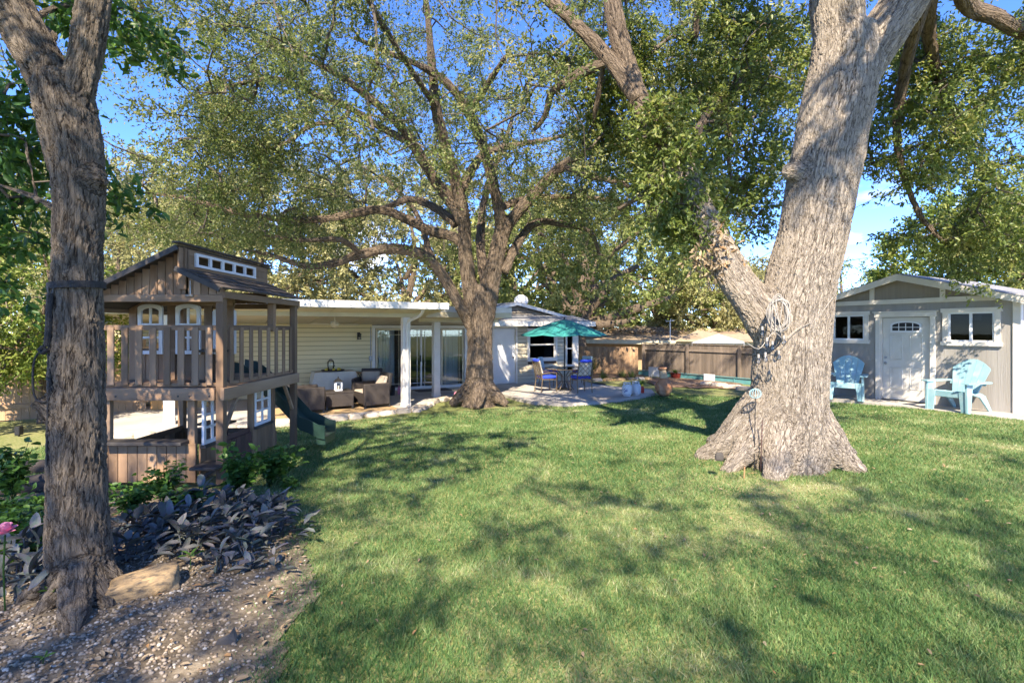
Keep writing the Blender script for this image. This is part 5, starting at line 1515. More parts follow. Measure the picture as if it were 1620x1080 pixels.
    box('ridge_cap', DT, P, RX - .03, RX + .055, RY0 - .02, RY1 + .02, RZ + .024, RZ + .045, .003)
    box('roof_beam', Wh, P, X0 - .05, X1 + .05, Y0 - .062, Y0 - .046, 2.06, 2.14, b); box('roof_beam', Wh, P, X0 - .05, X1 + .05, Y1 + .046, Y1 + .07, 2.06, 2.14, b)
    box('roof_beam', Wh, P, X1 + .043, X1 + .07, Y0 - .062, Y1 + .07, 2.10, 2.18, b); box('roof_beam', Wh, P, X0 - .07, X0 - .043, Y0 - .04, Y1 + .04, 1.96, 2.04, b)
    # clerestory wall with five little panes
    box('clerestory_board', Wh, P, RX - .01, RX + .012, RY0 + .05, RY1 - .05, 2.43, 2.50, b); box('clerestory_board', Wh, P, RX - .01, RX + .012, RY0 + .05, RY1 - .05, 2.60, 2.665, b)
    box('clerestory_board', Wv, P, RX - .009, RX + .011, RY0 + .05, 6.0, 2.501, 2.599); box('clerestory_board', Wv, P, RX - .009, RX + .011, 7.35, RY1 - .05, 2.501, 2.599)
    fr = MB(); ya, yb, za, zb = 5.98, 7.38, 2.475, 2.635
    fr.box(RX + .013, RX + .035, ya, yb, za, za + .03); fr.box(RX + .013, RX + .035, ya, yb, zb - .03, zb); 
    for i in range(6):
        q = ya + (yb - ya - .05) * i / 5; fr.box(RX + .0131, RX + .0349, q, q + .05, za + .03, zb - .03)
    cw = fr.build('clerestory_window', WP, P)
    box('back_gable', Wv, P, EXL + .35, RX - .02, Y1 + .02, Y1 + .04, 2.14, 2.30)
    # lower room: board walls, counter, posts, windows
    H0 = .46
    x = X0 - .02
    while x < LX - .02:
        box('wall_board', Wv, P, x, x + .104, Y0 - .032, Y0 - .012, .02, H0, .003); x += .110
    y = Y0 + .02
    while y < Y1 - .1:
        if not 6.32 < y < 7.0:
            box('wall_board', Wv, P, LX - .01, LX + .01, y, y + .104, .02, H0 - .02, .003)
        else:
            box('wall_board', M['wood_red'], P, LX - .01, LX + .01, y, y + .104, .02, .36, .003)
        y += .110
    x = X0
    while x < LX - .08:
        box('wall_board', Wv, P, x, x + .104, Y1 - .01, Y1 + .01, .02, .22, .003); x += .110
    y = Y0 + .1
    while y < Y1 - .05:
        box('wall_board', Wv, P, X0 - .01, X0 + .01, y, y + .104, .02, .24, .003); y += .110
    box('wall_rail', Wh, P, X0, LX, Y1 - .045, Y1 - .012, .20, .27, b); box('wall_rail', Wh, P, X0 + .012, X0 + .045, Y0 + .05, Y1 - .05, .24, .31, b)
    box('wall_rail', M['wood_red'], P, LX - .04, LX - .012, 6.3, 7.05, .30, .42, b)
    box('counter', DT, P, -4.56, -3.66, Y0 - .16, Y0 + .05, H0 + .002, H0 + .042, .006)
    for x in (-4.60, -3.64):
        box('lower_post', Wv, P, x - .04, x + .04, Y0 - .010, Y0 + .05, H0 * 0 + .02, .95, b)
    box('lower_post', Wv, P, -4.86, -4.76, Y1 - .07, Y1 - .012, H0, .95, b); box('lower_post', Wv, P, LX - .05, LX + .03, 6.28, 6.33, .02, .95, b); box('lower_post', Wv, P, LX - .05, LX + .03, 7.02, 7.07, .02, .95, b); box('lower_post', Wv, P, LX - .05, LX + .03, 7.6, 7.68, .02, .95, b)
    ch = box('chalkboard', M['chalk'], P, -4.93, -4.66, Y0 - .008, Y0 + .008, .50, .93); 
    def side_window(y0, y1, z0, z1):
        x0, x1 = LX + .012, LX + .040; w = .042; mb = MB()
        mb.box(x0, x1, y0, y0 + w, z0, z1); mb.box(x0, x1, y1 - w, y1, z0, z1); mb.box(x0, x1, y0 + w, y1 - w, z0, z0 + w); mb.box(x0, x1, y0 + w, y1 - w, z1 - w, z1)
        Wn = mb.build('window', WP, P)
        box('glazing_bar', WP, Wn, x0 + .003, x1 - .003, (y0 + y1) / 2 - .013, (y0 + y1) / 2 + .013, z0 + w, z1 - w)
        for i in (1, 2):
            q = z0 + w + (z1 - z0 - 2 * w) * i / 3; box('glazing_bar', WP, Wn, x0 + .005, x1 - .005, y0 + w, y1 - w, q - .013, q + .013)
        box('sill', DT, Wn, x0 - .01, x1 + .03, y0 - .02, y1 + .02, z0 - .035, z0 - .002)
    side_window(5.89, 6.26, .43, .96); side_window(7.06, 7.52, .42, .96)
    box('picnic_shelf', Wh, P, -4.3, -3.9, 7.0, 7.3, .44, .47, b); bar('shelf_leg', M['wood_red'], P, (-4.05, 7.15, .0), (-4.05, 7.15, .44), .2, .03, (1, 0, 0))
    # small seat outside under the first window
    box('bench_seat', DT, P, LX + .005, LX + .30, 5.66, 6.0, .195, .23, .006); bar('bench_bracket', DT, P, (LX + .02, 5.83, .06), (LX + .24, 5.83, .19), .05, .035, (0, 1, 0))
    # bolts on the front beam
    for i, x in enumerate((-4.85, -4.45, -3.75, -3.62, -3.40)):
        mb = MB(); mb.lathe([(.001, 0), (.011, .001), (.011, .006), (.001, .008)], 8, (x, Y0 - .065, 1.0), Matrix.Rotation(R(90), 3, 'X')); mb.build('bolt', DT, P)
    # slide behind, running down to the right
    pr = [(-4.30, 1.10), (-4.10, 1.06), (-3.92, .94), (-3.74, .77), (-3.56, .60), (-3.38, .43), (-3.22, .28), (-3.08, .19), (-2.94, .13), (-2.84, .115)]
    mb = MB(); ys = [(-.25, .17), (-.235, .175), (-.21, .0), (.21, .0), (.235, .175), (.25, .17), (.25, -.03), (-.25, -.03)]
    YS = 8.06; n = len(ys); vs = []; fs = []
    for i, (x, z) in enumerate(pr):
        zz = z + .025 * math.sin(i * 1.9) * (1 if 2 < i < 8 else 0)
        for yo, zo in ys: vs.append((x, YS + yo, zz + zo))
    for i in range(len(pr) - 1):
        for k_ in range(n): fs.append((i * n + k_, i * n + (k_ + 1) % n, (i + 1) * n + (k_ + 1) % n, (i + 1) * n + k_))
    fs += [tuple(range(n)), tuple((len(pr) - 1) * n + k_ for k_ in range(n - 1, -1, -1))]
    mb.add(vs, fs); sl = mb.build('slide', M['slide_green'], P, True)
    mb = MB(); mb.box(-2.98, -2.84, YS - .22, YS + .22, .0, .085); mb.build('slide_foot', M['slide_green'], sl)
    # lamp-like hook under the ridge
    mb = MB(); mb.tube([(-3.62, Y0 - .05, 2.30), (-3.62, Y0 - .05, 2.12)], .006, 6); mb.tube([(-3.66, Y0 - .075, 2.13), (-3.58, Y0 - .075, 2.13)], .012, 6); mb.build('hook', M['metal_grey'], P)
    return P
playhouse()

# ------------------------------------------------------------------ shed, its chairs
SH0 = Vector((9.4, 12.4, 0.02)); SHA = math.atan2(-0.872, 0.489)
def shl(t, b, z=0.0):
    return Vector((SH0.x + .489 * t + .872 * b, SH0.y - .872 * t + .489 * b, SH0.z + z))

def shed():
    S = thing('garden_shed', 'grey shed with cream trim, panelled door and two white framed windows', 'shed', SH0, SHA)
    G, T = M['shed_grey'], M['shed_trim']
    L0, R0, HW = -2.28, 2.08, 2.36
    def wall(a0, a1, z0, z1): box('wall', G, S, a0, a1, 0.0, .12, z0, z1)
    dz = 2.02
    wall(L0, -1.58, 0, HW); wall(-1.58, -.86, 0, 1.47); wall(-1.58, -.86, 2.1, HW); wall(-.86, -.47, 0, HW); wall(-.47, .56, dz, HW); wall(.56, .92, 0, HW); wall(.92, 1.68, 0, 1.47); wall(.92, 1.68, 2.1, HW); wall(1.68, R0, 0, HW)
    for x in (-1.67, -.455 + 1.22, R0 - .4):                                     # panel joints of the siding
        pass
    box('wall', G, S, L0, L0 + .12, .12, 3.6, 0, HW); box('wall', G, S, R0 - .12, R0, .12, 3.6, 0, HW); box('wall', G, S, L0 + .12, R0 - .12, 3.48, 3.6, 0, HW)
    box('shed_floor', M['inside_floor'], S, L0 + .13, R0 - .13, .13, 3.47, .0, .02)
    AX, AZ = -.02, 3.03
    g = MB(); g.extrude([(L0, .004, HW), (R0, .004, HW), (AX, .004, AZ - .06)], (0, .1, 0)); g.build('gable', M['shed_gable'], S)
    box('gable_beam', T, S, L0 - .02, R0 + .02, -.045, -.002, HW - .01, HW + .10, .004)
    for x in (-.66, .80): 
        zt = AZ - .06 - abs(x - AX) * .29
        box('gable_strut', T, S, x - .05, x + .05, -.04, -.004, HW + .10, zt, .003)
    OH = .22
    for sgn, xe in ((-1, L0 - .35), (1, R0 + .35)):
        ze = AZ - abs(xe - AX) * .295
        rr = MB(); rr.extrude([(AX, -OH, AZ), (xe, -OH, ze), (xe, -OH, ze + .035), (AX, -OH, AZ + .037)], (0, 4.3, 0)); rr.build('roof', M['shingle'], S)
        f = MB(); f.extrude([(AX, -OH - .025, AZ - .13), (xe, -OH - .025, ze - .12), (xe, -OH - .025, ze + .02), (AX, -OH - .025, AZ + .02)], (0, .024, 0)); f.build('fascia', T, S)
        sf = MB(); sf.extrude([(AX, -OH, AZ - .04), (xe, -OH, ze - .04), (xe, -OH, ze - .005), (AX, -OH, AZ - .005)], (0, OH, 0)); sf.build('soffit', T, S)
    box('corner_trim', T, S, R0 - .09, R0 + .035, -.03, -.002, 0, HW - .012, .003); box('corner_trim', T, S, R0 + .004, R0 + .034, -.001, .12, 0, HW - .012)
    box('corner_trim', T, S, L0 - .03, L0 + .09, -.03, -.002, 0, HW - .012, .003)
    # door
    box('door_trim', T, S, -.575, -.472, -.04, .0, 0, 2.03, .004); box('door_trim', T, S, .562, .665, -.04, .0, 0, 2.03, .004); box('door_trim', T, S, -.60, .69, -.055, .0, 2.032, 2.14, .004); box('door_head', T, S, -.63, .72, -.075, .0, 2.142, 2.17)
    box('jamb', T, S, -.472, -.452, 0, .12, 0, 2.02); box('jamb', T, S, .54, .56, 0, .12, 0, 2.02); box('threshold', M['metal_dark'], S, -.45, .54, -.01, .1, 0, .02)
    D = box('door', M['door_cream'], S, -.448, .536, .055, .095, .022, 2.015, .003)
    def panel(x0, x1, z0, z1):
        mb = MB(); y = .055
        o_ = [(x0, y, z0), (x1, y, z0), (x1, y, z1), (x0, y, z1)]
        i1 = [(x0 + .02, y - .010, z0 + .02), (x1 - .02, y - .010, z0 + .02), (x1 - .02, y - .010, z1 - .02), (x0 + .02, y - .010, z1 - .02)]
        i2 = [(x0 + .04, y - .001, z0 + .04), (x1 - .04, y - .001, z0 + .04), (x1 - .04, y - .001, z1 - .04), (x0 + .04, y - .001, z1 - .04)]
        i3 = [(x0 + .06, y - .006, z0 + .06), (x1 - .06, y - .006, z0 + .06), (x1 - .06, y - .006, z1 - .06), (x0 + .06, y - .006, z1 - .06)]
        vs = o_ + i1 + i2 + i3; fs = []
        for r in range(3):
            for k in range(4): fs.append((r * 4 + k, r * 4 + (k + 1) % 4, r * 4 + 4 + (k + 1) % 4, r * 4 + 4 + k))
        fs.append((12, 13, 14, 15)); mb.add(vs, fs); mb.build('door_panel', M['door_cream'], D)
    for x0, x1 in ((-.30, -.02), (.11, .39)):
        panel(x0, x1, .98, 1.60); panel(x0, x1, .28, .82)
    # fan light with bars
    mb = MB(); y = .04; N = 10
    out = [(-.28, 1.66), (.37, 1.66)] + [(.045 + .325 * math.cos(math.pi * k / N), 1.84 + .09 * math.sin(math.pi * k / N)) for k in range(N + 1)]
    ins = [(-.24, 1.70), (.33, 1.70)] + [(.045 + .285 * math.cos(math.pi * k / N), 1.82 + .075 * math.sin(math.pi * k / N)) for k in range(N + 1)]
    n = len(out); vs = [(p[0], y, p[1]) for p in out] + [(p[0], y, p[1]) for p in ins] + [(p[0], y + .02, p[1]) for p in out] + [(p[0], y + .02, p[1]) for p in ins]; fs = []
    for i in range(n):
        j = (i + 1) % n; fs += [(i, j, n + j, n + i), (i, 2 * n + i, 2 * n + j, j), (n + i, n + j, 3 * n + j, 3 * n + i)]
    mb.add(vs, fs); fl = mb.build('fan_light', M['white_plastic'], D)
    gm = MB(); gm.add([(p[0], .05, p[1]) for p in ins], [tuple(range(n))]); gm.build('pane', M['chalk'], fl)
    for x in (-.10, .045, .19): box('glazing_bar', M['white_plastic'], fl, x - .008, x + .008, .043, .049, 1.70, 1.88)
    box('glazing_bar', M['white_plastic'], fl, -.24, .33, .042, .048, 1.775, 1.79)
    for z in (.90, 1.04):
        mb = MB(); mb.lathe([(.001, 0), (.03, .0), (.032, .012), (.018, .02), (.026, .045), (.015, .065), (.001, .07)] if z < 1 else [(.001, 0), (.028, 0), (.028, .015), (.001, .02)], 12, (-.385, .055, z), Matrix.Rotation(R(90), 3, 'X')); mb.build('door_knob' if z < 1 else 'deadbolt', M['metal_grey'], D, True)
    # windows
    def window(x0, x1, z0, z1, note):
        mb = MB(); w = .10
        mb.box(x0, x0 + w, -.035, .0, z0, z1); mb.box(x1 - w, x1, -.035, .0, z0, z1); mb.box(x0 - .03, x1 + .03, -.05, .0, z1 - .09, z1); mb.box(x0 - .03, x1 + .03, -.05, .0, z0, z0 + .09)
        Wn = mb.build('window', T, S)
        xi0, xi1, zi0, zi1 = x0 + w, x1 - w, z0 + .09, z1 - .09; xm = (xi0 + xi1) / 2
        f = MB()
        for a, c in ((xi0, xi0 + .035), (xm - .025, xm + .025), (xi1 - .035, xi1)): f.box(a, c, -.012, .05, zi0, zi1)
        f.box(xi0, xi1, -.010, .048, zi0, zi0 + .035); f.box(xi0, xi1, -.010, .048, zi1 - .035, zi1); f.build('frame', M['white_plastic'], Wn)
        box('pane', M['glass_dark'], Wn, xi0 + .035, xm - .025, .02, .026, zi0 + .035, zi1 - .035); box('pane', M['glass_dark'], Wn, xm + .025, xi1 - .035, .01, .016, zi0 + .035, zi1 - .035)
        box('window_board', M['inside'], Wn, xi0, xm - .01, .14, .15, zi0 - .05, zi1 + .05)
        if note: box('paper_note', M['white_plastic'], Wn, xm + .05, xm + .17, .032, .034, zi1 - .18, zi1 - .06)
    window(-1.70, -.74, 1.37, 2.19, False); window(.80, 1.80, 1.37, 2.20, True)
    return S
shed()

def adirondack(label, loc, rot):
    """moulded garden chair; front faces -y"""
    C = thing('adirondack_chair', label, 'chair', loc, rot, 'light blue garden chairs at the shed')
    P = M['adirondack']
    for i in range(5):                                                            # fan of back slats
        t = (i - 2); xb, xt = t * .082, t * .128
        ztop = .97 - .028 * t * t
        def pt(x, z): return Vector((x, .18 + (z - .30) * .42, z))
        a, b_ = pt(xb, .30), pt(xt, ztop)
        hw0, hw1 = .038, .061
        mb = MB(); N = 5
        prof = [(xb - hw0, .30), (xb + hw0, .30)] + [(xt + hw1 * (1 - 2 * k / N), .985 - 1.75 * (xt + hw1 * (1 - 2 * k / N)) ** 2) for k in range(N + 1)]
        mb.extrude([pt(*p) for p in prof], (0, .022, -.008)); mb.build('back_slat', P, C)
    bar('back_rail', P, C, (-.30, .30, .52), (.30, .30, .52), .07, .02, (0, .4, 1))
    mb = MB(); prof = [(-.30, .375), (-.26, .395), (-.10, .375), (.10, .325), (.22, .295), (.22, .27), (-.27, .355)]
    mb.extrude([(-.26, y, z) for y, z in prof], (.52, 0, 0)); st = mb.build('seat', P, C)
    mb = MB()
    for x in (-.22, -.04, .04, .22): pass
    box('seat_apron', P, C, -.27, .27, -.325, -.30, .27, .385, .006)
    for s in (-1, 1):
        mb = MB(); mb.extrude([(s * .33, -.36, 0), (s * .33, -.27, 0), (s * .315, -.22, .30), (s * .315, -.18, .545), (s * .315, -.36, .545)], (s * .035, 0, 0)); mb.build('front_leg', P, C)
        mb = MB(); mb.extrude([(s * .24, -.335, 0.0), (s * .33, -.345, 0.0), (s * .33, -.345, .40), (s * .20, -.335, .40), (s * .21, -.335, .27)], (0, .03, 0)); mb.build('front_leg_face', P, C)
        mb = MB(); mb.extrude([(s * .28, .46, 0), (s * .28, .38, 0), (s * .28, .10, .28), (s * .28, -.1, .33), (s * .28, .12, .36), (s * .28, .26, .30)], (s * .03, 0, 0)); mb.build('rear_leg', P, C)
        arm = [(s * .29, -.42), (s * .41, -.40), (s * .43, -.25), (s * .40, .30), (s * .33, .36), (s * .28, .32), (s * .30, -.1)]
        mb = MB(); mb.prism(arm, .545, .57); mb.build('armrest', P, C)
    return C
adirondack('light blue slatted garden chair left of the shed door', shl(-.93, -.66, 0), SHA + R(22)).scale = (1.08, 1.08, 1.08)
adirondack('light blue slatted garden chair right of the shed door, turned sideways', shl(1.26, -.52, 0), SHA - R(10)).scale = (1.1, 1.1, 1.1)

# ------------------------------------------------------------------ round patio: table, chairs, umbrella
def umbrella_set():
    c = PZ(893, 616, PATIO_Z)
    U = thing('patio_umbrella', 'open teal patio umbrella over the dining table', 'umbrella', c, R(12))
    mb = MB(); mb.tube([(0, 0, .06), (0, 0, 2.36)], .022, 10); mb.build('pole', M['metal_dark'], U, True)
    mb = MB(); mb.lathe([(.001, 0), (.26, 0), (.26, .03), (.10, .06), (.04, .09), (.04, .2), (.001, .2)], 20); mb.build('base', M['metal_dark'], U, True)
    mb = MB(); mb.lathe([(.001, 2.36), (.03, 2.37), (.03, 2.41), (.001, 2.44)], 8); mb.build('finial', M['metal_dark'], U, True)
    n = 8; Rr = 1.52
    for k in range(n):
        a0, a1 = 2 * math.pi * k / n, 2 * math.pi * (k + 1) / n
        rows = []
        S_ = 6
        for i in range(S_ + 1):
            t = i / S_; r = Rr * t; z = 2.36 - .52 * t ** 1.25
            row = []
            for j in range(5):
                f = j / 4; a = a0 + (a1 - a0) * f
                edge = math.cos(math.pi / n) / math.cos(a - (a0 + a1) / 2)
                rr = r * edge; sag = .045 * t * (1 - (2 * f - 1) ** 2)
                row.append((rr * math.cos(a), rr * math.sin(a), z - sag))
            rows.append(row)
        mb = MB(); vs = [p for r_ in rows for p in r_]; fs = [(i * 5 + j, i * 5 + j + 1, i * 5 + 6 + j, i * 5 + 5 + j) for i in range(S_) for j in range(4)]
        mb.add(vs, fs); me = mb.mesh(True); o = link('canopy_panel', me, M['umbrella'], U)
        md = o.modifiers.new('thick', 'SOLIDIFY'); md.thickness = .006
        m2 = MB(); m2.tube([(0, 0, 2.33)] + [(Rr * .985 * t * math.cos(a0), Rr * .985 * t * math.sin(a0), 2.33 - .52 * t ** 1.25) for t in (.35, .7, 1)], .008, 5); m2.build('rib', M['metal_dark'], U)
    T = thing('dining_table', 'round glass topped patio table under the teal umbrella', 'table', c, R(12))
    mb = MB(); mb.lathe([(.05, .70), (.60, .70), (.60, .712), (.05, .712)], 32); mb.build('glass_top', M['glass_dark'], T)
    mb = MB(); mb.tube([(.60 * math.cos(a), .60 * math.sin(a), .705) for a in [2 * math.pi * k / 36 for k in range(37)]], .018, 6); mb.build('rim', M['metal_bronze'], T, True)
    for k in range(4):
        a = math.pi / 4 + k * math.pi / 2; mb = MB(); mb.tube([(.50 * math.cos(a), .5 * math.sin(a), .69), (.34 * math.cos(a), .34 * math.sin(a), .60), (.12 * math.cos(a), .12 * math.sin(a), .45), (.12 * math.cos(a), .12 * math.sin(a), .28), (.34 * math.cos(a), .34 * math.sin(a), .02)], .018, 6); mb.build('leg', M['metal_bronze'], T, True)
    def chair(label, loc, rot, back):
        C = thing('dining_chair', label, 'chair', loc, rot, 'dining chairs round the umbrella table')
        Br = M['metal_bronze']
        for s in (-1, 1):
            mb = MB(); mb.tube([(s * .25, .30, 0), (s * .25, .25, .40), (s * .25, .28, .60), (s * .24, .38, .98)], .016, 6); mb.build('rear_leg', Br, C, True)
            mb = MB(); mb.tube([(s * .26, -.26, 0), (s * .26, -.25, .40), (s * .27, -.24, .62), (s * .27, -.05, .64), (s * .25, .28, .60)], .016, 6); mb.build('front_leg_and_arm', Br, C, True)
        mb = MB(); mb.tube([(-.24, .38, .98), (0, .385, 1.0), (.24, .38, .98)], .016, 6); mb.build('top_rail', Br, C, True)
        mb = MB(); mb.tube([(-.25, .26, .44), (.25, .26, .44)], .014, 6); mb.tube([(-.25, -.25, .40), (.25, -.25, .40)], .014, 6); mb.tube([(-.25, -.25, .40), (-.25, .26, .42)], .014, 6); mb.tube([(.25, -.25, .40), (.25, .26, .42)], .014, 6); mb.build('seat_frame', Br, C, True)
        mb = MB()
        for k in range(-2, 4):                                                    # diamond lattice of the back
            for sg in (-1, 1):
                xa, xb = -.25, .25
                za = .46 + .165 * k + (0 if sg > 0 else .33 + .0); zb = za + sg * .50
                p0 = [xa, za]; p1 = [xb, zb]
                def clip(p, q, lo, hi):
                    out = []
                    for (x, z) in (p, q): out.append([x, z])
                    for i_ in (0, 1):
                        x, z = out[i_]; x2, z2 = out[1 - i_]
                        if z < lo and z2 != z: out[i_] = [x + (x2 - x) * (lo - z) / (z2 - z), lo]
                        x, z = out[i_]
                        if z > hi and z2 != z: out[i_] = [x + (x2 - x) * (hi - z) / (z2 - z), hi]
                    return out
                if (za < .46 and zb < .46) or (za > .97 and zb > .97): continue
                q = clip(p0, p1, .46, .97)
                yy = lambda z: .26 + (z - .44) * .22
                mb.tube([(q[0][0], yy(q[0][1]), q[0][1]), (q[1][0], yy(q[1][1]), q[1][1])], .007, 4)
        mb.build('lattice', Br, C)
        box('seat_cushion', M['cushion_blue'], C, -.25, .25, -.27, .24, .43, .53, .03)
        bar('back_cushion', M[back], C, (0, .22, .54), (0, .33, 1.02), .07, .46, (0, 1, 0), .025)
        if back == 'cushion_cream' :
            bar('head_roll', M['cushion_blue'], C, (-.20, .36, 1.02), (.20, .36, 1.02), .10, .10, (0, 0, 1), .03)
        return C
    def cl(px, py, rot, lab, back):
        p = PZ(px, py, PATIO_Z); return chair(lab, p, rot, back)
    cl(864, 619, R(112), 'bronze lattice back dining chair with blue seat at the left of the table', 'cushion_cream')
    cl(919, 620, R(198), 'bronze dining chair with blue head roll at the right front of the table', 'cushion_cream')
    cl(868, 609, R(70), 'rear dining chair with patterned sky blue cushion near the kitchen window', 'cushion_sky')
    cl(921, 607, R(-45), 'rear right dining chair half hidden behind the table', 'cushion_sky')
umbrella_set()

def yard_things():
    # chiminea
    c = PG(1050, 627)
    C = thing('chiminea', 'terracotta chiminea with a tilted pale neck on the lawn edge', 'chiminea', c)
    mb = MB(); mb.lathe([(.10, 0), (.14, .02), (.20, .07), (.255, .17), (.27, .27), (.245, .38), (.18, .47), (.125, .53), (.12, .56)], 24, c + Vector((0, 0, .03))); mb.build('belly', M['terracotta'], C, True)
    mb = MB(); mb.lathe([(.13, .0), (.14, .03), (.12, .05)], 20, c + Vector((0, 0, .54))); mb.build('collar', M['terracotta'], C, True)
    m = Matrix.Rotation(R(-9), 3, 'Y')
    mb = MB(); mb.lathe([(.125, 0), (.118, .10), (.108, .24), (.105, .27)], 20, c + Vector((0, 0, .57)), m); mb.build('neck', M['clay_pale'], C, True)
    mb = MB(); mb.lathe([(.105, .27), (.14, .29), (.15, .32), (.13, .34), (.10, .34), (.09, .30)], 20, c + Vector((0, 0, .57)), m); mb.build('rim', M['terracotta'], C, True)
    mb = MB(); mb.tube([c + Vector((-.245 + .02 * math.sin(a) * 0, -.13 + .10 * math.cos(a), .30 + .13 * math.sin(a))) for a in [2 * math.pi * k / 18 for k in range(19)]], .02, 6); mb.build('mouth_rim', M['terracotta'], C, True)
    mb = MB(); mb.lathe([(.14, 0), (.15, .0), (.15, .035), (.12, .035)], 16, c); mb.build('foot', M['metal_dark'], C)
    # propane tanks
    def tank(px, py, lab, mark, col):
        p = PZ(px, py, PATIO_Z)
        T = thing('propane_tank', lab, 'gas tank', p, 0.0, 'gas tanks on the patio edge')
        mb = MB(); mb.lathe([(.11, 0), (.11, .03), (.15, .06), (.155, .12), (.155, .26), (.13, .32), (.06, .35), (.001, .355)], 20); mb.build('body', M[col], T, True)
        mb = MB(); r = .10
        for a0 in (R(20), R(200)):
            mb.tube([(r * math.cos(a0 + t), r * math.sin(a0 + t), .40) for t in [R(140) * k / 8 for k in range(9)]], .012, 6)
            for t in (0, R(140)): mb.tube([(r * math.cos(a0 + t), r * math.sin(a0 + t), .33), (r * math.cos(a0 + t), r * math.sin(a0 + t), .40)], .010, 5)
        mb.build('collar', M[col], T, True)
        mb = MB(); mb.lathe([(.02, .35), (.02, .39), (.03, .395), (.001, .41)], 8); mb.build('valve', M['metal_grey'], T)
        if mark:
            for k, (a0, a1, z0, z1) in enumerate(((-135, -95, .12, .145), (-130, -100, .16, .18), (-140, -120, .19, .21))):
                mb = MB(); N = 6; vs = []
                for j in range(N + 1):
                    a = R(a0 + (a1 - a0) * j / N); zz = (j / N) * .05
                    vs += [(.157 * math.cos(a), .157 * math.sin(a), z0 + zz), (.157 * math.cos(a), .157 * math.sin(a), z1 + zz)]
                mb.add(vs, [(2 * j, 2 * j + 2, 2 * j + 3, 2 * j + 1) for j in range(N)]); mb.build('label_mark', M['blue_mark'], T)
        return T
    tank(992, 626, 'white propane tank with blue mark, left of the two tanks', True, 'metal_white')
    tank(1006, 624, 'plain white propane tank beside the red fuel bottle', False, 'metal_white')
    p = PZ(1016, 621, PATIO_Z)
    B = thing('fuel_bottle', 'red and yellow bottle right of the propane tanks', 'bottle', p)
    mb = MB(); mb.lathe([(.06, 0), (.065, .02), (.065, .16), (.03, .21)], 12, p); mb.build('body', M['red'], B, True)
    mb = MB(); mb.lathe([(.032, .21), (.035, .25), (.02, .27), (.001, .272)], 10, p); mb.build('cap', M['lemon'], B, True)
    # bushy plant behind the tanks
    def grass_plant(name, lab, p, n, ln, wid, seed, mat='leaf_grassy', pot=None, grp=None):
        rng = np.random.default_rng(seed)
        G = thing(name, lab, 'plant', p, None, grp)
        z0 = 0
        if pot:
            r, h, pm = pot; z0 = h * .9
            mb = MB(); mb.lathe([(r * .7, 0), (r * .95, h * .5), (r, h * .9), (r * 1.08, h * .92), (r * 1.08, h), (r * .92, h), (r * .85, h * .85), (.001, h * .85)], 20, p); mb.build('pot', M[pm], G, True)
        V = []; F = []; Rn = []
        for k in range(n):
            a = rng.uniform(0, 6.28); l = ln * rng.uniform(.6, 1.15); o = rng.uniform(.25, .8)
            d = np.array([math.cos(a), math.sin(a), 0]); s = np.array([-d[1], d[0], 0]); b0 = np.array(p) + d * rng.uniform(0, .08) + np.array([0, 0, z0])
            pts = [b0 + d * l * o * t * (0.5 + .5 * t) + np.array([0, 0, l * (t - .55 * o * t * t * 1.3)]) for t in (0, .35, .7, 1)]
            i0 = len(V)
            for q, w in zip(pts, (.6, 1, .7, .05)): V += [q - s * wid * w, q + s * wid * w]
            for q in range(3): F.append([i0 + 2 * q, i0 + 2 * q + 1, i0 + 2 * q + 3, i0 + 2 * q + 2])
            Rn += [rng.uniform(0, 1)] * 8
        o = link('leaves', np_mesh(np.array(V), np.array(F), {'rnd': np.array(Rn)}), M[mat], G); o['kind'] = 'stuff'
        return G
    grass_plant('strappy_plant', 'green strappy plant behind the propane tanks', PZ(1012, 616, -.34), 110, .55, .012, 4, 'leaf_weed')
    for k, (px, py, lab) in enumerate(((955, 603, 'tuft of grass on the stone bed left of the chiminea'), (985, 601, 'middle grass tuft on the stone bed below the tan fence'), (930, 600, 'grass tuft at the corner of the house wall'), (1000, 602, 'grass tuft on the stone bed nearest the chiminea'))):
        grass_plant('grass_tuft', lab, PZ(px, py, -.48), 90, .6, .010, 20 + k, 'leaf_grassy', None, 'grass tufts in the stone bed')
    grass_plant('house_shrub', 'bushy green shrub at the right corner of the house', PZ(928, 598, -.5), 260, 1.3, .02, 31, 'leaf_bush')
    grass_plant('potted_plant', 'glossy dark red pot with a dark leafy plant near the fence', PZ(1069, 602, -.46), 46, .30, .012, 40, 'leaf_weed', (.22, .34, 'pot_red'))
    # stone bed edging and pavers, each stone its own piece
    rng = random.Random(9)
    E = thing('stone_border', 'low border of tan and grey stones behind the round patio', 'stone border', PZ(970, 606, -.46))
    for px, py, s in ((915, 607, .9), (930, 607, 1), (945, 606.5, 1.2), (962, 606, 1.3), (980, 606, 1.4), (998, 605, 1.1), (1012, 604.5, 1.2), (1026, 604, 1)):
        p = PZ(px, py, -.46); ob = link('stone', rock_mesh(rng.randint(0, 5), M['limestone' if rng.random() < .5 else 'stone_tan']), None, E, p + Vector((0, 0, .10)), Matrix.Rotation(HANG + rng.uniform(-.2, .2), 3, 'Z'))
        ob.scale = (.20 * s, .13, .12)
    E = thing('stone_border', 'pale stone blocks edging the mulch left of the big oak', 'stone border', PZ(1150, 616, -.40))
    for px, py, s in ((1118, 611, 1.0), (1138, 613, 1.3), (1158, 616, 1.5), (1178, 619, 1.3)):
        p = PZ(px, py, -.40); ob = link('stone', rock_mesh(rng.randint(0, 5), M['limestone']), None, E, p + Vector((0, 0, .06)), Matrix.Rotation(-.6 + rng.uniform(-.2, .2), 3, 'Z'))
        ob.scale = (.24 * s, .18, .13)
    p = PZ(944, 611, -.40)
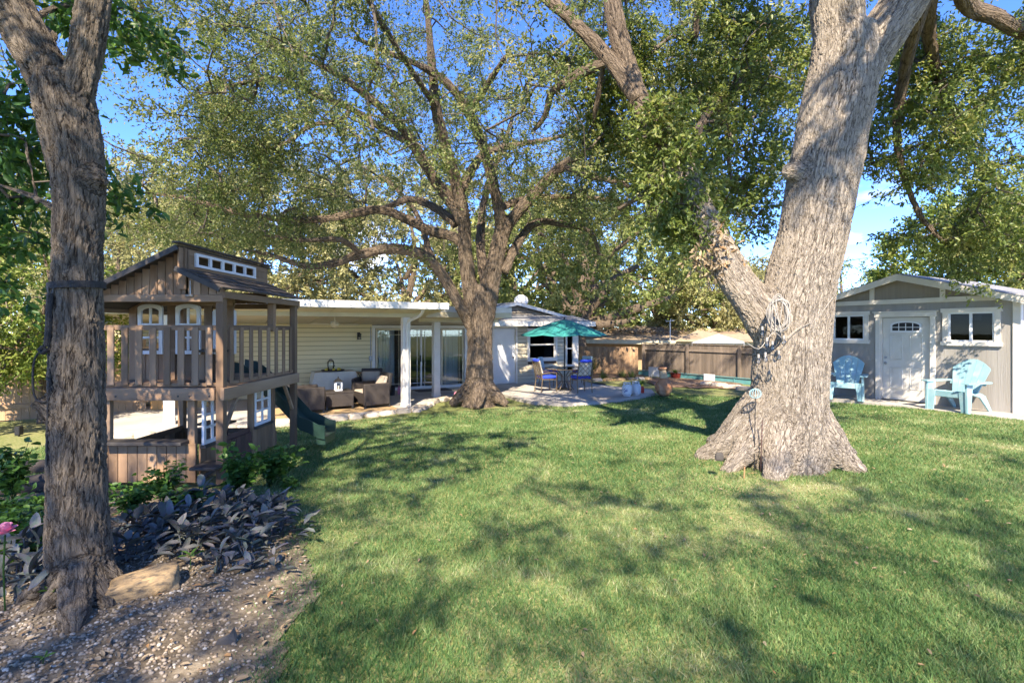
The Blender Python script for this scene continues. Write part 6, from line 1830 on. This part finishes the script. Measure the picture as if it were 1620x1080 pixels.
    Pn = thing('black_pan', 'shallow black dish lying on the mulch behind the dining chairs', 'dish', p)
    mb = MB(); mb.lathe([(.26, 0), (.33, .05), (.34, .07), (.31, .07), (.25, .02), (.001, .02)], 24, p + Vector((0, 0, .03))); mb.build('dish', M['black'], Pn, True)
yard_things()

# ------------------------------------------------------------------ fences and the neighbouring roof
def fence(name, label, p0, p1, h, mat, side, pick=.14, rails=True, cap=True, z0=None, postevery=2.4, rmat=None):
    p0, p1 = Vector(p0), Vector(p1); d = p1 - p0; Ln = d.length; d.normalize()
    ang = math.atan2(d.y, d.x)
    zb = z0 if z0 is not None else min(gz(p0.x, p0.y), gz(p1.x, p1.y))
    Fn = thing(name, label, 'fence', (p0.x, p0.y, zb), ang)
    rng = random.Random(int(abs(p0.x * 100)))
    meshes = [box_mesh(pick - .006, .018, h - k * .012, mat) for k in range(3)]
    n = int(Ln / pick)
    for i in range(n):
        k = rng.randint(0, 2); hh = h - k * .012
        link('picket', meshes[k], None, Fn, (pick * (i + .5), rng.uniform(-.003, .003), hh / 2 + .03))
    rm = rmat or mat
    if rails:
        for z in (.30, h - .26): box('rail', rm, Fn, 0, Ln, side * .012 + side * .0, side * .012 + side * .045, z, z + .09)
        k = 0
        while k * postevery < Ln:
            x = min(k * postevery + .05, Ln - .05); box('post', rm, Fn, x - .05, x + .05, side * .058, side * .15, -.1, h + .02); k += 1
    if cap: box('top_rail', rm, Fn, 0, Ln, -.04, .05, h + .032, h + .07)
    return Fn
FA, FB = Vector((6.25, 24.4)), Vector((11.9, 16.6))
fence('board_fence', 'weathered brown board fence with posts and top rail left of the big oak', FA, FB, 1.62, M['fence'], -1, z0=-.56)
fence('board_fence', 'lower sunlit tan board fence beside the house corner', (2.9, 26.2), (6.1, 24.6), 1.45, M['fence_tan'], -1, rails=False, cap=False, z0=-.56)
fence('board_fence', 'warm tan board fence behind the left greenery', (-16.5, 9.4), (-9.1, 13.0), 1.85, M['fence_tan'], -1, cap=False)
fence('board_fence', 'orange cedar fence panel seen past the near trunk through the playhouse', (-9.05, 12.9), (-7.9, 13.45), 1.75, M['fence_cedar'], -1, cap=False, rails=False)

def fence_foot():
    d = (FB - FA).normalized(); nrm = Vector((d.y, -d.x)); nrm = nrm if nrm.y < 0 else -nrm
    T = thing('planter_boards', 'low teal painted boards along the foot of the brown fence', 'planter', (FA.x + nrm.x * .5, FA.y + nrm.y * .5, -.56), math.atan2(d.y, d.x))
    x = .1
    while x < 8.8:
        box('board', M['teal_paint'], T, x, x + 1.16, -.02, .02, .02, .21, .004); box('board', M['teal_paint'], T, x, x + 1.16, -.018, .022, .216, .40, .004); box('stake', M['teal_paint'], T, x + 1.165, x + 1.195, -.04, .03, -.05, .42); x += 1.2
    box('cap_board', M['teal_paint'], T, .1, 8.9, -.06, .06, .42, .44)
    for px, w, h, lab in ((1035, .62, .62, 'white panel leaning on the teal boards behind the chiminea'), (1122, .50, .50, 'white panel leaning on the teal boards nearest the big oak')):
        r = (px - CPX) / FPX
        A_, B_ = FA + nrm * .62, FB + nrm * .62
        t = (r * A_.y - A_.x) / ((B_.x - A_.x) - r * (B_.y - A_.y)); q = A_ + (B_ - A_) * t
        W = thing('lattice_screen', lab, 'screen', (q.x, q.y, -.56), math.atan2(d.y, d.x), 'white panels at the teal boards')
        box('sheet', M['metal_white'], W, -w / 2, w / 2, -.01, .01, .02, h); 
        for k in range(6): box('slat', M['metal_white'], W, -w / 2 + .02 + k * w / 6, -w / 2 + .05 + k * w / 6, -.022, -.0105, .05, h - .03)
fence_foot()

def neighbour():
    o = PD(1040, 540, 29); o.z = -.6
    N = thing('neighbour_house', 'low neighbouring house with a tan shingle roof beyond the fence', 'house', o)
    A0, A1 = PD(905, 537, 28.5), PD(1040, 537.5, 28.0); B0 = PD(930, 520, 35); B1 = PD(1215, 519, 34); A2 = PD(1215, 541, 27)
    mb = MB(); mb.add([A0, A2, B1, B0, A0 + Vector((0, 0, -.1)), A2 + Vector((0, 0, -.1)), B1 + Vector((0, 0, -.1)), B0 + Vector((0, 0, -.1))], [(0, 1, 2, 3), (7, 6, 5, 4), (0, 4, 5, 1), (1, 5, 6, 2), (2, 6, 7, 3), (3, 7, 4, 0)])
    mb.build('roof', M['shingle_tan'], N)
    bar('fascia', M['beige_paint'], N, A0 + Vector((0, -.06, -.09)), A2 + Vector((0, -.06, -.09)), .22, .03)
    mb = MB(); mb.extrude([A0 + Vector((.3, .9, -.12)), A2 + Vector((-.3, .9, -.12)), Vector((A2.x - .3, A2.y + .9, -.6)), Vector((A0.x + .3, A0.y + .9, -.6))], (0, 3.0, 0)); mb.build('wall', M['fence_tan'], N)
    H0, H1 = PD(1085, 534, 30), PD(1090, 519.5, 33)
    mb = MB(); mb.extrude([PD(1070, 540, 27.2), PD(1110, 521, 30), PD(1235, 521, 30), PD(1235, 541, 26.6)], (0, .15, .06)); mb.build('roof_wing', M['shingle_tan'], N)
    # dead branches lying on the roof
    rng = np.random.default_rng(3)
    D_ = thing('brush_heap', 'tangle of dead brown branches lying on the tan roof', 'brush', PD(1010, 526, 31.5))
    mb = MB()
    for k in range(150):
        px = 955 + 130 * rng.beta(2, 2); dd = rng.uniform(30.5, 33.5)
        tt = (dd - 28.5) / 6.5; p = PD(px, 0, dd); zz = A0.z + (B0.z - A0.z) * tt + .07 + rng.uniform(0, .28) * math.sin(math.pi * (px - 955) / 130)
        p.z = zz; a = rng.uniform(-.7, .7) + (math.pi if rng.random() < .5 else 0); l = rng.uniform(.5, 1.6)
        q = p + Vector((math.cos(a) * l, math.sin(a) * l * .3, rng.uniform(-.08, .12)))
        mb.tube([p, p.lerp(q, .5) + Vector((0, 0, rng.uniform(0, .12))), q], [.028, .02, .008], 4, False)
    o_ = mb.build('branches', M['bark_far'], D_); o_['kind'] = 'stuff'
    rg = np.random.default_rng(4); Pn = np.stack([rg.uniform(960, 1080, 900), rg.uniform(30, 33.5, 900)], -1)
    P3 = np.array([[(a - CPX) / FPX * b_, b_, A0.z + (B0.z - A0.z) * (b_ - 28.5) / 6.5 + .1 + .2 * rg.random()] for a, b_ in Pn])
    V, F, r = leaf_arrays(P3, rg.normal(0, 1, (900, 3)) * [1, 1, .3], np.full(900, .16), rg)
    o_ = link('leaf_litter', np_mesh(V, F, {'rnd': r}), M['leaf_dead'], D_); o_['kind'] = 'stuff'
    # vent pipe with a small aerial
    p = PD(1060, 535, 27.8)
    V_ = thing('roof_aerial', 'thin white pipe with a small aerial above the fence', 'aerial', p)
    mb = MB(); mb.tube([p - Vector((0, 0, .3)), p + Vector((0, 0, .85))], .035, 8); mb.build('pipe', M['metal_white'], V_)
    t = p + Vector((0, 0, .85)); mb = MB(); mb.tube([t + Vector((-.22, 0, .05)), t + Vector((.25, 0, .12))], .02, 6); mb.tube([t, t + Vector((.05, 0, .22))], .018, 6); mb.tube([t + Vector((-.22, -.1, .05)), t + Vector((-.22, .1, .15))], .015, 5); mb.build('aerial', M['metal_white'], V_)
    # grey canopy top
    c = PD(1137, 541, 24.5)
    G = thing('garden_canopy', 'grey peaked canopy top showing over the brown fence', 'canopy', c)
    top = PD(1137, 528, 24.5); r_ = 1.55
    for k in range(4):
        a0, a1 = R(20 + 90 * k), R(110 + 90 * k)
        mb = MB(); pa = c + Vector((r_ * math.cos(a0), r_ * math.sin(a0), 0)); pb = c + Vector((r_ * math.cos(a1), r_ * math.sin(a1), 0)); dn = Vector((0, 0, -.03))
        mb.add([top, pa, pb, top + dn, pa + dn, pb + dn], [(0, 1, 2), (5, 4, 3), (0, 3, 4, 1), (1, 4, 5, 2), (2, 5, 3, 0)]); mb.build('canopy_panel', M['tent_grey'], G)
        mb = MB(); mb.tube([pa, Vector((pa.x, pa.y, -.6))], .03, 6); mb.build('pole', M['metal_grey'], G)
neighbour()

def power_lines():
    spec = [((1290, 420, 30), (1480, 390, 26), (1760, 330, 20)), ((1290, 445, 30), (1480, 408, 26), (1760, 345, 20)),
            ((1290, 462, 30), (1480, 421, 26), (1760, 358, 20)), ((1120, 455, 34), (1340, 335, 26), (1760, 150, 18))]
    labs = ['uppermost of the three parallel wires above the shed roof', 'middle one of the three parallel wires above the shed roof', 'lowest of the three parallel wires above the shed roof', 'single steep wire passing behind the big leaning trunk']
    for (a, b_, c), lab in zip(spec, labs):
        p, r = catmull([(PD(*a), .012), (PD(*b_), .012), (PD(*c), .012)], 1.0)
        mb = MB(); mb.tube(p, r, 5); o = mb.build('power_line', M['black'], None); tag(o, lab, 'cable', 'overhead wires')
power_lines()

# ------------------------------------------------------------------ things on the trees
def tree_things():
    D = 6.7
    c = PD(1232, 498, D - .49)
    K = thing('cable_coil', 'grey coil of cable hanging on the big pale trunk', 'cable', c + Vector((0, 0, -.25)))
    rng = random.Random(5)
    ax = Vector((.86, -.5, 0)); fw = Vector((-.5, -.86, 0))
    for k in range(11):
        rx, rz = rng.uniform(.075, .125), rng.uniform(.17, .215); ph = rng.uniform(-.25, .25); oz = rng.uniform(-.02, .03)
        pts = []
        for i in range(29):
            a = 2 * math.pi * i / 28
            x = rx * math.cos(a + ph) + .012 * math.sin(3 * a + k); z = rz * math.sin(a) + .01 * math.cos(2 * a + k)
            pts.append(c + ax * x + Vector((0, 0, z + oz)) + fw * (.004 * k - .02 + .012 * math.sin(2 * a + k)))
        mb = MB(); mb.tube(pts, .0065, 6, False); mb.build('loop', M['cable_grey'], K, True)
    for k in range(5):
        a = rng.uniform(-.08, .08); b_ = rng.uniform(-.1, .1)
        mb = MB(); mb.tube([c + ax * a + Vector((0, 0, .19)) + fw * .03, c + ax * (a + b_) / 2 + fw * .045, c + ax * b_ + Vector((0, 0, -.2)) + fw * .03], .006, 5); mb.build('strand', M['cable_grey'], K)
    Sg = thing('string_lights', 'string of clear hanging bulbs below the cable coil on the big trunk', 'string lights', c + Vector((0, 0, -.45)))
    wire = [PD(1182, 542, D - .50), PD(1200, 552, D - .52), PD(1215, 535, D - .50), PD(1225, 525, D - .50), PD(1240, 536, D - .50), PD(1252, 528, D - .47), PD(1262, 520, D - .46), PD(1290, 505, D - .43), PD(1318, 470, D - .36)]
    p, r = catmull([(w, .004) for w in wire], .04)
    mb = MB(); mb.tube(p, r, 5); mb.build('wire', M['cable_grey'], Sg)
    for px, py in ((1206, 522), (1213, 540), (1222, 545), (1200, 566), (1211, 563), (1232, 560), (1240, 536)):
        q = PD(px, py, D - .52)
        mb = MB(); mb.lathe([(.012, .045), (.014, .02), (.014, 0)], 8, q); sk = mb.build('socket', M['cable_grey'], Sg)
        mb = MB(); mb.lathe([(.012, 0), (.022, -.02), (.027, -.045), (.02, -.068), (.002, -.076)], 10, q); mb.build('bulb', M['glass_clear'], sk, True)
    # plant stakes in front of the trunk
    g = PZ(1193, 745, 0.0); t = PD(1195, 630, g.y - .02)
    S_ = thing('garden_stake', 'thin dark stake topped with a pale teal wire ornament before the big trunk', 'garden stake', g)
    mb = MB(); mb.tube([g + Vector((0, 0, -.05)), t], .006, 6); mb.build('rod', M['metal_dark'], S_)
    mb = MB()
    for k in range(7):
        a = k * .45; rr = .075
        mb.tube([t + Vector((rr * math.cos(b_) * math.cos(a), rr * math.cos(b_) * math.sin(a) * .5, .06 + .06 * math.sin(b_))) for b_ in [2 * math.pi * i / 16 for i in range(17)]], .0035, 4, False)
    mb.build('wire_ornament', M['adirondack'], S_)
    g = PZ(1203, 748, 0); o = MB().tube([g + Vector((0, 0, -.04)), PD(1206, 665, g.y)], .006, 6).build('garden_stake', M['wood_red'], None); tag(o, 'tall thin rusty rod leaning before the big trunk', 'rod')
    g = PZ(1177, 757, 0); o = MB().tube([g + Vector((0, 0, -.04)), PD(1178, 738, g.y)], .007, 6).build('garden_stake', M['terracotta'], None); tag(o, 'short orange stub of rod in the grass by the big roots', 'rod')
    g = PD(1138, 722, 6.0); ob = link('rock', rock_mesh(2, M['slate']), None, None, g); ob.scale = (.05, .025, .05); tag(ob, 'small grey stone wedged on the left root of the big oak', 'stone')
    # strap and rope on the near tree
    D = 3.45
    c = PD(122, 453, D)
    St = thing('tree_strap', 'black strap and rope tied round the near left trunk', 'strap', c)
    mb = MB(); n = 40; rr = .148; vs = []
    for i in range(n + 1):
        a = 2 * math.pi * i / n
        for dr, dz in ((0, -.022), (.007, -.022), (.007, .022), (0, .022)):
            vs.append(c + Vector(((rr + dr) * math.cos(a), (rr + dr) * math.sin(a), dz + .012 * math.cos(a))))
    fs = [(i * 4 + k, i * 4 + (k + 1) % 4, i * 4 + 4 + (k + 1) % 4, i * 4 + 4 + k) for i in range(n) for k in range(4)]
    mb.add(vs, fs); mb.build('strap', M['rope'], St)
    def rp(name, pts, r, mat='rope'):
        p, q = catmull([(w, r) for w in pts], .03); mb = MB(); mb.tube(p, q, 8); mb.build(name, M[mat], St, True)
    d2 = D - .14
    rp('shackle', [PD(84, 448, d2), PD(77, 454, d2), PD(77, 464, d2), PD(83, 466, d2), PD(84, 456, d2)], .006, 'metal_dark')
    rp('rope_bundle', [PD(80, 464, d2), PD(78, 490, d2), PD(77, 520, d2), PD(74, 548, d2)], .019)
    rp('rope', [PD(74, 545, d2), PD(66, 552, d2), PD(55, 568, d2), PD(52, 595, d2), PD(54, 625, d2), PD(63, 635, d2), PD(76, 633, d2), PD(81, 615, d2), PD(79, 590, d2), PD(77, 560, d2)], .006)
    rp('knot', [PD(70, 548, d2 - .02), PD(63, 553, d2 - .02), PD(68, 558, d2 - .02), PD(74, 552, d2 - .02)], .014)
    rp('knot', [PD(75, 598, d2), PD(79, 602, d2 - .01), PD(80, 608, d2)], .011)
    rp('rope', [PD(78, 600, d2), PD(76, 640, d2), PD(75, 700, d2 + .01), PD(75, 780, d2 + .02), PD(74, 860, d2), PD(72, 930, d2)], .007)
tree_things()

# ------------------------------------------------------------------ the planting bed
def purple_leaf_mesh(v):
    N = 7; Ln = 1.0; vs = []; fs = []
    rng = random.Random(v)
    bend = rng.uniform(.25, .7); tw = rng.uniform(-.2, .2)
    for i in range(N):
        t = i / (N - 1); w = .19 * math.sin(math.pi * (t * .92 + .06)) ** .75 if i < N - 1 else .0
        x = t - .12 * bend * t * t; z = .34 * t - bend * .42 * t * t
        vs += [(x, -w, z + .07 * w / .15 + tw * w * t), (x, 0, z), (x, w, z + .07 * w / .15 - tw * w * t)]
    for i in range(N - 1):
        for k in (0, 1): fs.append((i * 3 + k, (i + 1) * 3 + k, (i + 1) * 3 + k + 1, i * 3 + k + 1))
    mb = MB(); mb.add(vs, fs); me = mb.mesh(False, False)
    me.polygons.foreach_set('use_smooth', [True] * len(me.polygons)); me.materials.append(M['leaf_purple'])
    return me
PL = [purple_leaf_mesh(i) for i in range(5)]

def bed_plants():
    rng = random.Random(12)
    spots = []
    # (px, py on ground, height)
    for px, py in ((205, 885), (240, 870), (215, 850), (275, 860), (262, 835), (300, 880), (300, 850), (312, 822), (335, 868), (345, 840), (372, 858), (352, 815), (385, 832), (400, 855), (418, 838), (430, 858), (425, 822), (440, 842), (330, 895), (395, 880), (25, 925), (50, 900), (10, 890), (55, 938), (350, 905), (400, 905)):
        spots.append((px, py))
    words_ = ['nearest the tan boulder', 'behind the tan boulder', 'close against the near trunk', 'below the playhouse wall', 'under the playhouse seat', 'beside the pebbles', 'at the middle of the clump', 'at the back of the clump', 'right of the boulder', 'at the heart of the clump', 'towards the lawn', 'below the playhouse corner post', 'on the lawn side', 'at the front right', 'at the lawn edge', 'at the far right front', 'at the far right back', 'rightmost by the grass', 'drooping over the pebbles', 'spilling towards the pebbles', 'left of the near trunk', 'behind the trunk at the left edge', 'at the far left edge', 'at the left foot of the near trunk', 'small, wilting on the pebbles', 'smallest, out on the pebbles']
    rs = np.random.default_rng(9)
    for i, (px, py) in enumerate(spots):
        p = PG(px, py)
        small = i in (18, 24, 25)
        T = thing('purple_plant', 'dark purple grey leafy plant ' + words_[i], 'plant', p, None, 'purple leaved plants in the planting bed')
        hgt = rng.uniform(.10, .24) * (.4 if small else 1)
        stems = 1 if small else 2
        mbS = MB(); nl = 0
        heads = []
        for s in range(stems + 1):
            a = rng.uniform(0, 6.28); off = Vector((math.cos(a), math.sin(a), 0)) * rng.uniform(0.02, .12)
            top = p + off + Vector((0, 0, hgt * rng.uniform(.7, 1.2)))
            mbS.tube([p + off * .3 - Vector((0, 0, .02)), p + off * .8 + Vector((0, 0, hgt * .5)), top], .006, 5); heads.append(top)
        mbS.build('stem', M['leaf_purple'], T)
        Vx = []; 
        for hd in heads:
            for k in range(4 if small else 4):
                a = k * 2.2 + rng.uniform(-.4, .4); el = R(rng.uniform(-5, 60)); sc = rng.uniform(.12, .19) * (.8 if small else 1)
                rot = Matrix.Rotation(a, 3, 'Z') @ Matrix.Rotation(-el, 3, 'Y') @ Matrix.Rotation(rng.uniform(-.5, .5), 3, 'X')
                o = link('leaf', PL[rng.randint(0, 4)], None, T, hd + Vector((0, 0, rng.uniform(-.06, .02))), rot); o.scale = (sc, sc * rng.uniform(.85, 1.15), sc)
        # lower leaves, hidden among the rest
        n = 26 if not small else 6
        A_ = np.array(p) + np.stack([rs.normal(0, .13, n), rs.normal(0, .13, n), rs.uniform(.03, hgt, n)], -1)
        ax = rs.normal(0, 1, (n, 3)); ax[:, 2] = np.abs(ax[:, 2]) * .3
        V, F, r = leaf_arrays(A_, ax, rs.uniform(.09, .17, n), rs, .32, 2.0, 'hex', .12)
        o = link('lower_leaves', np_mesh(V, F, {'rnd': r}), M['leaf_purple'], T); o['kind'] = 'stuff'
    # green weeds and seedlings
    def weed(lab, px, py, h, rad, n, seed, size=.06, lean=(0, 0)):
        r2 = np.random.default_rng(seed); p = PG(px, py)
        W = thing('leafy_weed', lab, 'plant', p, None, 'green weeds in the planting bed')
        mb = MB(); A_ = []
        for k in range(n):
            a = r2.uniform(0, 6.28); rr = rad * math.sqrt(r2.uniform(0, 1)); hh = h * r2.uniform(.6, 1.1)
            t = Vector((p.x + rr * math.cos(a) + lean[0], p.y + rr * math.sin(a) * .7 + lean[1], p.z + hh)); m_ = p.lerp(t, .5) + Vector((0, 0, h * .1))
            mb.tube([p + Vector((r2.normal(0, .03), r2.normal(0, .03), -.02)), m_, t], [.005, .004, .002], 4, False)
            for q in np.linspace(.35, 1, 6):
                w = (1 - q) ** 2 * p + 2 * q * (1 - q) * m_ + q * q * t; A_.append(w[:])
        mb.build('stems', M['leaf_weed'], W)['kind'] = 'stuff'
        A_ = np.repeat(np.array(A_), 4, 0) + r2.normal(0, .025, (len(A_) * 4, 3)); ax = r2.normal(0, 1, (len(A_), 3)); ax[:, 2] *= .4
        V, F, r = leaf_arrays(A_, ax, size * r2.uniform(.6, 1.3, len(A_)), r2, .62, 1.6, 'hex', .1)
        o = link('leaves', np_mesh(V, F, {'rnd': r}), M['leaf_weed'], W); o['kind'] = 'stuff'
    weed('tall green weed against the playhouse boards', 262, 800, .42, .20, 14, 1)
    weed('green weeds between near trunk and playhouse', 215, 820, .30, .25, 16, 2)
    weed('low green weeds below the playhouse counter', 285, 825, .28, .22, 14, 3)
    weed('bright green leafy vine at the corner post of the playhouse', 375, 795, .52, .24, 18, 4, .085, (.05, 0))
    weed('bright green leafy shoots right of the playhouse corner', 425, 770, .42, .26, 14, 5, .085, (.12, 0))
    weed('green ground cover left of the near trunk', 40, 850, .20, .45, 40, 6)
    weed('green weeds in the left bed below the dark logs', 55, 815, .16, .40, 34, 7)
    weed('tall bright green stems at the far left edge', 20, 800, .62, .25, 12, 8, .09)
    weed('green leaves beneath the pink flower', 15, 895, .16, .3, 24, 9, .07)
    weed('tiny weeds at the grass edge right of the bed', 455, 775, .10, .12, 8, 10, .05)
    def seedling(lab, px, py, h, n, seed, s):
        r2 = random.Random(seed); p = PG(px, py); W = thing('seedling', lab, 'plant', p, None, 'lone seedlings on the pebbles')
        MB().tube([p - Vector((0, 0, .02)), p + Vector((.01, 0, h))], .003, 5).build('stem', M['leaf_weed'], W)
        for k in range(n):
            A_ = np.array([(p + Vector((.01, 0, h)))[:]]); a = k * 6.28 / n + .4
            V, F, r = leaf_arrays(A_, np.array([[math.cos(a), math.sin(a), .35]]), np.array([s]), np.random.default_rng(seed + k), .36, 3, 'hex', .1, np.array([.85]))
            link('leaf', np_mesh(V, F, {'rnd': r}), M['leaf_weed'], W)
    seedling('bright green seedling in front of the near trunk', 82, 958, .10, 5, 1, .085)
    seedling('yellow green seedling alone on the pebbles at lower left', 66, 1055, .05, 4, 5, .055)
    seedling('bright green seedling behind the tan boulder', 300, 905, .12, 5, 9, .10)
    # boulder, slate, logs
    p = PZ(228, 925, 0.05)
    bl = link('boulder', rock_mesh(7, M['stone_tan'], 4), None, None, p, Matrix.Rotation(R(28), 3, 'Z') @ Matrix.Rotation(R(-8), 3, 'Y')); bl.scale = (.205, .115, .085)
    tag(bl, 'tan boulder with a dark stained top at the foot of the near trunk', 'boulder')
    p = PZ(352, 1028, 0.0)
    sl = MB().extrude([p + Vector(v) for v in ((-.05, 0, -.01), (.06, 0, -.01), (.065, .01, .05), (.045, .015, .10), (.02, .01, .06), (-.04, .005, .035))], (.0, .022, .01)).build('slate_shard', M['slate'], None)
    tag(sl, 'dark pointed shard of slate stuck in the pebbles', 'stone')
    for px, py, L_, r_, a, lab in ((35, 780, 1.1, .11, .25, 'charred dark log lying left of the near trunk, lower one'), (20, 752, 1.3, .10, .32, 'dark log lying behind the lower charred log'), ):
        p = PG(px, py); d_ = Vector((math.cos(a), math.sin(a), 0)); n = 7
        pts = [p + d_ * (L_ * (k / (n - 1) - .5)) + Vector((0, 0, r_ * .8 + .01 * math.sin(k * 2))) for k in range(n)]
        mb = MB(); mb.tube(pts, [r_ * (1 + .08 * math.sin(k * 1.7)) for k in range(n)], 12); o = mb.build('log', M['log_dark'], None, True); tag(o, lab, 'log')
    # pink flower
    p = PD(8, 838, 3.2)
    Fl = thing('pink_flower', 'pink flower head at the left edge of the picture', 'flower', Vector((p.x, p.y, 0)))
    MB().tube([(p.x, p.y, 0), (p.x - .01, p.y, p.z * .5), (p.x, p.y, p.z - .03)], .005, 6).build('stem', M['leaf_weed'], Fl)
    rng3 = random.Random(2)
    for k in range(16):
        a = k * 2.4; el = R(80 - k * 4.5); d_ = Vector((math.cos(a) * math.cos(el), math.sin(a) * math.cos(el), math.sin(el))); s_ = d_.cross(Vector((0, 0, 1))).normalized()
        up = s_.cross(d_); b_ = p + Vector((0, 0, -.025))
        vs = [b_, b_ + d_ * .035 + s_ * .028 + up * .012, b_ + d_ * .068 + s_ * .018, b_ + d_ * .074, b_ + d_ * .068 - s_ * .018, b_ + d_ * .035 - s_ * .028 + up * .012]
        MB().add(vs, [(0, 1, 2, 3), (0, 3, 4, 5)]).build('petal', M['pink'], Fl)
    # solar light on the far left lawn
    p = PG(30, 690)
    Sl = thing('path_light', 'small black box light standing on the grass left of the near trunk', 'garden light', p)
    box('lamp_body', M['black'], Sl, p.x - .05, p.x + .05, p.y - .05, p.y + .05, p.z + .03, p.z + .20, .008); box('stake', M['black'], Sl, p.x - .012, p.x + .012, p.y - .012, p.y + .012, p.z - .05, p.z + .03)
    # dry leaf litter on the bed
    r3 = np.random.default_rng(77); n = 650
    y = r3.uniform(2.3, 5.2, n); x = r3.uniform(-4.8, -1.2, n); k = inside_poly(x, y, BED); x, y = x[k], y[k]
    P3 = np.stack([x, y, np.full(len(x), .035)], -1); ax = r3.normal(0, 1, (len(x), 3)); ax[:, 2] *= .12
    V, F, r = leaf_arrays(P3, ax, r3.uniform(.03, .07, len(x)), r3, .45, 4.0, 'hex', .12)
    y = np.sqrt(r3.uniform(2.4 ** 2, 13.0 ** 2, 1300)); x2 = r3.uniform(-.5, 1.0, 1300) * y
    dens = np.exp(-((x2 - 3.5) ** 2 + (y - 6.5) ** 2) / 9.0) + .22; k = (~inside_poly(x2, y, BED)) & (r3.random(1300) < dens) & ((x2 - 9.4) * .872 + (y - 12.4) * .489 < -.9) & (-.48 * x2 + .877 * y < 11.9)
    x2, y = x2[k], y[k]; P4 = np.stack([x2, y, np_gz(x2, y) + .03], -1); ax = r3.normal(0, 1, (len(y), 3)); ax[:, 2] *= .2
    V2, F2, r2_ = leaf_arrays(P4, ax, r3.uniform(.025, .05, len(y)), r3, .45, 3.0, 'hex', .12)
    o = link('fallen_leaves', np_mesh(V2, F2, {'rnd': r2_}), M['leaf_dead']); tag(o, 'sparse dry leaves fallen over the lawn', 'fallen leaves', kind='stuff')
    o = link('fallen_leaves', np_mesh(V, F, {'rnd': r}), M['leaf_dead']); tag(o, 'scattered dry fallen leaves over the planting bed', 'fallen leaves', kind='stuff')
bed_plants()
